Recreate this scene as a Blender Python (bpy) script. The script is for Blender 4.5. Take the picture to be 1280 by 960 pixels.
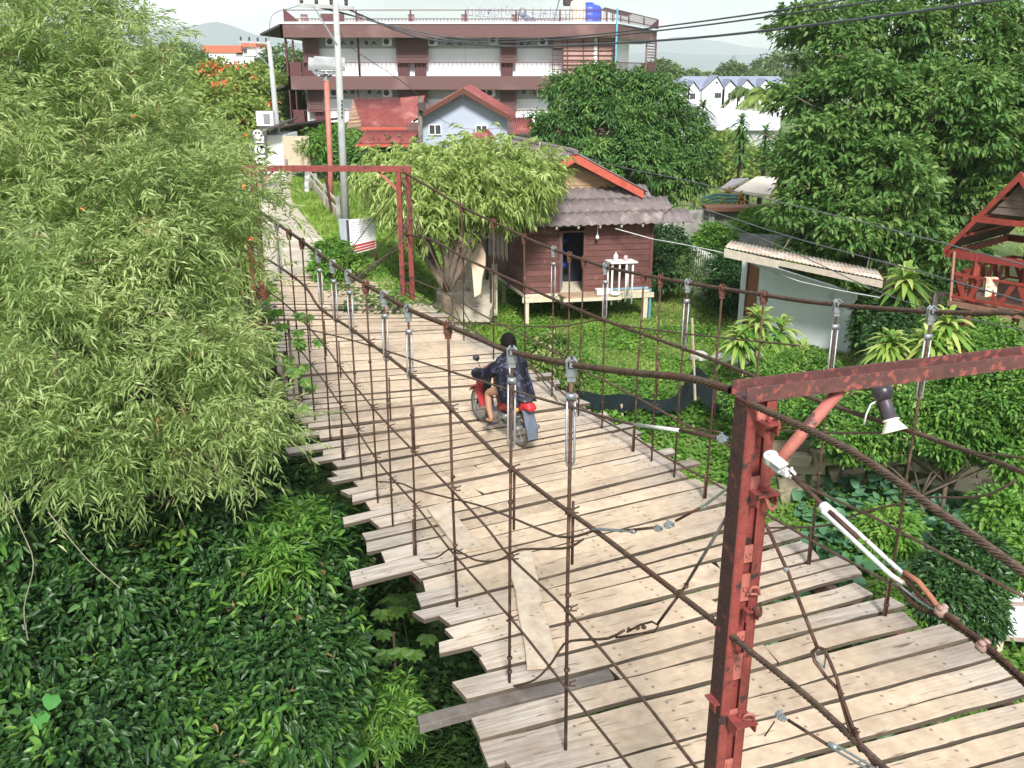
import bpy, math, random
import numpy as np
from mathutils import Vector, Matrix
random.seed(7)
for o in list(bpy.data.objects): bpy.data.objects.remove(o)
scene = bpy.context.scene
C = scene.collection
R = math.radians
# ---------------------------------------------------------------- camera
CAMZ, PITCH, FPX = 5.0, R(18.96), 1150.0
cam_d = bpy.data.cameras.new('camera'); cam = bpy.data.objects.new('camera', cam_d); C.objects.link(cam)
cam.location = (0, 0, CAMZ); cam.rotation_euler = (R(90) - PITCH, 0, 0)
cam_d.sensor_width = 36; cam_d.lens = 36*FPX/1280; cam_d.clip_start = .1; cam_d.clip_end = 12000
scene.camera = cam
# ---------------------------------------------------------------- sky, sun
SUN_EL, SUN_AZ = R(43), R(174)      # azimuth clockwise from +Y
w = bpy.data.worlds.new('World'); scene.world = w; w.use_nodes = True
nt = w.node_tree; nt.nodes.clear()
wo = nt.nodes.new('ShaderNodeOutputWorld'); bg = nt.nodes.new('ShaderNodeBackground'); sky = nt.nodes.new('ShaderNodeTexSky')
sky.sky_type = 'NISHITA'; sky.sun_disc = False; sky.sun_elevation = SUN_EL; sky.sun_rotation = SUN_AZ
sky.air_density = 1; sky.dust_density = 2.0; sky.ozone_density = 1
tc = nt.nodes.new('ShaderNodeTexCoord'); mp = nt.nodes.new('ShaderNodeMapping'); mp.inputs['Scale'].default_value = (1, 1, 3.0)
no = nt.nodes.new('ShaderNodeTexNoise'); no.inputs['Scale'].default_value = 2.6; no.inputs['Detail'].default_value = 6
rp = nt.nodes.new('ShaderNodeValToRGB'); rp.color_ramp.elements[0].position = .38; rp.color_ramp.elements[1].position = .60
rp.color_ramp.elements[0].color = (.18, .18, .18, 1)
mx = nt.nodes.new('ShaderNodeMix'); mx.data_type = 'RGBA'; mx.inputs['B'].default_value = (10.2, 10.75, 11.2, 1)
nt.links.new(tc.outputs['Generated'], mp.inputs['Vector']); nt.links.new(mp.outputs[0], no.inputs['Vector'])
nt.links.new(no.outputs['Fac'], rp.inputs['Fac']); nt.links.new(rp.outputs['Color'], mx.inputs['Factor'])
nt.links.new(sky.outputs['Color'], mx.inputs['A']); nt.links.new(mx.outputs['Result'], bg.inputs['Color'])
bg.inputs['Strength'].default_value = 0.07
nt.links.new(bg.outputs[0], wo.inputs['Surface'])
sd = bpy.data.lights.new('sun', 'SUN'); sd.energy = 3.9; sd.angle = R(12); sd.color = (1, .96, .9)
so = bpy.data.objects.new('sun', sd); C.objects.link(so)
sdir = Vector((math.sin(SUN_AZ)*math.cos(SUN_EL), math.cos(SUN_AZ)*math.cos(SUN_EL), math.sin(SUN_EL)))
so.rotation_euler = sdir.to_track_quat('Z', 'Y').to_euler(); so.location = (0, -5, 30)
scene.view_settings.view_transform = 'Standard'; scene.view_settings.look = 'None'
scene.view_settings.exposure = 0.76; scene.view_settings.gamma = 1
scene.view_settings.use_curve_mapping = False
scene.render.engine = 'CYCLES'; scene.cycles.volume_bounces = 3
# ---------------------------------------------------------------- photo pixel -> place
CPT, SPT = math.cos(PITCH), math.sin(PITCH)
def ray(px, py):
    u = (px-640)/FPX; v = (py-480)/FPX
    return Vector((u, CPT - v*SPT, -(SPT + v*CPT)))
def W(px, py, d): return Vector((0, 0, CAMZ)) + ray(px, py)*d
def G(px, py, z): r = ray(px, py); return Vector((0, 0, CAMZ)) + r*((z-CAMZ)/r.z)
def D(px, py, y): r = ray(px, py); return Vector((0, 0, CAMZ)) + r*(y/r.y)
LP = (.43+.473*5.76, -.473)            # left cable plane  x = a + b*y
RP = (-2.34+.478*20.2, -.478)          # right cable plane
def PL(px, py, pl):
    r = ray(px, py); d = pl[0]/(r.x - pl[1]*r.y); return Vector((0, 0, CAMZ)) + r*d
def sm(a, b, t):
    t = (t-a)/(b-a); t = np.clip(t, 0, 1); return t*t*(3-2*t)
def hh(x, y):
    x = np.asarray(x, float); y = np.asarray(y, float)
    yy = np.minimum(y, 24.)
    er = x - (RP[0]+RP[1]*yy)
    wr = sm(.2, 2.2, er)
    left = -1.8*sm(44, 58, y)
    up = left*(1-wr) - 2.0*wr
    # right bank
    A = np.where(y > 16.55, -2.0, -2.9 - 1.9*sm(16.4, 8, y))
    B = -2 - 3.2*sm(20.5, 10.5, y)
    mixx = sm(4.6, 6.2, x)
    zr = A*mixx + B*(1-mixx)
    zl = -5.6*sm(20.0, 15.0, y)
    z = np.where(y > 20.5, up, 0)
    low = zl*(1-wr) + zr*wr
    t = sm(20.0, 21.0, y)
    up2 = 0*(1-wr) - 2.0*wr
    z = np.where(y >= 21, up, low*(1-t) + up2*t)
    z = z + .06*np.sin(x*1.7+y*.9) * sm(22, 18, y) + .05*np.sin(x*.9-y*2.1)*sm(22, 18, y)
    return z
def H(x, y): return float(hh(x, y))
# ---------------------------------------------------------------- object helpers
def tag(o, label=None, cat=None, group=None, kind=None):
    if label: o['label'] = label
    if cat: o['category'] = cat
    if group: o['group'] = group
    if kind: o['kind'] = kind
    return o
def thing(name, label, cat, loc, group=None):
    o = bpy.data.objects.new(name, None); C.objects.link(o); o.location = loc; o.empty_display_size = .2
    return tag(o, label, cat, group)
def root_loc(p):
    l = Vector((0, 0, 0))
    while p is not None: l += p.location; p = p.parent
    return l
def link(name, me, parent=None, loc=None):
    o = bpy.data.objects.new(name, me); C.objects.link(o)
    if parent is not None: o.parent = parent
    elif loc is not None: o.location = loc
    return o
def rotm(a, axis='Z'): return Matrix.Rotation(a, 3, axis)
def frame(d, up=Vector((0, 0, 1))):
    d = Vector(d).normalized()
    s = d.cross(up)
    if s.length < 1e-4: s = d.cross(Vector((1, 0, 0)))
    s.normalize(); return d, s, s.cross(d)
def spline(pts, step=.2):
    P = [Vector(p) for p in pts]
    if len(P) < 3: 
        n = max(1, int((P[1]-P[0]).length/step)); return [P[0].lerp(P[1], i/n) for i in range(n+1)]
    out = []
    Q = [P[0]*2-P[1]] + P + [P[-1]*2-P[-2]]
    for i in range(1, len(Q)-2):
        a, b, c, d = Q[i-1:i+3]
        n = max(1, int((c-b).length/step))
        for k in range(n):
            t = k/n
            out.append(.5*((2*b) + (c-a)*t + (2*a-5*b+4*c-d)*t*t + (3*b-a-3*c+d)*t**3))
    out.append(P[-1]); return out
class MB:
    def __init__(s): s.v = []; s.f = []; s.uv = None
    def add(s, vs, fs):
        n = len(s.v); s.v += [Vector(x) for x in vs]; s.f += [tuple(i+n for i in f) for f in fs]; return s
    def box(s, c, size, M=None, bev=0):
        x, y, z = [a/2 for a in size]; M = M or Matrix.Identity(3); c = Vector(c)
        vs = [c + M @ Vector((i*x, j*y, k*z)) for i in (-1, 1) for j in (-1, 1) for k in (-1, 1)]
        return s.add(vs, [(0, 1, 3, 2), (4, 6, 7, 5), (0, 4, 5, 1), (2, 3, 7, 6), (0, 2, 6, 4), (1, 5, 7, 3)])
    def bar(s, a, b, w_, h_, up=Vector((0, 0, 1))):
        a = Vector(a); b = Vector(b); d, sd_, u = frame(b-a, up)
        M = Matrix((sd_, d, u)).transposed(); return s.box((a+b)/2, (w_, (b-a).length, h_), M)
    def tube(s, pts, r, n=8, cap=True, smooth_r=None):
        P = [Vector(p) for p in pts]; m = len(P); vs = []; fs = []
        prev = None
        for i, p in enumerate(P):
            d = (P[min(i+1, m-1)] - P[max(i-1, 0)]).normalized()
            if prev is None: _, a, b = frame(d)
            else:
                a = prev - d*prev.dot(d)
                a = a.normalized() if a.length > 1e-6 else frame(d)[1]
                b = a.cross(d)
            prev = a
            rr = r[i] if isinstance(r, (list, tuple)) else r
            for k in range(n):
                t = 2*math.pi*k/n; vs.append(p + (a*math.cos(t) + b*math.sin(t))*rr)
        for i in range(m-1):
            for k in range(n):
                k2 = (k+1) % n; fs.append((i*n+k, i*n+k2, (i+1)*n+k2, (i+1)*n+k))
        if cap: fs += [tuple(range(n))[::-1], tuple((m-1)*n+k for k in range(n))]
        return s.add(vs, fs)
    def twist(s, pts, r, strands=6, pitch=.22, n=24, step=.02):
        """wire rope: six strand tubes laid in a helix"""
        P = spline(pts, step); m = len(P); fr = []; L = 0; prev = None
        for i, p in enumerate(P):
            if i: L += (P[i]-P[i-1]).length
            d = (P[min(i+1, m-1)] - P[max(i-1, 0)]).normalized()
            if prev is None: _, a, b = frame(d)
            else: a = (prev - d*prev.dot(d)).normalized(); b = a.cross(d)
            prev = a; fr.append((p, a, b, 2*math.pi*L/pitch))
        ns = 6 if n > 16 else 5
        for k in range(strands):
            base = len(s.v)
            for (p, a, b, th) in fr:
                t = th + 2*math.pi*k/strands; o = a*math.cos(t) + b*math.sin(t); w_ = a*-math.sin(t) + b*math.cos(t); c = p + o*(r*.62)
                for q in range(ns):
                    u = 2*math.pi*q/ns; s.v.append(c + o*(r*.40*math.cos(u)) + w_*(r*.36*math.sin(u)))
            for i in range(m-1):
                for q in range(ns):
                    q2 = (q+1) % ns; s.f.append((base+i*ns+q, base+i*ns+q2, base+(i+1)*ns+q2, base+(i+1)*ns+q))
        return s
    def lathe(s, c, prof, n=16, M=None):
        M = M or Matrix.Identity(3); c = Vector(c); vs = []; fs = []
        for (r, z) in prof:
            for k in range(n):
                t = 2*math.pi*k/n; vs.append(c + M @ Vector((r*math.cos(t), r*math.sin(t), z)))
        for i in range(len(prof)-1):
            for k in range(n):
                k2 = (k+1) % n; fs.append((i*n+k, i*n+k2, (i+1)*n+k2, (i+1)*n+k))
        fs += [tuple(range(n))[::-1], tuple((len(prof)-1)*n+k for k in range(n))]
        return s.add(vs, fs)
    def plate(s, poly, off):      # polygon extruded by vector off
        off = Vector(off); n = len(poly); vs = [Vector(p) for p in poly] + [Vector(p)+off for p in poly]
        fs = [tuple(range(n))[::-1], tuple(range(n, 2*n))] + [(i, (i+1) % n, (i+1) % n+n, i+n) for i in range(n)]
        return s.add(vs, fs)
    def corr(s, p0, ex, es, waves, amp, th=.012, ns=2, per=6):
        p0 = Vector(p0); ex = Vector(ex); es = Vector(es); nn = ex.cross(es).normalized()
        if nn.z < 0: nn = -nn
        nu = waves*per; vs = []; fs = []
        for lay in (0, 1):
            for j in range(ns+1):
                for i in range(nu+1):
                    vs.append(p0 + ex*(i/nu) + es*(j/ns) + nn*(amp*math.sin(2*math.pi*i/per) + (th if lay else 0)))
        N = (nu+1)*(ns+1)
        for j in range(ns):
            for i in range(nu):
                a = j*(nu+1)+i; fs.append((a, a+1, a+nu+2, a+nu+1)); fs.append((N+a, N+a+nu+1, N+a+nu+2, N+a+1))
        for i in range(nu):
            fs.append((i, N+i, N+i+1, i+1)); a = ns*(nu+1)+i; fs.append((a, a+1, N+a+1, N+a))
        for j in range(ns):
            a = j*(nu+1); fs.append((a, a+nu+1, N+a+nu+1, N+a)); a += nu; fs.append((a, N+a, N+a+nu+1, a+nu+1))
        return s.add(vs, fs)
    def build(s, name, mat, parent=None, smooth=False, loc=None):
        if parent is not None: off = root_loc(parent)
        elif loc is not None: off = Vector(loc)
        else:
            off = sum(s.v, Vector())/len(s.v); off.z = min(v.z for v in s.v)
        me = bpy.data.meshes.new(name); me.from_pydata([v-off for v in s.v], [], s.f); me.materials.append(mat)
        if smooth: me.polygons.foreach_set('use_smooth', [True]*len(me.polygons))
        me.update()
        return link(name, me, parent, off)
def mesh_np(name, V, k, mat, parent=None, nfaces_per=None, loc=None, extra=None, smooth=False, uv=None):
    """V: (N*k,3) vertices of N leaves, faces given per leaf template 'nfaces_per'."""
    N = len(V)//k
    if parent is not None: off = root_loc(parent)
    elif loc is not None: off = Vector(loc)
    else: off = Vector((float(V[:, 0].mean()), float(V[:, 1].mean()), float(V[:, 2].min())))
    V = V - np.array(off)
    me = bpy.data.meshes.new(name)
    me.vertices.add(len(V)); me.vertices.foreach_set('co', V.astype(np.float32).ravel())
    idx = []; tot = []
    base = np.arange(N)[:, None]*k
    tmpl = nfaces_per
    flat = np.concatenate([np.array(f) for f in tmpl])
    sizes = np.array([len(f) for f in tmpl])
    loops = (base + flat[None, :]).ravel()
    totals = np.tile(sizes, N); starts = np.concatenate([[0], np.cumsum(totals)[:-1]])
    me.loops.add(len(loops)); me.loops.foreach_set('vertex_index', loops.astype(np.int32))
    me.polygons.add(len(totals)); me.polygons.foreach_set('loop_start', starts.astype(np.int32))
    try: me.polygons.foreach_set('loop_total', totals.astype(np.int32))
    except Exception: pass
    if uv is not None:
        l = me.uv_layers.new(name='UVMap'); l.data.foreach_set('uv', np.tile(uv[flat], (N, 1)).astype(np.float32).ravel())
    me.materials.append(mat)
    if smooth: me.polygons.foreach_set('use_smooth', [True]*len(totals))
    me.update(calc_edges=True)
    return link(name, me, parent, off)
rng = np.random.default_rng(11)
def unit(a): return a/np.maximum(np.linalg.norm(a, axis=-1, keepdims=True), 1e-9)
def leafmesh(name, P, Dv, L, Wd, mat, parent=None, kind='ovate', fold=.25, droop=.2, up=None, **kw):
    """P base points, Dv directions, L lengths, Wd widths (arrays)."""
    N = len(P); Dv = unit(Dv); L = np.broadcast_to(L, (N,)); Wd = np.broadcast_to(Wd, (N,))
    if up is None: up = unit(np.array([0, 0, 1.]) + rng.normal(0, .55, (N, 3)))
    S = unit(np.cross(Dv, up)); Nn = np.cross(S, Dv)
    Lc, Wc = L[:, None], Wd[:, None]
    dz = np.array([0, 0, -1.])
    if kind == 'lance':
        b = P; t = P + Dv*Lc + dz*Lc*droop
        m = P + Dv*Lc*.45 + dz*Lc*droop*.15
        l = m + S*Wc*.5 + Nn*Wc*fold; r = m - S*Wc*.5 + Nn*Wc*fold
        V = np.stack([b, l, t, r], 1).reshape(-1, 3)
        return mesh_np(name, V, 4, mat, parent, [(0, 1, 2), (0, 2, 3)], **kw)
    if kind == 'blade':
        V = np.stack([P - S*Wc*.5, P + S*Wc*.5, P + Dv*Lc + dz*Lc*droop], 1).reshape(-1, 3)
        return mesh_np(name, V, 3, mat, parent, [(0, 1, 2)], **kw)
    if kind == 'ovate':
        b = P; t = P + Dv*Lc + dz*Lc*droop
        m1 = P + Dv*Lc*.30 + dz*Lc*droop*.1; m2 = P + Dv*Lc*.68 + dz*Lc*droop*.45
        V = np.stack([b, m1+S*Wc*.46+Nn*Wc*fold, m2+S*Wc*.40+Nn*Wc*fold*.8, t, m2-S*Wc*.40+Nn*Wc*fold*.8, m1-S*Wc*.46+Nn*Wc*fold], 1).reshape(-1, 3)
        return mesh_np(name, V, 6, mat, parent, [(0, 1, 2, 3), (0, 3, 4, 5)], **kw)
    if kind == 'round':     # broad squash / lily leaf, cupped, 8 rim verts
        c = P + Dv*Lc*.5; vs = [c - Nn*Lc*.06]
        for i, a in enumerate(np.linspace(0, 2*math.pi, 8, endpoint=False)):
            rr = .5 if i % 2 == 0 else .44
            if i == 4: rr = .25
            vs.append(c + (Dv*math.cos(a) + S*math.sin(a))*Lc*rr + Nn*Lc*.07*math.cos(2*a))
        V = np.stack(vs, 1).reshape(-1, 3)
        return mesh_np(name, V, 9, mat, parent, [(0, i, i % 8 + 1) for i in range(1, 9)], smooth=True, **kw)
# ---------------------------------------------------------------- materials
def M_(name, c1, c2=None, rough=.8, scale=6, metallic=0, bump=0, bscale=None, detail=6, lo=.35, hi=.65, c3=None, s3=2, l3=.55, h3=.7, stretch=None, island=0, objrand=0, spec=None):
    m = bpy.data.materials.new(name); m.use_nodes = True; t = m.node_tree; L = t.links
    b = t.nodes['Principled BSDF']; b.inputs['Roughness'].default_value = rough; b.inputs['Metallic'].default_value = metallic
    if spec is not None: b.inputs['Specular IOR Level'].default_value = spec
    tc = t.nodes.new('ShaderNodeTexCoord'); mp = t.nodes.new('ShaderNodeMapping'); L.new(tc.outputs['Object'], mp.inputs['Vector'])
    if stretch: mp.inputs['Scale'].default_value = stretch
    c2 = c2 or tuple(x*.7 for x in c1)
    n = t.nodes.new('ShaderNodeTexNoise'); n.inputs['Scale'].default_value = scale; n.inputs['Detail'].default_value = detail
    n.inputs['Roughness'].default_value = .65
    L.new(mp.outputs[0], n.inputs['Vector'])
    r = t.nodes.new('ShaderNodeValToRGB'); r.color_ramp.elements[0].position = lo; r.color_ramp.elements[1].position = hi
    r.color_ramp.elements[0].color = (*c1, 1); r.color_ramp.elements[1].color = (*c2, 1)
    L.new(n.outputs['Fac'], r.inputs['Fac']); col = r.outputs['Color']
    if c3:
        n3 = t.nodes.new('ShaderNodeTexNoise'); n3.inputs['Scale'].default_value = s3; n3.inputs['Detail'].default_value = 5
        L.new(tc.outputs['Object'], n3.inputs['Vector'])
        mr = t.nodes.new('ShaderNodeMapRange'); mr.inputs['From Min'].default_value = l3; mr.inputs['From Max'].default_value = h3
        L.new(n3.outputs['Fac'], mr.inputs['Value'])
        x = t.nodes.new('ShaderNodeMix'); x.data_type = 'RGBA'; x.inputs['B'].default_value = (*c3, 1)
        L.new(mr.outputs[0], x.inputs['Factor']); L.new(col, x.inputs['A']); col = x.outputs['Result']
    if island or objrand:
        if island: g = t.nodes.new('ShaderNodeNewGeometry'); src = g.outputs['Random Per Island']; amt = island
        else: g = t.nodes.new('ShaderNodeObjectInfo'); src = g.outputs['Random']; amt = objrand
        mr = t.nodes.new('ShaderNodeMapRange'); mr.inputs['To Min'].default_value = 1-amt; mr.inputs['To Max'].default_value = 1+amt
        L.new(src, mr.inputs['Value'])
        hs = t.nodes.new('ShaderNodeHueSaturation'); L.new(mr.outputs[0], hs.inputs['Value']); L.new(col, hs.inputs['Color']); col = hs.outputs['Color']
    L.new(col, b.inputs['Base Color'])
    if bump:
        bp = t.nodes.new('ShaderNodeBump'); bp.inputs['Strength'].default_value = bump; bp.inputs['Distance'].default_value = .02
        n2 = t.nodes.new('ShaderNodeTexNoise'); n2.inputs['Scale'].default_value = bscale or scale*3; n2.inputs['Detail'].default_value = 5
        L.new(mp.outputs[0], n2.inputs['Vector']); L.new(n2.outputs['Fac'], bp.inputs['Height']); L.new(bp.outputs[0], b.inputs['Normal'])
    return m
def leafmat(name, cols, trans=.3, rough=.5, spec=.35, big=.35):
    m = bpy.data.materials.new(name); m.use_nodes = True; t = m.node_tree; L = t.links
    b = t.nodes['Principled BSDF']; b.inputs['Roughness'].default_value = rough; b.inputs['Specular IOR Level'].default_value = spec
    g = t.nodes.new('ShaderNodeNewGeometry')
    r = t.nodes.new('ShaderNodeValToRGB'); e = r.color_ramp.elements
    while len(e) < len(cols): e.new(.5)
    for i, c in enumerate(cols): e[i].position = i/(len(cols)-1); e[i].color = (*c, 1)
    tc = t.nodes.new('ShaderNodeTexCoord'); n = t.nodes.new('ShaderNodeTexNoise'); n.inputs['Scale'].default_value = .9; n.inputs['Detail'].default_value = 3
    L.new(tc.outputs['Object'], n.inputs['Vector'])
    # clump tone + per leaf tone
    ma = t.nodes.new('ShaderNodeMath'); ma.operation = 'MULTIPLY_ADD'; ma.inputs[1].default_value = 1-big
    mb = t.nodes.new('ShaderNodeMapRange'); mb.inputs['From Min'].default_value = .3; mb.inputs['From Max'].default_value = .7; mb.inputs['To Max'].default_value = big
    L.new(n.outputs['Fac'], mb.inputs['Value']); L.new(g.outputs['Random Per Island'], ma.inputs[0]); L.new(mb.outputs[0], ma.inputs[2])
    L.new(ma.outputs[0], r.inputs['Fac']); L.new(r.outputs['Color'], b.inputs['Base Color'])
    tr = t.nodes.new('ShaderNodeBsdfTranslucent'); hs = t.nodes.new('ShaderNodeHueSaturation'); hs.inputs['Value'].default_value = 1.6; hs.inputs['Hue'].default_value = .485
    L.new(r.outputs['Color'], hs.inputs['Color']); L.new(hs.outputs[0], tr.inputs['Color'])
    mxs = t.nodes.new('ShaderNodeMixShader'); mxs.inputs[0].default_value = trans
    L.new(b.outputs[0], mxs.inputs[1]); L.new(tr.outputs[0], mxs.inputs[2]); L.new(mxs.outputs[0], t.nodes['Material Output'].inputs['Surface'])
    return m
m_rust = M_('rusty_steel', (.10, .048, .030), (.045, .025, .018), .75, 25, .3, .4, c3=(.17, .095, .065), s3=9)
m_cable = M_('rusted_cable', (.055, .036, .026), (.12, .078, .055), .6, 18, .3, .3, c3=(.10, .042, .028), s3=4)
m_rustred = M_('rust_red_clamps', (.15, .05, .033), (.08, .035, .025), .8, 30, .1, .4)
m_red = M_('red_oxide_paint', (.26, .052, .043), (.17, .038, .034), .6, 12, 0, .35, bscale=30, c3=(.045, .026, .025), s3=10, l3=.57, h3=.64)
m_redpink = M_('faded_red_paint', (.42, .15, .12), (.34, .10, .08), .65, 10, 0, .2, c3=(.10, .05, .045), s3=8, l3=.6, h3=.66)
m_dark = M_('near_black_steel', (.035, .03, .032), (.075, .05, .05), .6, 12, 0, .2)
m_galv = M_('galvanised_steel', (.36, .385, .41), (.24, .26, .28), .45, 14, .6, .1, c3=(.28, .15, .09), s3=12, l3=.6, h3=.75)
m_wsteel = M_('white_painted_steel', (.60, .61, .60), (.48, .49, .48), .5, 14, .1, .15, c3=(.28, .16, .10), s3=22, l3=.60, h3=.70)
m_wpaint = M_('white_paint', (.80, .80, .79), (.68, .68, .66), .6, 5)
m_white = M_('white_wall_render', (.80, .81, .82), (.73, .74, .75), .8, 1.5)
# ================================================================ TERRAIN
def axis(a, b, c, d, fine, coarse_n=14):
    core = np.arange(b, c+1e-6, fine)
    lo = b - np.geomspace(1, b-a+1, coarse_n)[1:][::-1] + 1; hi = c + np.geomspace(1, d-c+1, coarse_n)[1:] - 1
    return np.concatenate([lo, core, hi])
def grid_mesh(name, xs, ys, zf, mat, kind='structure', loc=(0, 0, 0)):
    X, Y = np.meshgrid(xs, ys); Z = zf(X, Y); V = np.stack([X, Y, Z], -1).reshape(-1, 3)
    nx, ny = len(xs), len(ys); i = np.arange(nx*ny).reshape(ny, nx)
    F = np.stack([i[:-1, :-1], i[:-1, 1:], i[1:, 1:], i[1:, :-1]], -1).reshape(-1, 4)
    me = bpy.data.meshes.new(name); me.vertices.add(len(V)); me.vertices.foreach_set('co', V.astype(np.float32).ravel())
    me.loops.add(F.size); me.loops.foreach_set('vertex_index', F.astype(np.int32).ravel())
    me.polygons.add(len(F)); me.polygons.foreach_set('loop_start', np.arange(0, F.size, 4, dtype=np.int32))
    try: me.polygons.foreach_set('loop_total', np.full(len(F), 4, np.int32))
    except Exception: pass
    me.polygons.foreach_set('use_smooth', [True]*len(F)); me.materials.append(mat); me.update(calc_edges=True)
    o = link(name, me); o['kind'] = kind; return o
m_ground = M_('soil_and_grass', (.11, .17, .04), (.07, .12, .028), .95, 1.2, 0, .6, bscale=14, c3=(.20, .15, .08), s3=.7, l3=.55, h3=.68)
m_path = M_('pale_packed_dirt', (.44, .39, .31), (.34, .30, .23), .95, 2.5, 0, .3, bscale=20, c3=(.62, .58, .5), s3=.8)
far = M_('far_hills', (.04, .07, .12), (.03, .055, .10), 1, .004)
grid_mesh('ground', axis(-4500, -30, 34, 4500, .35), axis(-30, -4, 64, 6500, .35), hh, m_ground)
# dirt path from the bridge end
def path_strip():
    cl = [(-3.9, 20.4, 2.6), (-4.9, 22.5, 2.7), (-6.3, 26, 2.6), (-8.0, 31, 2.6), (-10, 37, 2.8), (-11.3, 42.5, 3.2), (-12.5, 50, 3.4)]
    pts = [p for p in spline([(a, b, c) for a, b, c in cl], .35) if p.y > 22.3]; V = []; F = []
    for i, p in enumerate(pts):
        d = (pts[min(i+1, len(pts)-1)] - pts[max(i-1, 0)]); d.z = 0; d.normalize(); s = Vector((d.y, -d.x, 0))
        wv = p.z*.5*(1+.10*math.sin(i*.9)+.06*math.sin(i*2.3))
        for k in range(9):
            q = Vector((p.x, p.y, 0)) + s*wv*(k/4-1); V.append((q.x, q.y, H(q.x, q.y)+.012+.02*(1-abs(k/4-1))))
    n = len(pts)
    for i in range(n-1):
        for k in range(8): F.append((i*9+k, i*9+k+1, (i+1)*9+k+1, (i+1)*9+k))
    me = bpy.data.meshes.new('path'); me.from_pydata(V, [], F); me.materials.append(m_path); me.update(); o = link('path', me); o['kind'] = 'structure'
path_strip()
# mountains
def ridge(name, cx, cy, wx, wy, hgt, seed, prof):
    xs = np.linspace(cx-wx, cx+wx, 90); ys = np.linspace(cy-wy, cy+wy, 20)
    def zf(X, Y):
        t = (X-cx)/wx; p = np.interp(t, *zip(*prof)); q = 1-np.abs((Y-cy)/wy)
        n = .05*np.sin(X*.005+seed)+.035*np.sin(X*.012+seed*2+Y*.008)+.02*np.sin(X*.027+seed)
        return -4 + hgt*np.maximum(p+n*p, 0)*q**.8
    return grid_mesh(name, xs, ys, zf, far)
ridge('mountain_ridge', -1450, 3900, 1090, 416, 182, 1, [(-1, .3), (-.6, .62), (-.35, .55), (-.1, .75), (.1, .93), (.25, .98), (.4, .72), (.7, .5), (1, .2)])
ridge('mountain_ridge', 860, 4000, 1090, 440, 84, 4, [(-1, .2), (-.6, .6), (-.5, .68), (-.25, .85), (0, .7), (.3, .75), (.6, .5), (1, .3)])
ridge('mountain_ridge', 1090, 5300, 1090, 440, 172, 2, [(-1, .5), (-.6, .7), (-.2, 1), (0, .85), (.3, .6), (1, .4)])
# ================================================================ BRIDGE DECK
KEY = [((150, 1500), (1800, 1020)), ((400, 1120), (1500, 830)), ((610, 1010), (1360, 810)), ((707, 917), (1215, 785)), ((600, 800), (1030, 693)), ((527, 709), (885, 620)), ((478, 652), (830, 575)), ((428, 590), (765, 528)), ((372, 492), (670, 470)),
       ((352, 440), (600, 422)), ((345, 400), (545, 398)), ((343, 372), (505, 374)), ((350, 345), (470, 348))]
DK = [(G(*a, 0), G(*b, 0)) for a, b in KEY]
# snap ends to the cable planes, keeping each line's direction
SN = []
for a, b in DK:
    d = b-a
    def hit(pl, off):
        t = (pl[0]+off+pl[1]*a.y-a.x)/(d.x-pl[1]*d.y); return a+d*t
    l = hit(LP, -.18); r = hit(RP, .30)
    if a.y > 14.5: l = a+d*0 if a.x > l.x+.3 else l
    SN.append((l, r))
lens = [0]
for i in range(1, len(SN)):
    m0 = (SN[i-1][0]+SN[i-1][1])/2; m1 = (SN[i][0]+SN[i][1])/2
    dd = (SN[i][1]-SN[i][0]).normalized(); nn = Vector((-dd.y, dd.x, 0)); lens.append(lens[-1]+abs((m1-m0).dot(nn)))
def deck_line(s):
    i = max(0, min(len(lens)-2, int(np.searchsorted(lens, s))-1)); t = (s-lens[i])/(lens[i+1]-lens[i])
    return SN[i][0].lerp(SN[i+1][0], t), SN[i][1].lerp(SN[i+1][1], t)
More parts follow.
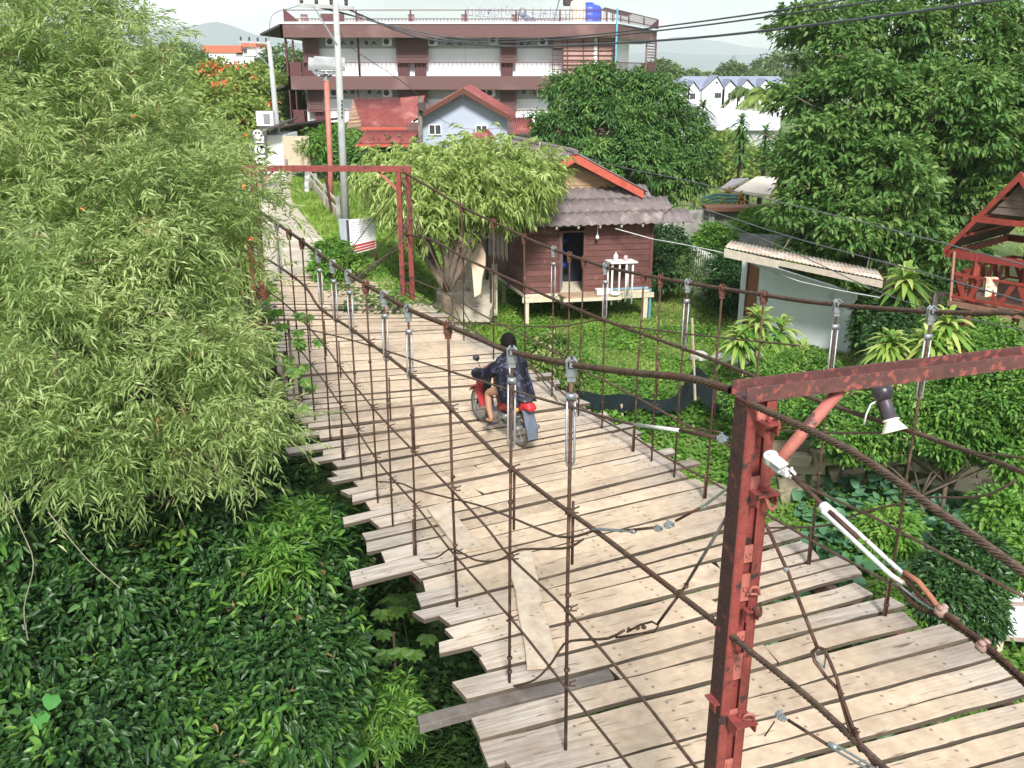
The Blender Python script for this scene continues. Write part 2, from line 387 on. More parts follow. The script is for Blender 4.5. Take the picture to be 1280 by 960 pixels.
def plank_mat():
    m = bpy.data.materials.new('weathered_plank'); m.use_nodes = True; t = m.node_tree; L = t.links; b = t.nodes['Principled BSDF']; b.inputs['Roughness'].default_value = .9
    b.inputs['Specular IOR Level'].default_value = .2
    tcg = t.nodes.new('ShaderNodeTexCoord'); uv = t.nodes.new('ShaderNodeUVMap'); oi = t.nodes.new('ShaderNodeObjectInfo')
    sx = t.nodes.new('ShaderNodeSeparateXYZ'); L.new(uv.outputs[0], sx.inputs[0])
    # grain: stretched along the plank, offset per plank
    ad = t.nodes.new('ShaderNodeVectorMath'); ad.operation = 'ADD'; cm = t.nodes.new('ShaderNodeCombineXYZ')
    mu = t.nodes.new('ShaderNodeMath'); mu.operation = 'MULTIPLY'; mu.inputs[1].default_value = 37.3; L.new(oi.outputs['Random'], mu.inputs[0]); L.new(mu.outputs[0], cm.inputs[2]); L.new(mu.outputs[0], cm.inputs[0])
    L.new(uv.outputs[0], ad.inputs[0]); L.new(cm.outputs[0], ad.inputs[1])
    mp = t.nodes.new('ShaderNodeMapping'); mp.inputs['Scale'].default_value = (1.1, 22, 1); L.new(ad.outputs[0], mp.inputs['Vector'])
    n1 = t.nodes.new('ShaderNodeTexNoise'); n1.inputs['Scale'].default_value = 1.6; n1.inputs['Detail'].default_value = 8; n1.inputs['Roughness'].default_value = .7; L.new(mp.outputs[0], n1.inputs['Vector'])
    n2 = t.nodes.new('ShaderNodeTexNoise'); n2.inputs['Scale'].default_value = 1.3; n2.inputs['Detail'].default_value = 5; L.new(ad.outputs[0], n2.inputs['Vector'])
    n3 = t.nodes.new('ShaderNodeTexNoise'); n3.inputs['Scale'].default_value = 9; n3.inputs['Detail'].default_value = 6; L.new(ad.outputs[0], n3.inputs['Vector'])
    gr = t.nodes.new('ShaderNodeValToRGB'); e = gr.color_ramp.elements; e[0].position = .30; e[1].position = .62; e[0].color = (.20, .17, .145, 1); e[1].color = (.50, .455, .40, 1); L.new(n1.outputs['Fac'], gr.inputs['Fac'])
    # dust: worn pale centre of the deck (u = metres from the centre line)
    ab = t.nodes.new('ShaderNodeMath'); ab.operation = 'ABSOLUTE'; L.new(sx.outputs['X'], ab.inputs[0])
    a2 = t.nodes.new('ShaderNodeMath'); a2.operation = 'MULTIPLY_ADD'; a2.inputs[1].default_value = 2.2; L.new(n2.outputs['Fac'], a2.inputs[0]); L.new(ab.outputs[0], a2.inputs[2])
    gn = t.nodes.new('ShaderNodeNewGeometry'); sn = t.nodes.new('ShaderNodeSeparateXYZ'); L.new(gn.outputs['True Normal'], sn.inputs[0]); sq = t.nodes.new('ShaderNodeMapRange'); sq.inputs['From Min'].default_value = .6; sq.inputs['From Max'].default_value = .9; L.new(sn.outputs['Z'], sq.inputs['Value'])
    mr = t.nodes.new('ShaderNodeMapRange'); mr.inputs['From Min'].default_value = 3.25; mr.inputs['From Max'].default_value = 2.3; mr.inputs['To Max'].default_value = .88; mr.inputs['To Min'].default_value = .03; L.new(a2.outputs[0], mr.inputs['Value'])
    dn = t.nodes.new('ShaderNodeValToRGB'); e = dn.color_ramp.elements; e[0].position = .3; e[1].position = .68; e[0].color = (.47, .355, .25, 1); e[1].color = (.61, .485, .355, 1); L.new(n3.outputs['Fac'], dn.inputs['Fac'])
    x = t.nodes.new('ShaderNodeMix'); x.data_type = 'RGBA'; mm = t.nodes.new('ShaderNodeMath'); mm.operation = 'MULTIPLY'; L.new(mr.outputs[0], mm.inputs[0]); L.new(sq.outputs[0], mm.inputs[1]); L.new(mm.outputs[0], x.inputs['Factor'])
    dk = t.nodes.new('ShaderNodeMix'); dk.data_type = 'RGBA'; dk.inputs['A'].default_value = (.10, .08, .062, 1); L.new(sq.outputs[0], dk.inputs['Factor']); L.new(gr.outputs[0], dk.inputs['B']); L.new(dk.outputs['Result'], x.inputs['A']); L.new(dn.outputs[0], x.inputs['B'])  # unworn side faces tinted dark to deepen the shade in the gaps
    n5 = t.nodes.new('ShaderNodeTexNoise'); n5.inputs['Scale'].default_value = .55; n5.inputs['Detail'].default_value = 7; n5.inputs['Roughness'].default_value = .7; L.new(tcg.outputs['Object'], n5.inputs['Vector'])
    m5 = t.nodes.new('ShaderNodeMapRange'); m5.inputs['From Min'].default_value = .48; m5.inputs['From Max'].default_value = .66; m5.inputs['To Max'].default_value = .6; L.new(n5.outputs['Fac'], m5.inputs['Value'])
    x5 = t.nodes.new('ShaderNodeMix'); x5.data_type = 'RGBA'; x5.inputs['B'].default_value = (.25, .19, .14, 1); L.new(m5.outputs[0], x5.inputs['Factor']); L.new(x.outputs['Result'], x5.inputs['A']); x = x5
    # cracks / knots
    mp2 = t.nodes.new('ShaderNodeMapping'); mp2.inputs['Scale'].default_value = (2.2, 26, 1); L.new(ad.outputs[0], mp2.inputs['Vector'])
    n4 = t.nodes.new('ShaderNodeTexNoise'); n4.inputs['Scale'].default_value = 1.2; n4.inputs['Detail'].default_value = 3; L.new(mp2.outputs[0], n4.inputs['Vector'])
    mc = t.nodes.new('ShaderNodeMapRange'); mc.inputs['From Min'].default_value = .645; mc.inputs['From Max'].default_value = .70; mc.inputs['To Max'].default_value = .75; L.new(n4.outputs['Fac'], mc.inputs['Value'])
    y = t.nodes.new('ShaderNodeMix'); y.data_type = 'RGBA'; y.inputs['B'].default_value = (.10, .065, .045, 1); L.new(mc.outputs[0], y.inputs['Factor']); L.new(x.outputs['Result'], y.inputs['A'])
    def mth(op, a, b=None):
        n_ = t.nodes.new('ShaderNodeMath'); n_.operation = op
        for i_, v_ in enumerate((a, b)):
            if v_ is None: continue
            if isinstance(v_, (int, float)): n_.inputs[i_].default_value = v_
            else: L.new(v_, n_.inputs[i_])
        return n_.outputs[0]
    ua = mth('SUBTRACT', mth('MODULO', mth('ADD', ab.outputs[0], .425), .85), .425); va = mth('SUBTRACT', mth('ABSOLUTE', sx.outputs['Y']), .055)
    dn_ = mth('SQRT', mth('ADD', mth('MULTIPLY', ua, ua), mth('MULTIPLY', va, va)))
    mn = t.nodes.new('ShaderNodeMapRange'); mn.inputs['From Min'].default_value = .022; mn.inputs['From Max'].default_value = .006; mn.inputs['To Max'].default_value = .75; L.new(dn_, mn.inputs['Value'])
    yn = t.nodes.new('ShaderNodeMix'); yn.data_type = 'RGBA'; yn.inputs['B'].default_value = (.11, .07, .05, 1); L.new(mn.outputs[0], yn.inputs['Factor']); L.new(y.outputs['Result'], yn.inputs['A']); y = yn
    hs = t.nodes.new('ShaderNodeHueSaturation'); mv = t.nodes.new('ShaderNodeMapRange'); mv.inputs['To Min'].default_value = .80; mv.inputs['To Max'].default_value = 1.08; L.new(oi.outputs['Random'], mv.inputs['Value']); L.new(mv.outputs[0], hs.inputs['Value']); L.new(y.outputs['Result'], hs.inputs['Color'])
    L.new(hs.outputs[0], b.inputs['Base Color'])
    bp = t.nodes.new('ShaderNodeBump'); bp.inputs['Strength'].default_value = .5; bp.inputs['Distance'].default_value = .01; L.new(n1.outputs['Fac'], bp.inputs['Height']); L.new(bp.outputs[0], b.inputs['Normal'])
    return m
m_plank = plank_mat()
m_plank_dark = M_('dark_tarry_timber', (.085, .07, .062), (.17, .15, .135), .9, 3, 0, .6, stretch=(1, 1, 1), c3=(.26, .24, .22), s3=16, l3=.68, h3=.8)
m_plank_grey = M_('grey_bleached_timber', (.42, .39, .35), (.27, .245, .22), .9, 4, 0, .5, c3=(.1, .08, .06), s3=14, l3=.64, h3=.68)
bridge = thing('suspension_bridge', 'rusty cable suspension bridge decked with dusty pale cross planks', 'bridge', (0, 12, 0))
def plank(a, b, w0, th, mat, parent, name='plank', zc=0., jag=.012, tilt=0, ucen=None, smooth=False):
    d = (b-a); Ln = d.length; d.normalize(); s = Vector((-d.y, d.x, 0)) if abs(d.z) < .9 else Vector((1, 0, 0)); up = d.cross(s)*-1
    up = Vector((0, 0, 1)) if abs(d.z) < .5 else up
    n = max(4, int(Ln/.25)); vs = []; uvs = []; ph = random.random()*9
    for i in range(n+1):
        t = i/n; c = a + d*(Ln*t) + up*(.010*math.sin(ph+t*5))
        wl = w0/2 + random.uniform(-jag, jag)*.6; wr = w0/2 + random.uniform(-jag, jag)*.6
        cut = 0
        sk = random.uniform(-.03, .03) if i in (0, n) else 0
        for (o, z) in ((-wl, th/2-.006), (-wl+.008, th/2), (wr-.008, th/2), (wr, th/2-.006), (wr, -th/2), (-wl, -th/2)):
            vs.append(c + s*o + d*(sk*(o/w0)*2) + up*(z + o*tilt)); uvs.append((Ln*t - (ucen if ucen is not None else Ln/2), o))
    fs = []
    for i in range(n):
        for k in range(6):
            k2 = (k+1) % 6; fs.append((i*6+k, i*6+k2, (i+1)*6+k2, (i+1)*6+k))
    fs += [tuple(range(6))[::-1], tuple(n*6+k for k in range(6))]
    off = root_loc(parent) if parent is not None else (a+b)/2
    me = bpy.data.meshes.new(name); me.from_pydata([v-off for v in vs], [], fs); me.materials.append(mat)
    ul = me.uv_layers.new(name='UVMap')
    for p in me.polygons:
        for li, vi in zip(p.loop_indices, p.vertices): ul.data[li].uv = uvs[vi]
    return link(name, me, parent, off)
s = .0; count = 0; rr = random.Random(5)
special = {}
plist = []
while s < lens[-1]-.1:
    wd = rr.uniform(.17, .27) if s < 7.5 else rr.uniform(.15, .22)
    gap = (rr.uniform(.020, .036) if s < 6 else rr.uniform(.014, .028)) if rr.random() < .85 else rr.uniform(.04, .07)
    plist.append((s+wd/2, wd)); s += wd+gap
for i, (sc, wd) in enumerate(plist):
    l, r = deck_line(sc); d = (r-l).normalized()
    el = rr.uniform(-.10, .14); er = rr.uniform(-.12, .16)
    if rr.random() < (.45 if l.y < 12 else .25): el += rr.uniform(.12, .50)
    if rr.random() < .22: er += rr.uniform(.1, .35)
    if sc > 12.5: el = min(el, .1); er = rr.uniform(-.05, .12)
    z = -.045 + rr.uniform(-.012, .012) + .085*float(sm(18.3, 20.0, l.y))
    a = l - d*el; b = r + d*er; a.z = z + rr.uniform(-.006, .006); b.z = z + rr.uniform(-.006, .006)
    cen = (l+r)/2
    q = i
    if abs(l.y-6.45) < .16 and 'dark' not in special:
        special['dark'] = 1; a = a - d*.62
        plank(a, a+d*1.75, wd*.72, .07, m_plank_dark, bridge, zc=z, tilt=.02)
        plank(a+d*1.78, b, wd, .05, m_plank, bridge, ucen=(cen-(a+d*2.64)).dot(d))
        continue
    mt = m_plank
    u = (cen-a).dot(d)
    if rr.random() < .10 and 1.0 < sc < 12:       # a short board butted on: two boards in one row
        cut = rr.uniform(.35, .6)*(b-a).length if rr.random() < .5 else rr.uniform(.6, .85)*(b-a).length
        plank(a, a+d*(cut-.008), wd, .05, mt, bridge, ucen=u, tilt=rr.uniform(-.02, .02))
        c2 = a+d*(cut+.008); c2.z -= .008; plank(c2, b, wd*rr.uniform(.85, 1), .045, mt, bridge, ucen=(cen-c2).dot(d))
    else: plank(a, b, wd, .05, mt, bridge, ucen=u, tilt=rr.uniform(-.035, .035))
# stringers and crossbeams under the planks
m_joist = M_('dark_joist', (.10, .07, .05), (.06, .035, .03), .9, 10, 0, .3, c3=(.22, .07, .05), s3=3)
for k in (.07, .30, .5, .70, .93):
    mb = MB(); pts = []
    for i in range(0, 13):
        l, r = deck_line(lens[-1]*i/12); p = l.lerp(r, k); p.z = -.15; pts.append(p)
    for i in range(12): mb.bar(pts[i], pts[i+1]+(pts[i+1]-pts[i])*.002, .10, .14)
    mb.build('stringer', m_joist, bridge)
# ================================================================ CABLES (all in the two vertical planes of the bridge)
def LPp(l): return [PL(x, y, LP) for x, y in l]
def RPp(l): return [PL(x, y, RP) for x, y in l]
nearpost = Vector((1.205, 4.27, 0)); PD = Vector((1.83, .62, 0)).normalized()
farR = Vector((-2.34, 20.2, 0)); farL = Vector((-5.7, 20.3, 0))
U1 = [farL+Vector((0, 0, 2.9)), Vector((-4.9, 17.2, 2.72))] + LPp([(377, 301), (411, 326), (440, 345), (508, 385), (560, 407), (600, 424), (640, 440), (716, 456), (790, 466), (860, 473)]) + [Vector((1.10, 4.36, 3.47))]
U1b = [Vector((1.16, 4.18, 3.46))] + LPp([(1060, 562), (1160, 630), (1280, 716), (1420, 820)])
U2 = [Vector((-5.5, 19.0, 1.5))] + LPp([(372, 350), (400, 385), (440, 412), (480, 442), (545, 494), (600, 548), (640, 586), (700, 632), (745, 664), (800, 706), (890, 775), (930, 808)])
U2b = LPp([(930, 808), (1010, 872), (1090, 946), (1180, 1030)])
L3 = [Vector((-5.4, 18.6, .9))] + LPp([(356, 380), (400, 425), (430, 465), (475, 520), (535, 582), (600, 650), (637, 695), (710, 765), (800, 870), (872, 962), (940, 1040)])
L4 = [Vector((-5.3, 18.2, .5))] + LPp([(352, 410), (400, 470), (440, 528), (475, 580), (520, 632), (565, 690), (640, 775), (700, 850), (790, 962), (840, 1030)])
L5 = [Vector((-5.4, 18.6, .6))] + LPp([(356, 409), (385, 412), (435, 424), (478, 437), (540, 457), (597, 475), (660, 494), (722, 511), (765, 524), (795, 531)])
L5b = LPp([(795, 531), (852, 538), (906, 549)])
RU1 = [farR+Vector((0, 0, 2.88))] + RPp([(545, 239), (580, 260), (620, 279), (655, 296), (692, 312), (730, 325), (757, 334), (805, 344), (860, 354), (905, 361), (955, 369), (1000, 376), (1047, 381), (1105, 386), (1165, 390), (1230, 392), (1280, 393)]) + [Vector((4.66, 5.5, 3.4))]
RU2 = [farR+Vector((.03, -.08, 1.55))] + RPp([(540, 300), (580, 322), (620, 341), (655, 357), (692, 374), (730, 390), (768, 405), (805, 418), (860, 438), (910, 457), (971, 482), (1035, 505), (1103, 528), (1149, 543), (1215, 566), (1280, 591), (1400, 640)])
RU3 = [farR+Vector((.03, -.08, .6))] + RPp([(560, 368), (600, 392), (640, 412), (680, 432), (727, 462), (757, 477), (802, 500), (860, 532), (930, 566), (991, 598), (1031, 619), (1085, 643), (1135, 670), (1200, 704), (1280, 746)])
RU4 = [farR+Vector((.03, -.08, .25))] + RPp([(560, 392), (610, 425), (655, 451), (692, 482), (727, 509), (790, 545), (830, 570), (900, 608), (962, 645), (1031, 685), (1085, 714), (1132, 739), (1200, 775)])
def cab(name, pts, r, twist=True, parent=bridge, mat=None, n=16, step=.03, pitch=.22, label=None):
    mb = MB()
    if twist: mb.twist(pts, r, 6, pitch, n, step)
    else: mb.tube(spline(pts, .12), r, 8)
    o = mb.build(name, mat or m_cable, parent, smooth=True)
    if label: o['label'] = label
    return o
cab('main_cable', U1, .0235, n=24, step=.02, pitch=.2)
cab('main_cable', U1b, .0185, n=36, step=.012, pitch=.16)
cab('main_cable', U2, .0185, n=24, step=.018, pitch=.16)
cab('main_cable', U2b, .0175, n=36, step=.012, pitch=.16)
cab('side_cable', L3, .0125, n=12, step=.02, pitch=.12)
cab('side_cable', L4, .0125, n=12, step=.02, pitch=.12)
cab('side_cable', L5, .010, False); 
cab('main_cable', RU1, .026, n=12, step=.04); cab('main_cable', RU2, .026, n=12, step=.035)
cab('side_cable', RU3, .015, False); cab('side_cable', RU4, .015, False)
def minor(ptss, pl, r=.009, name='stay_wire', mat=None):
    for l in ptss: cab(name, [PL(x, y, pl) for x, y in l] if not isinstance(l[0], Vector) else l, r, False, mat=mat)
minor([[(472, 602), (500, 604), (520, 612), (560, 622), (600, 632), (637, 646), (680, 664), (700, 671), (722, 670), (745, 662)],
       [(520, 700), (545, 697), (565, 686), (594, 700), (620, 701), (634, 695), (650, 687), (690, 686), (712, 684), (729, 674)],
       [(640, 858), (668, 850), (690, 828), (705, 805), (725, 800), (760, 798), (780, 788)]], LP, .0095)
minor([[(545, 402), (640, 407), (700, 408), (745, 400)], [(745, 400), (800, 410), (900, 422), (1000, 432)], [(960, 537), (1040, 541), (1103, 541)],
       [(962, 660), (1030, 657), (1080, 640), (1137, 627)], [(1148, 621), (1200, 622), (1237, 618), (1270, 600)], [(1149, 543), (1200, 562), (1262, 570), (1300, 578)],
       [(655, 450), (690, 490), (700, 505), (727, 509)], [(765, 541), (800, 533), (860, 535), (900, 540)]], RP, .011)
minor([[Vector((-2.3, 20.15, 2.7)), PL(440, 343, LP)+Vector((.3, 2, 0)), G(410, 372, .25)], [Vector((-2.3, 20.15, 1.9)), G(430, 352, .3)], [Vector((-2.3, 20.15, 1.35)), G(415, 360, .3)],
       [farR+Vector((0, 0, 2.2)), G(600, 432, .2)+Vector((0, 0, .1))], [farR+Vector((0, 0, 2.6)), G(575, 400, .3)]], LP, .011)
minor([[Vector((-2.3, 20.1, 2.75)), PL(480, 310, RP)+Vector((-.9, -.4, -.2)), PL(432, 343, LP)], [Vector((-2.3, 20.1, 1.45)), PL(432, 343, LP)+Vector((.05, 0, -.1))]], LP, .011)
# --- suspenders
def suspender(x, y, ztop, zbot, r, style, parent=bridge, seed=0, crossings=()):
    q = random.Random(seed); mb = MB(); lx, ly = q.uniform(-.03, .03), q.uniform(-.02, .02)
    P = lambda z: Vector((x + lx*(ztop-z)/max(ztop-zbot, .1), y + ly*(ztop-z)/max(ztop-zbot, .1), z))
    zt = ztop - .10
    if style: tb0, tb1 = ztop-.22, ztop-.22-q.uniform(.45, .58)
    mb.tube([P(zt-.02), P((zt+zbot)/2)+Vector((q.uniform(-.01, .01), 0, 0)), P(zbot)], r, 8)
    z = ztop - q.uniform(.9, 1.1)
    if q.random() < .5: mb.tube([P(z)+Vector((r*1.9, 0, 0)), P(z-.5)+Vector((r*1.9, 0, 0))], r*.8, 6)
    if q.random() < .4: mb.tube([P(zbot+.55)+Vector((-r*1.8, 0, 0)), P(zbot)+Vector((-r*1.9, 0, 0))], r*.9, 6)
    for k in range(3): 
        zz = q.uniform(zbot+.15, ztop-.8); mb.lathe(P(zz), [(r*.9, -.015), (r*1.8, -.008), (r*1.8, .008), (r*.9, .015)], 8)
    mb.lathe(P(zbot), [(r, -.02), (r*2.4, -.012), (r*2.4, .012), (r, .02)], 6)
    o = mb.build('suspender', m_rust, parent, True)
    # top clamp
    cm = MB(); c = P(ztop)
    cm.box(c+Vector((0, 0, .012)), (.035, .09, .03)); cm.box(c+Vector((0, 0, -.045)), (.05, .05, .06))
    for sg in (-1, 1): cm.tube([c+Vector((sg*.03, -.02, -.07)), c+Vector((sg*.034, -.02, .03)), c+Vector((sg*.01, -.02, .055))], .008, 6); cm.tube([c+Vector((sg*.03, .02, -.07)), c+Vector((sg*.034, .02, .03)), c+Vector((sg*.01, .02, .055))], .008, 6)
    cm.box(c+Vector((0, 0, -.095)), (.058, .03, .035))
    cm.build('top_clamp', m_galv if style else m_rustred, o)
    if style:
        t = MB(); w_ = .027; M = Matrix.Identity(3)
        t.box(P(tb0), (.066, .034, .045)); t.tube([P(tb0)+Vector((-w_, 0, 0)), P(tb1+.03)+Vector((-w_, 0, 0)), P(tb1)+Vector((-w_*.6, 0, 0)), P(tb1-.022), P(tb1)+Vector((w_*.6, 0, 0)), P(tb1+.03)+Vector((w_, 0, 0)), P(tb0)+Vector((w_, 0, 0))], .0085, 8)
        t.build('turnbuckle', m_galv, o, True)
    for z in crossings:
        c = P(z); k = MB(); a = q.uniform(0, 3)
        k.tube([c+Vector((math.cos(a+t)*r*2.0, math.sin(a+t)*r*2.0, (t-3)*.006)) for t in (0, 1, 2, 3, 4, 5, 6)], .007, 6)
        k.tube([c+Vector((r*2, 0, .02)), c+Vector((r*2+.045, .02, .03))], .006, 6); k.tube([c+Vector((r*2, 0, -.01)), c+Vector((r*2+.04, .02, -.02))], .006, 6)
        k.build('wire_clip', m_rust, o, True)
    return o
def zat(pts, y):
    S = spline(pts, .1); return min(S, key=lambda p: abs(p.y-y)).z
for i, (y, st) in enumerate([(5.83, 1), (6.67, 1), (7.87, 0), (8.84, 1), (9.55, 1), (10.15, 0), (10.8, 1), (11.45, 1), (12.1, 1), (12.95, 0), (13.7, 0), (14.5, 1), (15.4, 0), (16.4, 0), (17.4, 0), (18.4, 0)]):
    x = LP[0]+LP[1]*y; cr = [zat(c, y) for c in (U2, L3, L4)] if y < 13.8 else []
    if y > 15: x = farL.x + (x-farL.x)*.75
    suspender(x, y, zat(U1, y)-.01, -.12, .0135 if y < 8 else .0115, st, seed=i, crossings=cr)
for i, (px, py, st) in enumerate([(577, 258, 0), (617, 277, 0), (655, 296, 0), (692, 312, 1), (712, 319, 0), (730, 325, 0), (757, 333, 1), (805, 344, 0), (826, 348, 0), (860, 354, 1), (903, 361, 0), (955, 369, 0), (1047, 381, 1), (1165, 390, 1)]):
    p = PL(px, py, RP); cr = [zat(c, p.y) for c in (RU2, RU3, RU4)]
    suspender(p.x, p.y, p.z, -.12 - .1*(i % 3 == 1), .0125, st, seed=50+i, crossings=cr)
# --- crossbeams hung from the suspenders
for y in (5.83, 6.67, 7.87, 8.84, 9.9, 10.9, 12.0, 13, 14, 15, 16.2, 17.5, 19):
    x = LP[0]+LP[1]*y; a = Vector((x, y, -.28)); best = min(range(0, 200), key=lambda k: abs(deck_line(lens[-1]*k/199)[0].y-y))
    l, r = deck_line(lens[-1]*best/199); d = (r-l).normalized(); b = a + d*((r-l).length-.35)
    mb = MB(); mb.bar(a-d*.1, b, .09, .008).bar(a-d*.1+Vector((0, 0, .055)), b+Vector((0, 0, .055)), .012, .10).bar(a-d*.1+Vector((0, 0, .11)), b+Vector((0, 0, .11)), .09, .008)
    mb.build('crossbeam', m_rustred, bridge)
# ================================================================ loose boards lying on the deck
def loose(p1, p2, w0, mat, label):
    a, b = G(*p1, .0), G(*p2, .0); a.z = .012; b.z = .012
    o = plank(a, b, w0, .035, mat, None, 'loose_board', jag=.02)
    tag(o, label, 'board')
m_board = M_('pale_split_board', (.56, .47, .37), (.40, .32, .24), .9, 5, 0, .5, c3=(.22, .15, .10), s3=14, l3=.64, h3=.72)
loose((650, 692), (678, 836), .26, m_board, 'loose split board lying lengthways over the planks at the near left edge')
loose((546, 634), (588, 690), .26, m_board, 'smaller loose board lying across the planks behind the other loose one')
# ================================================================ NEAR PORTAL
def portal_near():
    T = thing('bridge_portal', 'near red steel portal post with dark channel crossbeam over the deck', 'portal', nearpost)
    d = PD; s = Vector((-d.y, d.x, 0)); M = Matrix((d, s, Vector((0, 0, 1)))).transposed()     # s points away from camera
    def post(base, top):
        mb = MB(); B = base
        w_, dp = .165, .12
        # two channels, webs outwards
        for sg in (-1, 1):
            mb.box(B+d*(sg*(w_/2-.004))+Vector((0, 0, top/2-.3)), (.008, dp, top+.6), M)
            for e in (-1, 1): mb.box(B+d*(sg*(w_/2-.030))+s*(e*(dp/2-.004))+Vector((0, 0, top/2-.3)), (.052, .008, top+.6), M)
        o = mb.build('post', m_red, T)
        # battens between the channels
        z = .1; q = random.Random(3); k = 0
        bt = MB(); dkw = MB(); dkw.box(B-d*(w_/2+.0015)+Vector((0, 0, top/2-.3)), (.003, dp-.004, top+.58), M); dkw.build('shaded_web', M_('dark_maroon_web', (.075, .026, .026), (.04, .02, .022), .6, 10, 0, .3, c3=(.20, .045, .04), s3=12, l3=.60, h3=.66), o)  # thin plate coloured dark maroon to carry the shade of the left face
        for z, h_ in ((3.36, .10), (2.98, .16), (2.62, .10), (2.42, .16), (2.12, .06), (1.93, .16), (1.6, .10), (1.28, .06), (1.08, .14), (.8, .12), (.45, .12), (.15, .1)):
            bt = MB(); bt.box(B-s*(dp/2-.008)+Vector((0, 0, z)), (.075, .008, h_), M)
            bt.lathe(B-s*(dp/2+.001)+Vector((0, 0, z)), [(.017, -.006), (.017, .006), (.011, .006), (.011, -.004)], 12, M @ rotm(R(90), 'X')); bt.build('batten', m_redpink, o)
        MB().box(B-s*(.028)+Vector((0, 0, top/2)), (.10, .004, top), M).build('back_plate', m_red, o)
        return o
    post(nearpost, 3.46)
    rp = nearpost + d*3.78; post(rp, 3.46)
    # crossbeam: channel, open side up
    zb = 3.47; a = nearpost - d*.10; b = rp + d*.15; L = (b-a).length; c = (a+b)/2
    mb = MB(); mb.box(c+Vector((0, 0, zb)), (L, .13, .008), M)
    for e in (-1, 1): mb.box(c+s*(e*.065)+Vector((0, 0, zb+.034)), (L, .008, .076), M)
    o = mb.build('crossbeam', M_('worn_red_and_rust', (.13, .05, .045), (.08, .035, .033), .6, 9, 0, .3, c3=(.27, .075, .06), s3=24, l3=.54, h3=.64), T)
    wl = MB(); wl.box(c+d*.0+Vector((0, 0, zb+.0052)), (L-.04, .12, .002), M); wl.build('dark_channel_bed', m_dark, o)  # near-black strip along the bed of the channel
    # diagonal braces
    for base, sg in ((nearpost, 1), (rp, -1)):
        k = MB(); k.tube([base+d*(sg*.09)+Vector((0, 0, 3.02)), base+d*(sg*.50)+Vector((0, 0, 3.45))], .032, 12); k.build('brace', m_redpink, T, True)
    st = MB(); st.box(nearpost+d*1.82+s*.03+Vector((0, 0, 3.66)), (.10, .06, .36), M).box(nearpost+d*1.82+s*.03+Vector((0, 0, 3.50)), (.16, .10, .02), M)
    st.build('stub_post', M_('pale_pink_red_paint', (.50, .24, .20), (.42, .18, .15), .6, 8), T)
    # brackets and shackles on the camera side
    f = nearpost - s*.065
    def shackle(p, r, dirv, name='shackle', mat=m_redpink, tilt=0):
        mb = MB(); d_, a_, b_ = frame(dirv)
        pts = [p + a_*(-r)] + [p + a_*(r*math.cos(math.pi-t)) + d_*(r*1.3*math.sin(t)+r) for t in np.linspace(0, math.pi, 9)] + [p + a_*r]
        mb.tube(pts, r*.30, 8); mb.tube([p-a_*r*1.5, p+a_*r*1.5], r*.26, 8); mb.build(name, mat, T, True)
    def bracket(z, dx, w_=.11, dpt=.07):
        mb = MB(); c = f + d*dx + Vector((0, 0, z)); mb.box(c - s*(dpt/2-.004), (w_, dpt, .010), M)
        for sg in (-1, 1): mb.box(c - s*(dpt/2-.004) + d*(sg*(w_/2-.006)) + Vector((0, 0, -.03)), (.010, dpt*.8, .06), M)
        mb.lathe(c - s*.03 + Vector((0, 0, .008)), [(.016, 0), (.016, .014), (.001, .015)], 6)
        mb.build('bracket', m_red, T)
    bracket(3.36, .02, .09); bracket(2.99, .025, .12, .09); bracket(2.30, .03, .08, .05); bracket(1.62, .02, .13, .11)
    shackle(f+d*.05+Vector((0, 0, 3.33))-s*.02, .026, Vector((0, -.25, 1)))
    shackle(f+d*.05+Vector((0, 0, 2.97))-s*.05, .03, Vector((.3, -.3, -1)))
    shackle(f+d*.03+Vector((0, 0, 2.40))-s*.03, .024, Vector((0, -.3, 1)))
    shackle(f+d*.05+Vector((0, 0, 2.33))-s*.04, .024, Vector((.3, -.3, -1)), mat=m_rust)
    shackle(f+d*.05+Vector((0, 0, 1.62))-s*.06, .028, Vector((0, -.4, 1)))
    lb = MB(); lb.box(nearpost-d*.10+Vector((0, 0, 1.70)), (.05, .10, .008), M).box(nearpost-d*.10+Vector((0, 0, 1.67)), (.008, .06, .07), M); lb.build('bracket', m_red, T)
    return T
portal_near()
# ---- stays tied to the near post: each a rod or turnbuckle assembly
def rigging(name, label, parts):
    pts = [p for _, ps, *_ in parts for p in ps]
    T = thing(name, label, 'cable stay', pts[0])
    for nm, ps, r, mat in parts:
        MB().tube(ps if len(ps) > 2 else ps, r, 8).build(nm, mat, T, True)
    return T
def turnb(T, a, b, gap, r, mat=m_galv):
    d_, s_, u_ = frame(b-a); mb = MB()
    for sg in (-1, 1): mb.tube([a+s_*(sg*gap*.5), a+s_*sg*gap+d_*.02, b+s_*sg*gap-d_*.05, b+s_*sg*gap*.5-d_*.01, b], r, 8)
    mb.lathe(a, [(r*2, -.02), (r*2.6, -.012), (r*2.6, .02), (r*2, .028)], 10, Matrix((s_, u_, d_)).transposed())
    mb.build('turnbuckle', mat, T, True)
def clampblock(T, p, dirv, sz, mat=m_galv):
    d_, s_, u_ = frame(dirv); M = Matrix((s_, d_, u_)).transposed(); mb = MB()
    mb.box(p, (sz, sz*.5, sz*.45), M); mb.box(p+d_*sz*.1, (sz*.5, sz*1.1, sz*.3), M)
    for i in (-1, 1):
        mb.lathe(p+s_*(i*sz*.3)-d_*0+u_*sz*.25, [(sz*.13, 0), (sz*.13, sz*.22), (0.002, sz*.23)], 6, M)
        mb.lathe(p+s_*(i*sz*.42)+d_*sz*.3, [(sz*.16, -sz*.12), (sz*.2, 0), (sz*.16, sz*.12)], 8, M)
    mb.build('cable_clamp', mat, T)
q = lambda x, y: PL(x, y, LP)
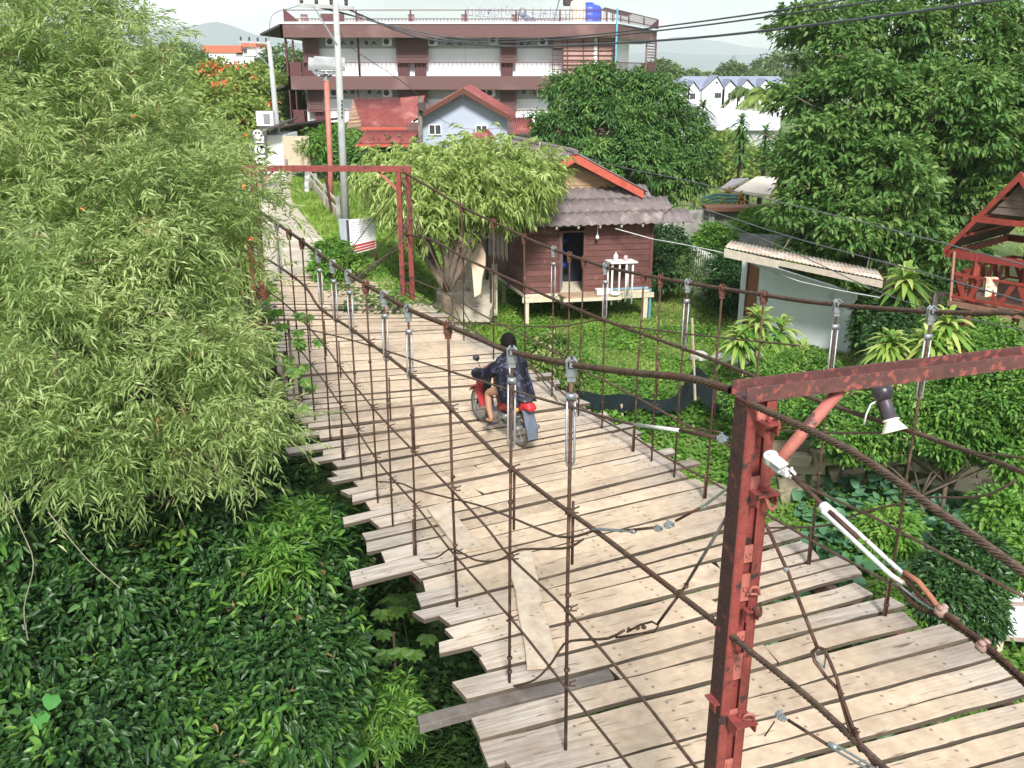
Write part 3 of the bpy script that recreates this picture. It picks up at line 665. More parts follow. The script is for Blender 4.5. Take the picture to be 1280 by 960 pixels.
Tn = thing('backstay', 'long white turnbuckle stay running from the near red post down to clamped twin cables', 'cable stay', q(968, 578))
def sheave(T, p, dirv, r):
    d_, s_, u_ = frame(dirv, Vector((.7, -.7, .3))); mb = MB(); M = Matrix((d_, s_, u_)).transposed()
    mb.lathe(p, [(r*.4, -.02), (r, -.02), (r, -.012), (r*.7, -.006), (r*.7, .006), (r, .012), (r, .02), (r*.4, .02)], 18, M)
    mb.lathe(p, [(r*.3, -.028), (r*.3, .028)], 8, M); mb.build('pulley', m_wsteel, T, True)
MB().tube([q(985, 590), q(1031, 633)], .011, 10).build('rod', m_rust, Tn, True)
# white thimble block next to the post
mbt = MB(); d_, s_, u_ = frame(q(1000, 600)-q(962, 572), Vector((.3, -.9, .2))); Mx = Matrix((d_, s_, u_)).transposed()
mbt.box(q(972, 580)+u_*.018, (.10, .055, .008), Mx).box(q(972, 580)-u_*.018, (.10, .055, .008), Mx)
mbt.lathe(q(964, 573), [(.034, -.024), (.036, -.018), (.036, .018), (.034, .024)], 16, Mx).lathe(q(964, 573), [(.012, -.034), (.012, .034)], 8, Mx)
mbt.build('thimble_block', m_wsteel, Tn)
clampblock(Tn, q(985, 591), q(1000, 603)-q(985, 591), .055, m_wsteel)
turnb(Tn, q(1031, 635), q(1132, 728), .028, .0105, m_wsteel)
MB().tube([q(1031, 634), q(1072, 672)], .010, 8).build('screw_rod', m_rust, Tn, True)
c1 = [q(1128, 722), q(1150, 748), q(1180, 770), q(1230, 808), q(1290, 862), q(1360, 930)]
MB().twist([p+Vector((0, 0, .012)) for p in c1], .011, 6, .12, 14, .012).build('cable', m_rust, Tn, True)
MB().twist([p+Vector((.01, -.01, -.012)) for p in [q(1122, 728), q(1140, 752)]+c1[2:]], .011, 6, .12, 14, .012).build('cable', m_rust, Tn, True)
MB().tube([q(1118, 722), q(1128, 735), q(1150, 752), q(1172, 764)], .005, 6).build('thimble', m_galv, Tn, True)
MB().tube([q(1130, 715), q(1148, 727), q(1165, 748), q(1176, 764)], .011, 8).build('thimble', M_('orange_rust', (.35, .14, .08), (.22, .09, .06), .8, 12), Tn, True)
for x, y in ((1176, 764), (1228, 808)):
    c = q(x, y); dd = (q(1240, 820)-q(1170, 760)).normalized(); d_, s_, u_ = frame(dd); mb = MB(); Mx = Matrix((s_, u_, d_)).transposed()
    mb.lathe(c, [(.014, -.022), (.024, -.014), (.024, .014), (.014, .022)], 10, Mx)
    for sg in (-1, 1): mb.lathe(c+u_*.02+s_*sg*.012, [(.010, -.012), (.012, 0), (.010, .014)], 8, Mx)
    mb.build('cable_clamp', M_('rusty_grey_clamp', (.33, .25, .22), (.25, .10, .07), .7, 30), Tn, True)
# other stays
T2 = thing('guy_stay', 'thin stay with a grey turnbuckle crossing the deck to the near post', 'cable stay', q(745, 662))
MB().tube([q(775, 664)+Vector((0, 0, 0)), q(822, 659)], .009, 8).build('rod', m_rust, T2, True)
turnb(T2, q(792, 664), q(738, 661), .014, .006)
clampblock(T2, q(835, 656), Vector((1, -.3, .2)), .055); clampblock(T2, q(822, 661), Vector((1, -.3, .2)), .045)
MB().tube([q(845, 651), q(880, 632)], .008, 8).build('rod', m_rustred, T2, True)
turnb(T2, q(878, 634), q(912, 608), .009, .005, M_('greenish_steel', (.34, .42, .38), (.25, .28, .26), .5, 10, .4))
T3 = thing('guy_stay', 'steel rod stay slanting from the post down to knotted clips above the planks', 'cable stay', q(910, 645))
MB().tube([q(912, 640), q(858, 730)], .009, 8).build('rod', M_('dull_steel', (.22, .20, .19), (.13, .10, .09), .5, 14, .5), T3, True)
MB().tube([q(855, 735), q(822, 780)], .009, 8).build('rod', m_rust, T3, True)
for x, y in ((858, 732), (851, 740)): clampblock(T3, q(x, y), Vector((-.6, 0, -1)), .034, m_rust)
for x, y in ((786, 787), (796, 785), (804, 784)): clampblock(T3, q(x, y), Vector((1, 0, 0)), .030, m_rust)
MB().tube([q(784, 790), q(800, 781), q(815, 777), q(823, 782), q(818, 790), q(800, 792), q(770, 797)], .007, 8).build('eye_loop', m_rust, T3, True)
T4 = thing('guy_stay', 'rod and thimble loop stay hanging from the near post over the near planks', 'cable stay', q(957, 652))
MB().tube([q(957, 655), q(985, 715), q(1021, 808)], .009, 8).build('rod', m_rust, T4, True)
MB().lathe(q(983, 712), [(.009, -.012), (.015, -.008), (.015, .008), (.009, .012)], 8).build('coupling', m_galv, T4)
MB().tube([q(1048, 862), q(1034, 848), q(1018, 826), q(1015, 815), q(1022, 809), q(1031, 812), q(1037, 826), q(1046, 848), q(1050, 864), q(1068, 915), q(1100, 970), q(1140, 1030)], .0085, 8).build('cable_loop', m_rust, T4, True)
MB().tube([q(1048, 862), q(1062, 912), q(1076, 940)], .0085, 8).build('cable_tail', m_rust, T4, True)
MB().tube([q(1018, 815), q(1023, 810), q(1030, 813), q(1032, 822), q(1030, 835), q(1022, 826), q(1018, 815)], .0045, 6).build('thimble', m_galv, T4, True)
for x, y in ((1050, 866), (1070, 914)): clampblock(T4, q(x, y), Vector((.4, 0, -1)), .034, m_rust)
T5 = thing('guy_stay', 'short stay with a loose grey clamp at the bottom beside the post', 'cable stay', q(970, 895))
q5 = lambda x, y: PL(x, y, (LP[0]-.03, LP[1]))
MB().tube([q5(985, 900), q5(1036, 932)], .008, 8).build('rod', m_rust, T5, True); clampblock(T5, q5(975, 895), Vector((1, 0, -.5)), .05, m_galv)
MB().tube([q5(968, 902), q5(956, 920)], .004, 6).build('bolt', m_rustred, T5, True)
turnb(T5, q5(1040, 932), q5(1130, 985), .016, .006)
T6 = thing('guy_stay', 'grey rod stay reaching the left side of the near post under the crossbeam', 'cable stay', q(795, 531))
MB().tube([q(795, 531), q(850, 538)], .011, 8).build('rod', m_wsteel, T6, True); MB().tube([q(850, 538), q(900, 548)], .011, 8).build('rod', m_rust, T6, True)
clampblock(T6, q(902, 548), Vector((1, -.2, 0)), .055); 
# ================================================================ FAR PORTAL
def portal_far():
    T = thing('bridge_portal', 'far rusty red portal frame where the bridge meets the dirt path', 'portal', farR)
    d = (farR-farL); d.z = 0; d.normalize(); s = Vector((-d.y, d.x, 0)); M = Matrix((d, s, Vector((0, 0, 1)))).transposed()
    for B in (farR, farL):
        mb = MB()
        for sg in (-1, 1): mb.box(B+d*(sg*.105)+Vector((0, 0, 1.3)), (.10, .14, 3.2), M)
        o = mb.build('post', m_red, T)
        for z in (2.75, 2.45, 1.75, 1.5, 1.3, .9, .45, .25): MB().box(B-s*.04+Vector((0, 0, z)), (.13, .02, .05), M).build('batten', m_rustred, o)
        for z in (2.6, 1.62, .3): MB().tube([B-s*.06+Vector((-.05, 0, z)), B-s*.12+Vector((0, 0, z+.05)), B-s*.06+Vector((.05, 0, z))], .018, 6).build('hook', m_rustred, o)
    MB().bar(farL-d*.15+Vector((0, 0, 2.95)), farR+d*.17+Vector((0, 0, 2.95)), .14, .12).build('crossbeam', m_red, T)
    for B, sg in ((farR, -1), (farL, 1)): MB().bar(B+d*(sg*.08)+Vector((0, 0, 2.45)), B+d*(sg*.58)+Vector((0, 0, 2.93)), .05, .05).build('brace', m_redpink, T)
    MB().tube([farR+d*-1.7+Vector((0, 0, 2.9)), farR+d*-1.62+Vector((0, .1, 2.0))], .03, 8).build('hanger', m_rust, T)
portal_far()
# ================================================================ FLOODLIGHT on the right cable
def floodlight():
    p = PL(1103, 490, RP) ; p.y -= .25; p = PL(1103, 490, (RP[0]-.12, RP[1]))
    top = p; bot = PL(1116, 532, (RP[0]-.12, RP[1]))
    T = thing('floodlight', 'black floodlight with flared white shade hanging by the right hand cables', 'lamp', bot)
    d_, s_, u_ = frame(bot-top, Vector((0, 1, 0))); M = Matrix((s_, u_, d_)).transposed()
    L = (bot-top).length
    hd = MB(); hd.lathe(top-d_*.0, [(.03, -.085), (.07, -.07), (.093, -.03), (.098, .01), (.08, .06), (.05, .08)], 18, M); hd.build('head', M_('black_plastic', (.02, .02, .03), (.04, .03, .035), .35, 20), T, True)
    MB().lathe(top+d_*.06, [(.045, 0), (.052, .03), (.062, .21), (.05, .215)], 16, M).build('housing', M_('dark_blue_grey_plastic', (.05, .05, .075), (.08, .05, .06), .45, 10), T, True)
    MB().lathe(top+d_*.255, [(.062, 0), (.075, .005), (.075, .018), (.06, .022), (.115, .115), (.118, .12), (.11, .118), (.05, .03)], 24, M).build('shade', M_('warm_white_enamel', (.82, .80, .70), (.72, .70, .62), .4, 6), T, True)
    MB().tube([top+s_*-.02+d_*.05, top+Vector((-.09, 0, -.12)), top+Vector((-.12, 0, -.22)), top+Vector((-.13, 0, -.32))], .008, 6).build('wire', m_wpaint, T, True)
    MB().tube([top-Vector((0, -.05, -.02)), top+Vector((0, .14, -.1)), PL(1103, 520, RP)], .014, 6).build('bracket', m_dark, T, True)
floodlight()
# ================================================================ SKIN BODIES
def skin(name, joints, edges, mat, parent, sub=2, root=0):
    me = bpy.data.meshes.new(name); off = root_loc(parent) if parent is not None else Vector()
    me.from_pydata([Vector(j[0])-off for j in joints], edges, []); o = link(name, me, None)
    md = o.modifiers.new('s', 'SKIN'); sv = me.skin_vertices[0].data
    for i, j in enumerate(joints):
        r = j[1]; sv[i].radius = (r, r) if not isinstance(r, tuple) else r
        sv[i].use_root = (i == root)
    sb = o.modifiers.new('b', 'SUBSURF'); sb.levels = sub; sb.render_levels = sub
    dg = bpy.context.evaluated_depsgraph_get(); ev = o.evaluated_get(dg)
    nm = bpy.data.meshes.new_from_object(ev); nm.materials.clear(); nm.materials.append(mat)
    nm.polygons.foreach_set('use_smooth', [True]*len(nm.polygons)); nm.polygons.foreach_set('material_index', [0]*len(nm.polygons))
    bpy.data.objects.remove(o); o = link(name, nm, parent, off); return o
# ================================================================ MOTORBIKE + RIDER
def motorbike():
    rear = G(649, 557, -.02); fr = G(603, 527, -.02); ax = (fr-rear); ax.z = 0; ax.normalize()
    f = ax; s = Vector((-f.y, f.x, 0)); up = Vector((0, 0, 1)); M = Matrix((f, s, up)).transposed()   # s = left of travel
    B = rear.copy(); B.z = -.02
    P = lambda a, b, c: B + f*a + s*b + up*c
    T = thing('motorbike', 'red and black motorbike with mudguard being ridden away over the bridge', 'motorbike', B)
    m_tyre = M_('dusty_rubber', (.07, .065, .06), (.16, .14, .12), .9, 20); m_rim = M_('spoke_metal', (.45, .44, .42), (.3, .3, .3), .35, 20, .8)
    m_bred = M_('red_bodywork', (.40, .022, .028), (.30, .02, .022), .4, 9, c3=(.25, .12, .09), s3=6, l3=.62, h3=.75); m_blk = M_('black_bodywork', (.02, .02, .024), (.035, .035, .04), .35, 5)
    m_mud = M_('blue_grey_mudflap', (.11, .135, .18), (.08, .10, .13), .55, 6)
    R_ = .285
    for x in (0, 1.22):
        mb = MB(); n = 40; ring = [P(x+R_*.88*math.cos(t), 0, R_+R_*.88*math.sin(t)) for t in np.linspace(0, 2*math.pi, n+1)]
        w_ = MB(); vs = []; fs = []
        for i in range(n):
            t = 2*math.pi*i/n
            for k in range(8):
                a = 2*math.pi*k/8; rr = R_*.875+.036*math.cos(a); vs.append(P(x+rr*math.cos(t), .036*math.sin(a), R_+rr*math.sin(t)))
        for i in range(n):
            for k in range(8): fs.append((i*8+k, i*8+(k+1) % 8, ((i+1) % n)*8+(k+1) % 8, ((i+1) % n)*8+k))
        w_.add(vs, fs); wo_ = w_.build('wheel', m_tyre, T, True)
        rm = MB(); vs = []; fs = []
        for i in range(n):
            t = 2*math.pi*i/n
            for (rr, yy) in ((.222, -.022), (.205, 0), (.222, .022), (.215, 0)): vs.append(P(x+rr*math.cos(t), yy, R_+rr*math.sin(t)))
        for i in range(n):
            for k in range(4): fs.append((i*4+k, i*4+(k+1) % 4, ((i+1) % n)*4+(k+1) % 4, ((i+1) % n)*4+k))
        rm.add(vs, fs)
        for i in range(18):
            t = 2*math.pi*i/18; rm.tube([P(x, .03*(-1)**i, R_), P(x+.215*math.cos(t), 0, R_+.215*math.sin(t))], .0025, 4)
        rm.lathe(P(x, 0, R_), [(.03, -.06), (.045, -.04), (.045, .04), (.03, .06)], 14, M @ rotm(R(90), 'X')); rm.build('rim', m_rim, wo_)
    def loft(name, secs, mat, n=12, par=T):      # secs: (a, c, halfwidth, halfheight)
        vs = []; fs = []
        for (a, c, hw, h_) in secs:
            for k in range(n):
                t = 2*math.pi*k/n; vs.append(P(a, hw*math.copysign(abs(math.cos(t))**.7, math.cos(t)), c + h_*math.copysign(abs(math.sin(t))**.7, math.sin(t))))
        for i in range(len(secs)-1):
            for k in range(n): fs.append((i*n+k, i*n+(k+1) % n, (i+1)*n+(k+1) % n, (i+1)*n+k))
        fs += [tuple(range(n))[::-1], tuple((len(secs)-1)*n+k for k in range(n))]
        return MB().add(vs, fs).build(name, mat, par, True)
    loft('tail_body', [(-.34, .74, .05, .03), (-.26, .72, .10, .06), (-.05, .68, .13, .10), (.20, .62, .14, .11), (.42, .52, .10, .10), (.55, .45, .07, .08)], m_bred)
    loft('seat', [(-.28, .79, .06, .02), (-.2, .80, .12, .035), (.15, .78, .14, .045), (.42, .74, .12, .04), (.55, .73, .06, .03)], m_blk)
    # leg shield / front fairing
    for sg in (-1, 1):
        poly = [P(.72, sg*.05, .42), P(.82, sg*.20, .40), P(.90, sg*.24, .62), P(.93, sg*.20, .88), P(.90, sg*.06, .96), P(.84, sg*.05, .7)]
        MB().plate(poly, f*.03).build('leg_shield', m_bred, T)
        poly = [P(.66, sg*.05, .40), P(.70, sg*.14, .38), P(.80, sg*.16, .62), P(.84, sg*.14, .86), P(.82, sg*.04, .9), P(.76, sg*.04, .66)]
        MB().plate(poly, f*.03).build('inner_panel', m_blk, T)
    loft('engine', [(.30, .36, .07, .06), (.40, .33, .12, .11), (.58, .32, .12, .10), (.72, .34, .07, .07)], m_rim)
    loft('handlebar_cover', [(.70, .98, .05, .03), (.78, 1.0, .14, .05), (.90, .98, .12, .06), (.97, .94, .06, .05)], m_bred)
    MB().tube([P(.72, .34, 1.02), P(.78, .2, 1.03), P(.82, 0, 1.01), P(.78, -.2, 1.03), P(.72, -.34, 1.02)], .016, 8).build('handlebar', m_blk, T, True)
    for sg in (-1, 1):
        MB().tube([P(.78, sg*.22, 1.03), P(.80, sg*.28, 1.20)], .006, 6).lathe(P(.80, sg*.29, 1.22), [(.01, -.035), (.045, -.03), (.045, .03), (.01, .035)], 10, M @ rotm(R(90), 'Y')).build('mirror', m_blk, T, True)
        MB().tube([P(.98, sg*.06, .80), P(1.20, sg*.07, .32)], .022, 8).build('fork', m_blk, T, True)
        MB().tube([P(-.02, sg*.12, .66), P(0, sg*.11, .32)], .022, 8).build('shock_absorber', m_rim, T, True)
        MB().bar(P(0, sg*.09, .29), P(.45, sg*.09, .33), .025, .045).build('swing_arm', m_blk, T)
        MB().tube([P(.42, sg*.12, .26), P(.42, sg*.32, .25)], .015, 8).build('foot_peg', m_blk, T)
        MB().lathe(P(-.20, sg*.15, .66), [(.012, 0), (.035, .01), (.035, .04), (.01, .06)], 10, M @ rotm(R(90), 'Y')).build('indicator', M_('amber_lens', (.7, .3, .05), None, .3), T, True)
    MB().tube([P(.5, -.12, .25), P(.2, -.16, .26), P(-.02, -.17, .30), P(-.25, -.17, .36)], [.02, .03, .045, .04], 10).build('exhaust', m_rim, T, True)
    # mudguard arc over the front wheel, long flap at the back
    for x, t0, t1, nm, mt in ((1.22, .5, 2.6, 'front_mudguard', m_bred),):
        vs = []; fs = []
        ts = np.linspace(t0, t1, 12)
        for t in ts:
            for b in (-.06, -.05, .05, .06): vs.append(P(x+(.33-(.03 if abs(b) > .055 else 0))*math.cos(t), b, R_+(.33-(.03 if abs(b) > .055 else 0))*math.sin(t)))
        for i in range(11):
            for k in range(3): fs.append((i*4+k, i*4+k+1, i*4+k+5, i*4+k+4))
        MB().add(vs, fs).build(nm, mt, T, True)
    MB().plate([P(-.24, -.09, .66), P(-.24, .09, .66), P(-.37, .095, .40), P(-.40, .085, .24), P(-.40, -.085, .24), P(-.37, -.095, .40)], f*.012-up*.004).build('rear_mudflap', m_mud, T)
    tl = loft('tail_light', [(-.38, .71, .03, .02), (-.37, .71, .07, .035), (-.30, .73, .09, .045), (-.25, .73, .08, .04)], M_('red_lens', (.75, .03, .04), (.6, .02, .03), .15))
    # ---------------- rider
    T2 = thing('person', 'rider in dark blue camouflage rain cape with black hair and bare legs on the motorbike', 'person', P(.2, 0, 0))
    m_skin = M_('skin', (.42, .23, .15), (.36, .19, .12), .55, 4); m_hair = M_('black_hair', (.006, .006, .006), (.010, .009, .009), .7, 60, 0, .4, spec=.15)
    hip = P(.18, 0, .86); chest = P(.26, 0, 1.22); neck = P(.30, 0, 1.37); head = P(.33, 0, 1.50)
    J = [(hip, .13), (P(.22, 0, 1.04), .125), (chest, .125), (neck, .052), (P(.315, 0, 1.43), .05)]
    E = [(0, 1), (1, 2), (2, 3), (3, 4)]
    for sg in (-1, 1):
        n = len(J); J += [(P(.27, sg*.13, 1.25), .050), (P(.42, sg*.30, 1.10), .042), (P(.66, sg*.32, 1.06), .032), (P(.70, sg*.32, 1.055), .03)]; E += [(2, n), (n, n+1), (n+1, n+2), (n+2, n+3)]
        n = len(J); J += [(P(.30, sg*.13, .83), .085), (P(.62, sg*.19, .70), .062), (P(.56, sg*.21, .48), .05), (P(.48, sg*.21, .32), .034), (P(.50, sg*.21, .28), .034), (P(.62, sg*.22, .262), .026)]
        E += [(0, n), (n, n+1), (n+1, n+2), (n+2, n+3), (n+3, n+4), (n+4, n+5)]
    # head: a rounded skull with jaw, joined on the neck
    n = len(J); J += [(P(.33, 0, 1.48), .082), (P(.335, 0, 1.555), .096), (P(.335, 0, 1.61), .076)]; E += [(4, n), (n, n+1), (n+1, n+2)]
    body = skin('body', J, E, m_skin, T2, 2)
    # face on the far side, ears
    fc = MB()
    for sg in (-1, 1): fc.lathe(P(.335, sg*.087, 1.515), [(.003, -.012), (.022, -.008), (.026, 0), (.018, .008)], 10, M @ rotm(R(90), 'X'))
    fc.tube([P(.415, 0, 1.545), P(.438, 0, 1.515), P(.418, 0, 1.50)], [.008, .014, .01], 8); fc.build('ear_and_nose', m_skin, T2, True)
    ey = MB()
    for sg in (-1, 1): ey.lathe(P(.405, sg*.033, 1.54), [(.001, -.01), (.011, -.005), (.011, .005), (.001, .01)], 8)
    ey.bar(P(.415, -.02, 1.47), P(.415, .02, 1.47), .01, .008); ey.build('eyes_and_mouth', m_hair, T2, True)
    # hands: palms with five fingers curled round the grips
    for sg in (-1, 1):
        g = P(.72, sg*.30, 1.02); hj = [(P(.665, sg*.32, 1.058), .026), (P(.70, sg*.315, 1.052), (.022, .03))]; he = [(0, 1)]
        for k, (dy, r, l) in enumerate(((-.03, .009, .9), (-.01, .0095, 1), (.01, .0095, .97), (.03, .008, .82))):
            m = len(hj); y_ = sg*.315+dy
            hj += [(P(.725, y_, 1.05), r), (P(.725+.028*l, y_, 1.03), r*.95), (P(.735, y_, 1.0), r*.85)]; he += [(1, m), (m, m+1), (m+1, m+2)]
        m = len(hj); hj += [(P(.69, sg*.28, 1.035), .010), (P(.715, sg*.275, 1.01), .009)]; he += [(1, m), (m, m+1)]
        skin('hand', hj, he, m_skin, T2, 1)
    # hair cap with slightly shaggy surface
    hr = MB(); vs = []; fs = []; nu, nv = 28, 16; qq = random.Random(2)
    for j in range(nv+1):
        ph = math.pi*j/nv
        for i in range(nu):
            th = 2*math.pi*i/nu; x_ = math.sin(ph)*math.cos(th); y_ = math.sin(ph)*math.sin(th); z_ = math.cos(ph)
            k = 1 + qq.uniform(-.04, .05)
            rad = k
            if x_ > .35 and z_ < .25: rad *= .72      # face side kept clear
            if z_ < -.55: rad *= .80
            vs.append(P(.325+.124*x_*rad, .114*y_*rad, 1.55+.142*z_*rad))
    for j in range(nv):
        for i in range(nu): fs.append((j*nu+i, j*nu+(i+1) % nu, (j+1)*nu+(i+1) % nu, (j+1)*nu+i))
    hr.add(vs, fs)
    for i in range(700):
        th = qq.uniform(0, 6.283); ph = math.acos(qq.uniform(-.55, 1)); x_ = math.sin(ph)*math.cos(th); y_ = math.sin(ph)*math.sin(th); z_ = math.cos(ph)
        if x_ > .4 and z_ < .2: continue
        a = P(.325+.122*x_, .112*y_, 1.55+.138*z_); o_ = (f*x_+s*y_+up*z_)*.022 + up*-.02 + Vector((qq.uniform(-.012, .012), qq.uniform(-.012, .012), 0)); sd_ = o_.cross(up).normalized()*.006
        hr.add([a-sd_, a+sd_, a+o_], [(0, 1, 2)])
    hr.build('hair', m_hair, T2, True)
    # rain cape: billowing sheet from neck over shoulders, arms and saddle
    m_cape = bpy.data.materials.new('camouflage_rain_cape'); m_cape.use_nodes = True; t = m_cape.node_tree; L = t.links; b = t.nodes['Principled BSDF']; b.inputs['Roughness'].default_value = .5; b.inputs['Specular IOR Level'].default_value = .3
    tc_ = t.nodes.new('ShaderNodeTexCoord'); n1 = t.nodes.new('ShaderNodeTexNoise'); n1.inputs['Scale'].default_value = 11; n1.inputs['Detail'].default_value = 3; n1.inputs['Distortion'].default_value = 1.2
    L.new(tc_.outputs['Object'], n1.inputs['Vector']); r = t.nodes.new('ShaderNodeValToRGB'); r.color_ramp.interpolation = 'CONSTANT'; e = r.color_ramp.elements
    e[0].position = 0; e[0].color = (.004, .004, .010, 1); e[1].position = .54; e[1].color = (.010, .011, .030, 1); x3 = e.new(.605); x3.color = (.085, .09, .16, 1); x4 = e.new(.645); x4.color = (.012, .012, .03, 1)
    L.new(n1.outputs['Fac'], r.inputs['Fac']); L.new(r.outputs[0], b.inputs['Base Color'])
    secs = [ # z, centre a, half depth, half width
        (1.415, .30, .065, .07), (1.38, .28, .10, .13), (1.32, .27, .15, .21), (1.22, .26, .19, .27), (1.10, .25, .22, .30), (.98, .20, .25, .31), (.86, .14, .30, .31), (.78, .10, .34, .30), (.72, .06, .37, .285)]
    vs = []; fs = []; nn_ = 48
    for j, (z, a, hd, hw) in enumerate(secs):
        for k in range(nn_):
            t_ = 2*math.pi*k/nn_; fold_ = 1 + (.03+.012*j)*math.sin(7*t_+j*.5)*min(1, j/3) + .02*math.sin(13*t_+j)
            hd_, hw_ = hd*(.98 if j < 5 else .9), hw*(.95 if j < 4 else .84)
            vs.append(P(a+hd_*math.cos(t_)*fold_, hw_*math.sin(t_)*fold_, z + .025*math.sin(5*t_+j)*min(1, j/4)))
    for j in range(len(secs)-1):
        for k in range(nn_): fs.append((j*nn_+k, j*nn_+(k+1) % nn_, (j+1)*nn_+(k+1) % nn_, (j+1)*nn_+k))
    cape = MB().add(vs, fs).build('rain_cape', m_cape, T2, True)
    for sg in (-1, 1):   # cape sleeves reaching the grips
        q_ = random.Random(4); pts = [P(.26, sg*.14, 1.27), P(.34, sg*.26, 1.15), P(.48, sg*.335, 1.06), P(.62, sg*.35, 1.02), P(.70, sg*.35, 1.0)]
        vs = []; fs = []; rad = [.085, .095, .09, .085, .095]
        sp_ = spline(pts, .05)
        for i, p in enumerate(sp_):
            d = (sp_[min(i+1, len(sp_)-1)]-sp_[max(i-1, 0)]); _, a_, b_ = frame(d); rr = np.interp(i/(len(sp_)-1), np.linspace(0, 1, 5), rad)
            for k in range(16):
                t_ = 2*math.pi*k/16; r2 = rr*(1+.12*math.sin(3*t_+i*1.3)+.07*math.sin(i*2.1+t_)); vs.append(p + a_*math.cos(t_)*r2*.8 + b_*math.sin(t_)*r2)
        for i in range(len(sp_)-1):
            for k in range(16): fs.append((i*16+k, i*16+(k+1) % 16, (i+1)*16+(k+1) % 16, (i+1)*16+k))
        fs.append(tuple(range(16))[::-1])
        MB().add(vs, fs).build('cape_sleeve', m_cape, T2, True)
    MB().plate([P(.13, .10, 1.36), P(.13, .13, 1.36), P(.02, .15, 1.14), P(.02, .12, 1.14)], -f*.012).build('reflective_strip', m_wpaint, T2)
    sh = MB()
    for sg in (-1, 1): sh.plate([P(.44, sg*.21-.04, .228), P(.44, sg*.21+.04, .228), P(.66, sg*.22+.045, .235), P(.70, sg*.22, .236), P(.66, sg*.22-.045, .235)], up*.014)
    sh.build('sandals', m_blk, T2)
    for o_ in (T, T2): o_.location = B + (o_.location-B)*.93; o_.scale = (.93, .93, .93)
motorbike()
# ================================================================ HOUSES
def wallboards(name, p0, ex, n, z0, z1, mat, parent, holes=(), th=.03, nrm=None):
    """horizontal lapped boards from p0 along ex; holes: (u0,u1,z0,z1) in metres"""
    ex = Vector(ex); L = ex.length; e = ex.normalized(); nn = nrm or Vector((e.y, -e.x, 0)); mb = MB(); hgt = (z1-z0)/n; q_ = random.Random(len(name)+n)
    for i in range(n):
        za, zb = z0+i*hgt, z0+(i+1)*hgt; segs = [(0, L)]
        for (u0, u1, h0, h1) in holes:
            if za < h1-.02 and zb > h0+.02:
                ns = []
                for a, b in segs:
                    if u0 > a: ns.append((a, min(b, u0)))
                    if u1 < b: ns.append((max(a, u1), b))
                segs = [x for x in ns if x[1]-x[0] > .02]
        for a, b in segs:
            lo = Vector(p0)+e*a+Vector((0, 0, za)); hi = Vector(p0)+e*b+Vector((0, 0, za)); g = q_.uniform(-.004, .004)
            ob = nn*(th+g); ot = nn*(th*.45)
            v = [lo, hi, hi+Vector((0, 0, hgt-.006)), lo+Vector((0, 0, hgt-.006))]
            v2 = [lo+ob, hi+ob, hi+ot+Vector((0, 0, hgt-.006)), lo+ot+Vector((0, 0, hgt-.006))]
            mb.add(v+v2, [(3, 2, 1, 0), (4, 5, 6, 7), (0, 1, 5, 4), (1, 2, 6, 5), (2, 3, 7, 6), (3, 0, 4, 7)])
    return mb.build(name, mat, parent)
m_redboard = M_('red_brown_boards', (.155, .06, .05), (.10, .040, .035), .8, 3, 0, .5, stretch=(1, 1, 9), c3=(.22, .12, .11), s3=5, l3=.6, h3=.75, island=.22)
m_cream = M_('cream_timber', (.62, .56, .42), (.5, .45, .34), .8, 6, 0, .2)
m_asb = M_('purplish_brown_corrugated_tiles', (.20, .165, .165), (.13, .108, .11), .8, 4, 0, .3, c3=(.30, .25, .23), s3=2.2)
m_redtrim = M_('red_painted_trim', (.50, .10, .065), (.40, .075, .05), .6, 6, 0, .1)
m_tan = M_('tan_gable_boards', (.42, .28, .17), (.30, .19, .115), .85, 3, 0, .3, stretch=(1, 1, 8), island=.15)
m_inside = M_('dark_interior', (.02, .025, .05), (.015, .015, .03), .8)
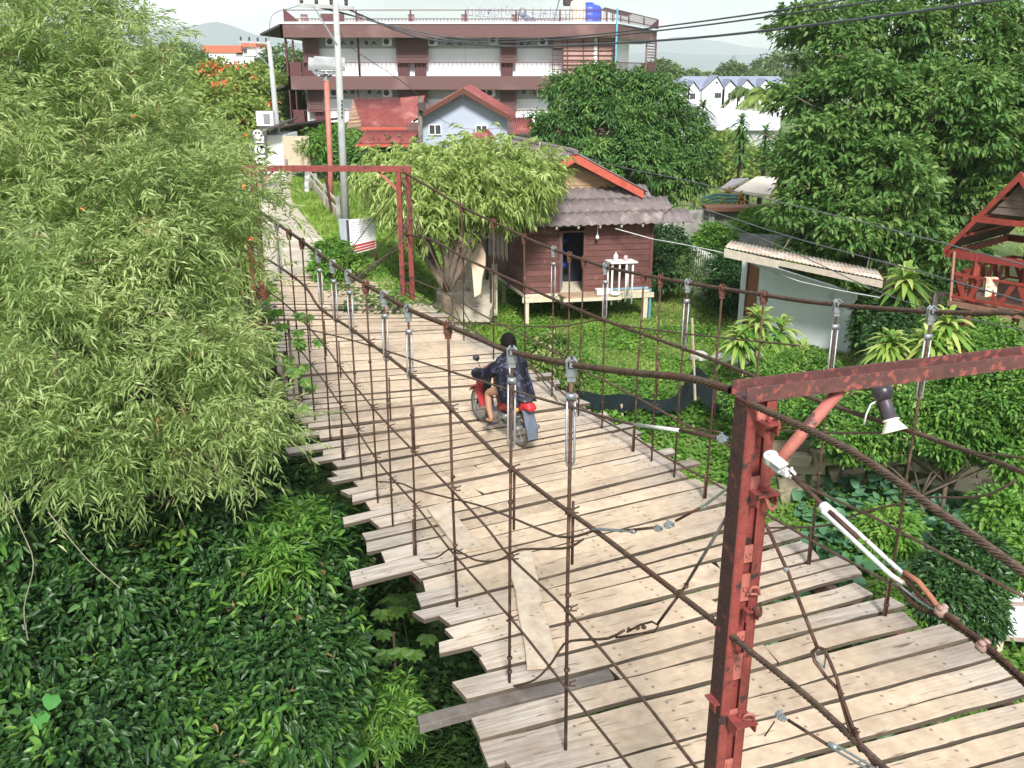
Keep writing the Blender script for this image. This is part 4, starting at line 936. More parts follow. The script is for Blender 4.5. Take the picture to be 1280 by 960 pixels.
def stilt_house():
    F0 = Vector((.36, 25.7, -1.10)); ex = Vector((.983, .183, 0)); ey = Vector((-.30, .954, 0)); Wd, Dp, Hh = 3.72, 4.6, 2.02
    T = thing('stilt_house', 'small red brown boarded house on short stilts with corrugated roof', 'house', Vector((F0.x+1.5, F0.y+2, -2)))
    P = lambda a, b, c: F0 + ex*a + ey*b + Vector((0, 0, c))
    door = (1.0, 1.72, -.1, 1.72)
    wallboards('wall', P(0, 0, 0), ex*Wd, 12, 0, Hh, m_redboard, T, [door])
    wallboards('wall', P(0, Dp, 0), -ey*Dp, 12, 0, Hh, m_redboard, T)
    wallboards('wall', P(Wd, 0, 0), ey*Dp, 12, 0, Hh, m_redboard, T)
    wallboards('wall', P(Wd, Dp, 0), -ex*Wd, 12, 0, Hh, m_redboard, T)
    cn = MB()
    for a, b in ((0, 0), (Wd, 0), (0, Dp), (Wd, Dp)): cn.box(P(a, b, Hh/2), (.09, .09, Hh), Matrix((ex, Vector((-ex.y, ex.x, 0)), Vector((0, 0, 1)))).transposed())
    cn.build('corner_posts', m_redboard, T)
    fl = MB(); fl.plate([P(-.05, -.05, -.10), P(Wd+.05, -.05, -.10), P(Wd+.05, Dp, -.10), P(-.05, Dp, -.10)], Vector((0, 0, .08))); fl.build('floor', m_cream, T)
    MB().plate([P(.95, -.06, -.05), P(2.55, -.06, -.05), P(2.5, -.62, -.06), P(.98, -.62, -.06)], Vector((0, 0, .05))).build('door_platform', M_('worn_wood', (.42, .30, .20), (.3, .2, .13), .9, 6), T)
    MB().bar(P(-.1, -.10, -.17), P(Wd+.1, -.10, -.17), .06, .14).bar(P(.9, -.66, -.09), P(2.6, -.66, -.09), .05, .09).build('floor_beam', m_cream, T)
    MB().bar(P(2.2, -.035, .03), P(Wd+.02, -.035, .03), .02, .06).build('blue_skirting', M_('blue_paint', (.22, .42, .55), (.3, .45, .55), .6, 8), T)
    for a, b in ((.05, -.05), (Wd-.12, -.05), (.05, Dp), (Wd-.05, Dp-.1), (1.7, 1.6), (2.9, 2.4), (.05, 2.2), (3.6, 2.2)):
        p = P(a, b, 0); zg = H(p.x, p.y)-.15; MB().box((p.x, p.y, (zg-1.2)/2), (.12, .12, (-1.2-zg))).build('stilt', m_cream, T)
    p = P(Wd+.02, -.05, 0); MB().tube([Vector((p.x, p.y, -1.1)), Vector((p.x, p.y, -2.1))], .035, 8).build('blue_pipe', M_('blue_pipe', (.12, .40, .55), None, .4), T)
    # door frame, open leaf, dark room with a blue basin inside
    fm = MB()
    for u in (1.0, 1.72): fm.box(P(u, -.02, .86), (.06, .10, 1.76), Matrix((ex, Vector((-ex.y, ex.x, 0)), Vector((0, 0, 1)))).transposed())
    fm.bar(P(.97, -.02, 1.74), P(1.75, -.02, 1.74), .10, .05); fo = fm.build('door_frame', m_redboard, T)
    MB().plate([P(1.03, .02, .02), P(1.28, .55, .02), P(1.28, .55, 1.70), P(1.03, .02, 1.70)], ex*.03).build('door', M_('pale_grey_door', (.36, .36, .38), (.26, .25, .28), .6, 6), T)
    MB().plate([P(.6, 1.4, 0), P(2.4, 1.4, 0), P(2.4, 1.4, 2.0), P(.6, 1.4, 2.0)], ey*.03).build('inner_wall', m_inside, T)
    for (a, z) in ((1.52, .55), (1.5, .95), (1.55, 1.3)):
        MB().lathe(P(a, 1.2, z), [(.14, -.07), (.17, 0), (.16, .07)], 14).build('blue_tub', M_('blue_plastic', (.02, .06, .40), None, .4), T, True)
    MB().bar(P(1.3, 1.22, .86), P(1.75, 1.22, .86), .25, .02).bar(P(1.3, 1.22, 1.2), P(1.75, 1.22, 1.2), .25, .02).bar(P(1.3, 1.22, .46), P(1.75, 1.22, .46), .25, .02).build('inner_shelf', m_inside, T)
    # lower skirt roof in three courses at the front, plus left and right
    zE, zT = Hh-.06, Hh+.78
    sl = (P(0, .95, zT)-P(0, -.52, zE)); e0 = P(-.72, -.52, zE)
    sidev = Vector((0, 0, 0))
    for k in range(3):
        inset0 = .32*k; 
        a0 = e0 + sl*(k/3) + ex*(inset0*.55); wdt = (Wd+1.75) - inset0*1.9
        MB().corr(a0 + Vector((0, 0, .018*(k+1))), ex*wdt, sl/3*1.08, int(24*wdt/5.4), .024, .012, 2).build('roof_course', m_asb, T, True)
    MB().plate([P(-.7, -.45, zE-.02), P(-.7, Dp+.5, zE-.02), P(.1, Dp-.5, zT), P(.1, .9, zT)], Vector((0, 0, .03))).build('side_roof', m_asb, T)
    MB().plate([P(Wd+1.0, -.45, zE-.02), P(Wd+.9, Dp+.5, zE-.02), P(Wd-.1, Dp-.5, zT), P(Wd-.1, .9, zT)], Vector((0, 0, .03))).build('side_roof', m_asb, T)
    rf = MB()
    for i in range(9): rf.bar(P(-.5+i*.62, -.50, zE-.045), P(-.5+i*.62, .1, zE+.28), .05, .07)
    rf.build('rafters', m_cream, T)
    # upper gable roof running back
    zP, cx, hw = Hh+1.78, 1.55, 2.05; g0 = .75
    gz = zT-.03
    MB().add([P(cx-hw+.35, g0+.2, gz), P(cx+hw-.35, g0+.2, gz), P(cx, g0+.2, zP-.22)], [(0, 1, 2)]).build('gable_backing', m_tan, T)
    tb = MB()
    for i in range(6):
        z0 = gz+i*(zP-.24-gz)/6; z1 = z0+(zP-.24-gz)/6-.008; f0 = 1-(z0-gz)/(zP-.2-gz); f1 = 1-(z1-gz)/(zP-.2-gz); a = hw-.33
        tb.plate([P(cx-a*f0, g0+.14, z0), P(cx+a*f0, g0+.14, z0), P(cx+a*f1, g0+.155, z1), P(cx-a*f1, g0+.155, z1)], ey*.03)
    tb.build('gable_boards', m_tan, T)
    for sg in (-1, 1):
        a = P(cx, g0-.35, zP); b = P(cx+sg*hw, g0-.35, gz-.05); L = Dp+1.3
        pp = MB(); pl_ = [a+Vector((0, 0, .04)), b+Vector((0, 0, .04)), b+Vector((0, 0, -.17)), a+Vector((0, 0, -.2))]
        pp.plate(pl_, ey*.035); pp.build('barge_board', m_redtrim, T)
        st = b-a
        MB().corr(a+Vector((0, 0, .06)), ey*L, st*1.06, 26, .028, .014, 2).build('upper_roof', m_asb, T, True)
    MB().tube([P(cx, g0-.4, zP+.09), P(cx, g0+Dp+.95, zP+.09)], .08, 8).build('ridge_cap', m_asb, T)
    return P
HP = stilt_house()
# things on and around the stilt house
b0 = HP(2.02, -.20, 1.62)
Tb = thing('light_bulb', 'white bulb hanging beside the open door of the boarded house', 'bulb', b0)
MB().tube([b0+Vector((0, 0, .34)), b0+Vector((0, 0, .1))], .012, 6).lathe(b0, [(.022, .02), (.022, .10), (.02, .11)], 10).build('holder', m_wpaint, Tb)
MB().lathe(b0, [(.008, -.10), (.045, -.075), (.055, -.04), (.04, .0), (.02, .03)], 14).build('bulb', m_wpaint, Tb, True)
def wash_stand():
    c = HP(2.62, -.42, 0); T = thing('wash_stand', 'white pipe stand with small tabletop beside the house door', 'stand', c)
    P = lambda a, b, z: HP(2.62+a, -.42+b, z)
    for a in (-.28, .32): 
        for b in (-.15, .15): MB().tube([P(a, b, -.03 if b > 0 else -.3), P(a, b, .92)], .028, 8).build('leg', m_wpaint, T, True)
    for a in (-.08, .12): MB().tube([P(a, -.18, -.22), P(a, -.18, .95)], .026, 8).build('rail', m_wpaint, T, True)
    MB().plate([P(-.36, -.25, .90), P(.42, -.25, .90), P(.42, .22, .90), P(-.36, .22, .90)], Vector((0, 0, .04))).build('table_top', m_wpaint, T)
wash_stand()
c = HP(2.48, -.44, .95); Tb = thing('detergent_bottle', 'white bottle standing on the white pipe stand', 'bottle', c)
MB().lathe(c, [(.06, 0), (.065, .02), (.065, .15), (.025, .2)], 12).build('bottle', m_wpaint, Tb, True); MB().lathe(c+Vector((0, 0, .2)), [(.024, 0), (.024, .05)], 8).build('cap', M_('grey_cap', (.5, .5, .55), None, .5), Tb)
c = HP(2.78, -.42, .95); tag(MB().lathe(c, [(.05, 0), (.06, .02), (.06, .11), (.05, .13)], 12).build('cup', M_('pinkish_jar', (.6, .45, .45), None, .4), None, True), 'small pinkish jar on the white pipe stand beside the bottle', 'jar')
c = HP(2.12, -.46, 0); tag(MB().box(c+Vector((0, 0, .07)), (.38, .2, .13), rotm(.18)).box(c+Vector((0, 0, .145)), (.40, .22, .02), rotm(.18)).build('white_box', m_wpaint), 'low white box on the platform under the open door', 'box')
c = HP(2.42, -.60, -.03); tag(MB().lathe(c, [(.05, 0), (.12, .02), (.17, .1), (.165, .1), (.11, .03)], 18).build('wash_basin', m_wpaint, None, True), 'shallow white basin at the foot of the pipe stand', 'basin')
# concrete steps from the path down to the house yard
def steps():
    T = thing('concrete_steps', 'weathered concrete steps leading down beside the stilt house', 'steps', G(590, 385, -1.8))
    m_conc = M_('weathered_concrete', (.56, .50, .41), (.40, .36, .29), .9, 5, 0, .4, c3=(.15, .13, .10), s3=3)
    for i, (y0, xl, xr) in enumerate(((388, 540, 612), (368, 545, 612), (352, 550, 612), (338, 553, 606), (325, 556, 600))):
        z = -1.45+i*.28; a = G(xl, y0, z); b = G(xr, y0, z); MB().plate([a, b, b+Vector((.1, .9, 0)), a+Vector((0, .9, 0))], Vector((0, 0, -.34))).build('step', m_conc, T)
    a = G(616, 395, -1.7); MB().box(a+Vector((.05, .5, .65)), (.16, .16, 1.5)).build('newel_post', m_conc, T)
steps()
c = D(596, 333, 24.4); bo = MB()
prof = [(-.05, -.78), (.07, -.70), (.10, -.3), (.17, .05), (.17, .30), (.06, .62), (-.02, .72), (-.12, .55), (-.13, .2), (-.09, -.2)]
bo.plate([c+Vector((a*1.3, .35*b_, b_)) for a, b_ in prof], Vector((.02, .035, 0)))
tag(bo.build('leaning_board', M_('beige_board', (.66, .50, .36), (.60, .44, .31), .6, 3)), 'beige rounded board leaning upright beside the concrete steps', 'board')
# laundry / dark shelf at the left house corner
c = D(627, 305, 26.6); T = thing('clothes_rack', 'dark rack with hanging cloths at the left corner of the stilt house', 'rack', Vector((c.x, c.y, -1.3)))
MB().bar(c+Vector((-.45, 0, .55)), c+Vector((.25, 0, .55)), .5, .06).bar(c+Vector((-.42, 0, -1.3)), c+Vector((-.42, 0, .5)), .05, .05).bar(c+Vector((.2, 0, -1.3)), c+Vector((.2, 0, .5)), .05, .05).build('frame', m_dark, T)
for i in range(5): MB().plate([c+Vector((-.38+i*.12, -.1, .3)), c+Vector((-.30+i*.12, -.1, .3)), c+Vector((-.29+i*.12, -.1, -.35-.05*i)), c+Vector((-.39+i*.12, -.1, -.3))], Vector((0, .01, 0))).build('cloth', M_('faded_cloth', (.35+.08*i, .36+.05*i, .40), None, .9), T)
# ================================================================ SHED
def shed():
    T = thing('shed', 'pale grey outhouse with brown door and sloping tiled roof', 'shed', D(1010, 446, 23.2))
    y0 = 23.6; zb = -2.05
    mw = M_('pale_blue_grey_render', (.72, .77, .80), (.63, .68, .71), .85, 1.2, 0, .1, c3=(.38, .40, .40), s3=1.5, l3=.62)
    A = G(957, 425, zb); A = Vector((6.72, 24.3, zb)); Bp = Vector((8.72, 22.75, zb)); Lf = Vector((6.46, 25.4, zb))
    Bk = Bp + (Lf-A)
    zA, zB = D(957, 331, A.y).z, D(1069, 368, Bp.y).z; zL = D(931, 322, Lf.y).z
    def wall(p, q_, zp, zq): 
        n = Vector(((q_-p).y, -(q_-p).x, 0)).normalized()
        MB().plate([p, q_, Vector((q_.x, q_.y, zq)), Vector((p.x, p.y, zp))], -n*.08).build('wall', mw, T)
    wall(A, Bp, zA, zB); wall(Lf, A, zL, zA); wall(Bp, Bk, zB, zB); wall(Bk, Lf, zB, zL)
    d = (A-Lf).normalized(); n = Vector((d.y, -d.x, 0)); n = n if n.y < 0 or n.x < 0 else -n
    a = Lf + d*.40; b = Lf + d*.95
    dd = MB(); dd.plate([a+n*.03, b+n*.03, Vector((b.x, b.y, zA-.12))+n*.03, Vector((a.x, a.y, zA-.1))+n*.03], -n*.02); dr = dd.build('door', M_('red_brown_door', (.30, .13, .075), (.22, .09, .05), .7, 5, 0, .2, stretch=(6, 6, .7)), T)
    MB().bar(Vector((a.x, a.y, zb))+n*.04, Vector((a.x, a.y, zA-.06))+n*.04, .06, .06, Vector((1, 0, 0))).build('door_frame', M_('dark_red_door_frame', (.16, .05, .035), None, .7), T)
    # roof: two corrugated courses
    FL, FR = W(906, 309, 23.2), W(1104, 350, 21.3); BL = FL + Vector((1.15, 1.9, .42)); BR = FR + Vector((1.0, 1.9, .10))
    mr = M_('orange_grey_roof_tiles', (.46, .33, .25), (.33, .26, .22), .85, 5, 0, .3, c3=(.52, .49, .43), s3=3, l3=.48, h3=.6)
    MB().corr(FL, FR-FL, Vector((.6, 1.9, -.17)), 38, .012, .012, 2, 6).build('roof', mr, T, True)
    mid = FL.lerp(FR, .36)
    MB().plate([FL+Vector((-.02, -.05, -.03)), mid+Vector((0, -.05, -.06)), mid+Vector((0, -.05, -.24)), FL+Vector((-.02, -.05, -.24))], Vector((.02, .05, 0))).build('fascia', M_('greyed_fascia', (.55, .49, .40), (.42, .37, .3), .8, 8), T)
    MB().plate([mid+Vector((0, 0, -.05)), FR+Vector((0, 0, -.03)), FR+Vector((0, 0, -.19)), mid+Vector((0, 0, -.18))], Vector((.02, .05, 0))).build('fascia', M_('greyed_fascia', (.50, .44, .36), (.40, .35, .28), .8, 8), T)
shed()
# ================================================================ PAVILION (right edge)
def pavilion():
    ap = D(1275, 218, 19.2); ex = Vector((.66, -.75, 0)); ey = Vector((.75, .66, 0)); hw = 1.3
    P = lambda a, b, z: Vector((ap.x, ap.y, 0)) + ex*a + ey*b + Vector((0, 0, z))
    le = P(-hw, 0, 0); le.z = D(1180, 313, le.y).z; re = P(hw, 0, le.z); drop = ap.z-le.z
    T = thing('garden_pavilion', 'open red timber pavilion with grey roof at the right edge of the yard', 'pavilion', P(0, 1.5, -2))
    m_pr = M_('bright_red_timber', (.30, .045, .03), (.20, .036, .026), .5, 6, 0, .1, c3=(.14, .04, .03), s3=5); m_pd = M_('dark_red_timber', (.26, .035, .03), (.18, .03, .028), .6, 6)
    m_ru = M_('grey_brown_roof_sheets', (.17, .15, .13), (.10, .085, .075), .85, 6)
    for sg in (-1, 1):
        e = P(sg*hw, 0, le.z); apx = P(0, 0, ap.z)
        MB().plate([apx+Vector((0, 0, .06)), e+Vector((0, 0, .06)), e+Vector((0, 0, -.09)), apx+Vector((0, 0, -.14))], ey*.05).build('barge_board', m_pr, T)
        MB().corr(apx+ey*.06+Vector((0, 0, .0)), ey*3.4, (e-apx)*1.0, 22, .025, .015, 2).build('roof', m_ru, T, True)
        for k in (.25, .5, .75): p = apx.lerp(e, k); MB().bar(p+ey*.1-Vector((0, 0, .08)), p+ey*3.4-Vector((0, 0, .08)), .05, .06).build('purlin', m_pd, T)
    MB().bar(P(-hw, .1, le.z-.07), P(hw, .1, le.z-.07), .06, .16).build('tie_beam', m_pd, T)
    MB().bar(P(-hw, 3.2, le.z-.07), P(hw, 3.2, le.z-.07), .06, .16).build('tie_beam', m_pd, T)
    MB().bar(P(-hw+.1, .05, le.z-.07), P(-hw+.1, 3.3, le.z-.07), .06, .14).build('eave_beam', m_pd, T)
    MB().bar(P(-.82, .03, le.z+drop*.43), P(.82, .03, le.z+drop*.43), .05, .12).build('collar_beam', m_pr, T)
    tb = MB()
    for i in range(5):
        z0 = le.z+drop*(.50+.09*i); f0 = (ap.z-z0)/drop*hw-.10; f1 = max(.02, f0-.13); tb.plate([P(-f0, .25, z0), P(f0, .25, z0), P(f1, .27, z0+drop*.085), P(-f1, .27, z0+drop*.085)], ey*.03)
    tb.build('gable_boards', M_('brown_gable_boards', (.20, .15, .12), (.14, .10, .08), .8, 6, island=.2), T)
    fl = P(-1.0, .0, 0); fz = D(1230, 376, fl.y).z
    MB().plate([P(-1.05, 0, fz), P(1.3, 0, fz), P(1.3, 3.2, fz), P(-1.05, 3.2, fz)], Vector((0, 0, -.12))).build('floor', M_('brown_deck_boards', (.28, .15, .10), (.20, .10, .07), .8, 5), T)
    for a in (-.62, 1.1):
        for b in (.15, 3.0): MB().box(P(a, b, (le.z-2.2)/2), (.13, .13, le.z+2.2)).build('post', m_pr, T)
    MB().bar(P(-1.0, .02, fz), P(-1.08, .02, le.z), .05, .05, Vector((1, 0, 0))).build('thin_post', M_('pinkish_post', (.42, .20, .15), None, .7), T)
    for (a, b) in (((-1.0, .03), (1.3, .03)), ((-1.0, .1), (-1.0, 3.1)), ((-1.0, 3.1), (1.3, 3.1))):
        A_, B_ = P(*a, fz+.60), P(*b, fz+.60); mb = MB(); mb.bar(A_, B_, .06, .05); mb.bar(A_-Vector((0, 0, .5)), B_-Vector((0, 0, .5)), .05, .05); n = int((B_-A_).length/.30)
        for i in range(n):
            p = A_.lerp(B_, (i+.15)/n); r_ = A_.lerp(B_, (i+.85)/n); mb.bar(p-Vector((0, 0, .5)), r_, .10, .02, ey) if i % 2 else mb.bar(r_-Vector((0, 0, .5)), p, .10, .02, ey)
        mb.build('railing', m_pr, T)
    return P(-.22, .03, fz+.60)
pv = pavilion()
tw = MB(); tw.plate([pv+Vector((-.13, -.05, .04)), pv+Vector((.13, -.05, .04)), pv+Vector((.14, -.06, -.34)), pv+Vector((-.10, -.06, -.36))], Vector((0, .015, 0))).plate([pv+Vector((-.13, .05, .04)), pv+Vector((.13, .05, .04)), pv+Vector((.13, .06, -.2)), pv+Vector((-.12, .06, -.22))], Vector((0, .01, 0))).plate([pv+Vector((-.13, -.05, .04)), pv+Vector((.13, -.05, .04)), pv+Vector((.13, .05, .04)), pv+Vector((-.13, .05, .04))], Vector((0, 0, .012)))
tag(tw.build('towel', M_('cream_patterned_towel', (.70, .62, .45), (.55, .28, .18), .95, 9, lo=.5, hi=.55)), 'cream patterned towel hung over the pavilion railing', 'towel')
tj = MB(); cj = D(1202, 400, 20.0); tj.lathe(Vector((cj.x, cj.y, -2.1)), [(.5, 0), (.55, .5), (.45, .55)], 20)
c = D(1195, 395, 20.5)
T = thing('garden_bench', 'dark weathered timber bench rails left of the red pavilion', 'bench', Vector((c.x, c.y, -2)))
mdk = M_('dark_weathered_wood', (.09, .07, .06), (.2, .17, .15), .9, 4)
for a in (-.55, .55):
    MB().bar(c+Vector((a, 0, -.75)), c+Vector((a, 0, .55)), .10, .10, Vector((0, 1, 0))).build('post', mdk, T)
for z in (.5, .1, -.2): MB().bar(c+Vector((-.6, 0, z)), c+Vector((.6, 0, z)), .05, .10).build('rail', mdk, T)
for i in range(5): MB().bar(c+Vector((-.4+i*.2, 0, .5)), c+Vector((-.4+i*.2, 0, -.5)), .05, .04, Vector((0, 1, 0))).build('slat', mdk, T)
# ================================================================ HOTEL
m_brownpl = M_('brown_cladding', (.155, .082, .078), (.12, .064, .060), .8, 3, 0, .1, stretch=(1, 1, 20), c3=(.22, .13, .12), s3=.4)
m_brail = M_('brown_red_railing', (.11, .034, .036), (.08, .028, .03), .6)
m_hwhite = M_('hotel_white_wall', (.88, .89, .90), (.84, .85, .86), .8, .5)
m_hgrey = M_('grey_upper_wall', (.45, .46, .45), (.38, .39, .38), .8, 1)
m_darkhole = M_('dark_opening', (.03, .035, .05), (.05, .055, .07), .5)
def hotel():
    Y = 62.0; Q = lambda x, y, yy=Y: D(x, y, yy)
    T = thing('guesthouse_block', 'long three storey brown and white guesthouse with balconies and roof terrace', 'building', Vector((-4, 66, -2)))
    def fbox(x0, y0, x1, y1, yn, yf, mat, name, par=T):      # pixels measured on the facade plane yn, box back to yf
        a = D(x0, y0, yn); b = D(x1, y1, yn); return MB().box(((a.x+b.x)/2, (yn+yf)/2, (a.z+b.z)/2), (abs(b.x-a.x), yf-yn, abs(a.z-b.z))).build(name, mat, par)
    xr = 770
    zs = {k: Q(500, v).z for k, v in dict(top=30, fas=47, f3=95, f3b=112, f2=153, f2b=168, g=215).items()}
    xL, xR = Q(360, 95).x, Q(xr, 95).x
    CR = Vector((D(821, 45, 74).x, 74.0, 0))
    def band(z0, z1, name, mat, out=.0, xl=xL, th=1.4):
        mb = MB(); A = Vector((xl, Y-out, z1)); B = Vector((xR, Y-out, z1)); Cc = Vector((CR.x, CR.y, z1)); d = (Cc-B).normalized(); n = Vector((-d.y, d.x, 0))
        mb.plate([A, B, B+Vector((0, 0, z0-z1)), A+Vector((0, 0, z0-z1))], Vector((0, .15, 0)))
        mb.plate([B, Cc, Cc+Vector((0, 0, z0-z1)), B+Vector((0, 0, z0-z1))], n*.15)
        lf = [A, A+Vector((0, 12, 0)), A+Vector((0, 12, z0-z1)), A+Vector((0, 0, z0-z1))]; mb.plate(lf, Vector((.15, 0, 0)))
        return mb.build(name, mat, T)
    band(zs['fas'], zs['top'], 'roof_fascia', m_brownpl, .25, xL-.2)
    band(zs['f3b'], zs['f3'], 'balcony_front', m_brownpl); band(zs['f2b'], zs['f2'], 'balcony_front', m_brownpl)
    # slabs
    for z, nm in ((zs['fas']+.02, 'roof_slab'), (zs['f3b'], 'floor_slab'), (zs['f2b'], 'floor_slab')):
        MB().plate([Vector((xL, Y+.2, z)), Vector((xR, Y+.2, z)), Vector((CR.x-.3, CR.y, z)), Vector((CR.x-.3, 80, z)), Vector((xL, 78, z))], Vector((0, 0, .16))).build(nm, m_hgrey, T)
    MB().plate([Vector((xL-.3, Y-.3, zs['top'])), Vector((xR, Y-.3, zs['top'])), Vector((CR.x+.2, CR.y, zs['top'])), Vector((CR.x, 80, zs['top'])), Vector((xL-.3, 78, zs['top']))], Vector((0, 0, .12))).build('roof_terrace', M_('pale_blue_edge', (.55, .66, .80), (.78, .80, .82), .6, .8), T)
    # sloped eave on the left end
    for z, dz in ((zs['top'], .75), (zs['f3b']+.3, .55)):
        x = xL-.2; MB().plate([Vector((x, Y-.3, z)), Vector((x-1.35, Y-.1, z-dz*.75)), Vector((x-1.35, Y+12, z-dz*.75)), Vector((x, Y+12, z))], Vector((0, 0, -.12))).build('side_eave', m_dark, T)
    # recessed walls
    yw = Y+1.5
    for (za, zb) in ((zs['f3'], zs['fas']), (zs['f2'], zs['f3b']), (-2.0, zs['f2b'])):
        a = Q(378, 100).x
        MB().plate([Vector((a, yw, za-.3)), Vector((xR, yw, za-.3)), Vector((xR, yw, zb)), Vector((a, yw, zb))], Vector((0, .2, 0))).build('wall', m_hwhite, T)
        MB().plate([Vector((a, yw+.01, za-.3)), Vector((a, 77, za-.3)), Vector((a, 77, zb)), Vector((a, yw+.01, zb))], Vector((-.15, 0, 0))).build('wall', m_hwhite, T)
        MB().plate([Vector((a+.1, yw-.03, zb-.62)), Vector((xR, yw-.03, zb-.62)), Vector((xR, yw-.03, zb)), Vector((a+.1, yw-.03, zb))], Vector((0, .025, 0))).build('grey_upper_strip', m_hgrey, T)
        d = (CR-Vector((xR, Y, 0))); d.z = 0; d.normalize(); n = Vector((-d.y, d.x, 0)); B = Vector((xR, Y, 0))+n*1.3
        e0 = B; e1 = B + d*9.2
        MB().plate([Vector((e0.x, e0.y, za-.3)), Vector((e1.x, e1.y, za-.3)), Vector((e1.x, e1.y, zb)), Vector((e0.x, e0.y, zb))], n*.2).build('wall', m_hwhite, T)
    # brown panels in front of the wall, louvred
    def panel(x0, x1, y0, y1, lou=True):
        a = D(x0, y0, Y+.9); b = D(x1, y1, Y+.9); mb = MB(); n = 9; h_ = (a.z-b.z)/n
        mb.box(((a.x+b.x)/2, Y+1.0, (a.z+b.z)/2), (b.x-a.x-.25, .06, a.z-b.z))
        for i in range(n): mb.box(((a.x+b.x)/2, Y+.93, b.z+h_*(i+.5)), (b.x-a.x, .05, h_*.86))
        mb.build('louvre_panel', m_brownpl, T)
    for x0, x1 in ((377, 400), (494, 536), (625, 646)): panel(x0, x1, 46, 79 if x0 != 377 else 78)
    for x0, x1 in ((383, 405), (496, 536), (624, 646)): panel(x0, x1, 112, 140)
    for x0, x1 in ((378, 396), (497, 512), (518, 533), (626, 641)):     # dark red doors below the panels
        fbox(x0, 78, x1, 95, Y+1.2, Y+1.4, m_brail, 'door')
    for x0, x1 in ((394, 407), (498, 513), (627, 641)): fbox(x0, 139, x1, 154, Y+1.2, Y+1.4, m_brail, 'door')
    fbox(398, 190, 410, 210, Y+1.2, Y+1.4, m_brail, 'door')
    # pale lattice infill
    m_lat = M_('pale_pink_lattice', (.48, .30, .26), (.40, .24, .21), .8, 2)
    fbox(705, 47, 768, 94, Y+.5, Y+.55, m_lat, 'lattice_infill'); fbox(691, 47, 704, 60, Y+.5, Y+.55, m_lat, 'lattice_infill'); fbox(691, 60, 704, 64, Y+.6, Y+.7, m_darkhole, 'window')
    lat = MB()
    for yy in (52, 57, 63, 69, 75, 81, 87, 93):
        a, b = Q(690, yy), Q(768, yy); lat.bar(Vector((a.x, Y+.45, a.z)), Vector((b.x, Y+.45, b.z)), .04, .05)
    for xx in (691, 704, 710, 730, 749): a, b = Q(xx, 47), Q(xx, 94); lat.bar(Vector((a.x, Y+.42, a.z)), Vector((b.x, Y+.42, b.z)), .07, .05, Vector((1, 0, 0)))
    lat.build('lattice', m_brail, T)
    fbox(624, 112, 645, 113, Y+.5, Y+.55, m_lat, 'lattice_infill')
    # dividers between rooms
    for x in (448, 582, 448.5): 
        for y0, y1 in ((46, 95), (112, 154)): fbox(x-.4, y0, x+.4, y1, Y+.3, Y+.5, m_brail, 'divider')
    fbox(767.5, 45, 769.5, 96, Y-.02, Y+.2, m_brail, 'corner_post')
    for x, y0, y1 in ((358, 44, 96), (367, 50, 96), (363, 112, 154), (371, 112, 154)): fbox(x-.9, y0, x+.9, y1, Y+.1, Y+.3, m_brail, 'corner_post')
    # balcony railings
    def railing(p, q_, z0, z1, name='balcony_railing', mat=m_brail, sp=.28, par=T):
        mb = MB(); L = (q_-p).length; mb.bar(Vector((p.x, p.y, z1)), Vector((q_.x, q_.y, z1)), .05, .05)
        n = int(L/sp)
        for i in range(n+1):
            c = p.lerp(q_, i/n); mb.box((c.x, c.y, (z0+z1)/2), (.022, .022, z1-z0))
        mb.build(name, mat, par)
    z78 = Q(500, 78).z; z138 = Q(500, 138).z
    for z0, z1 in ((zs['f3'], z78), (zs['f2'], z138)):
        railing(Vector((xL+.1, Y+.1, 0)), Vector((xR, Y+.1, 0)), z0, z1); railing(Vector((xR, Y+.1, 0)), Vector((CR.x-.3, CR.y, 0)), z0, z1); railing(Vector((xL+.1, Y+.1, 0)), Vector((xL+.1, Y+9, 0)), z0, z1)
        MB().plate([Vector((CR.x-1.0, CR.y-2.4, z0)), Vector((CR.x-.05, CR.y-.2, z0)), Vector((CR.x-.05, CR.y-.2, z1+.1)), Vector((CR.x-1.0, CR.y-2.4, z1+.1))], Vector((.05, 0, 0))).build('railing_panel', m_brail, T)
        MB().box((xL+.5, Y+.08, (z0+z1)/2), (.7, .05, z1-z0)).build('railing_panel', m_brail, T)
    lv = MB()
    for i in range(11): z = zs['f3']+1.2+i*.2; lv.bar(Vector((CR.x-1.1, CR.y-2.6, z)), Vector((CR.x-.05, CR.y-.2, z)), .05, .09)
    lv.bar(Vector((CR.x-1.1, CR.y-2.6, zs['f3'])), Vector((CR.x-1.1, CR.y-2.6, zs['fas'])), .1, .1, Vector((1, 0, 0))).bar(Vector((CR.x-.05, CR.y-.2, zs['f2b'])), Vector((CR.x-.05, CR.y-.2, zs['fas'])), .12, .12, Vector((1, 0, 0)))
    lv.build('end_louvre', m_brownpl, T)
    # air conditioners, vents
    for x, y in ((413, 52), (484, 52), (541, 52), (612, 52), (617, 50), (679, 52), (418, 116), (484, 116), (613, 116), (677, 116)):
        if x == 612: continue
        a = Q(x, y, yw-.5); o = MB().box((a.x, yw-.35, a.z), (.62, .36, .46)).bar((a.x-.3, yw-.3, a.z-.25), (a.x+.3, yw-.3, a.z-.25), .3, .03).build('air_conditioner', m_wpaint, T)
        MB().lathe((a.x-.05, yw-.535, a.z), [(.17, 0), (.18, .012), (.06, .014)], 16, rotm(R(90), 'X')).build('fan_grille', m_darkhole, o)
    for x, y in ((440, 53.5), (458, 53.5), (575, 54), (590, 54), (652, 54), (441, 115), (462, 115), (603, 115), (655, 115), (594, 115)):
        a = Q(x, y, yw); MB().box((a.x, yw-.04, a.z), (.22, .05, .22)).build('vent', m_darkhole, T)
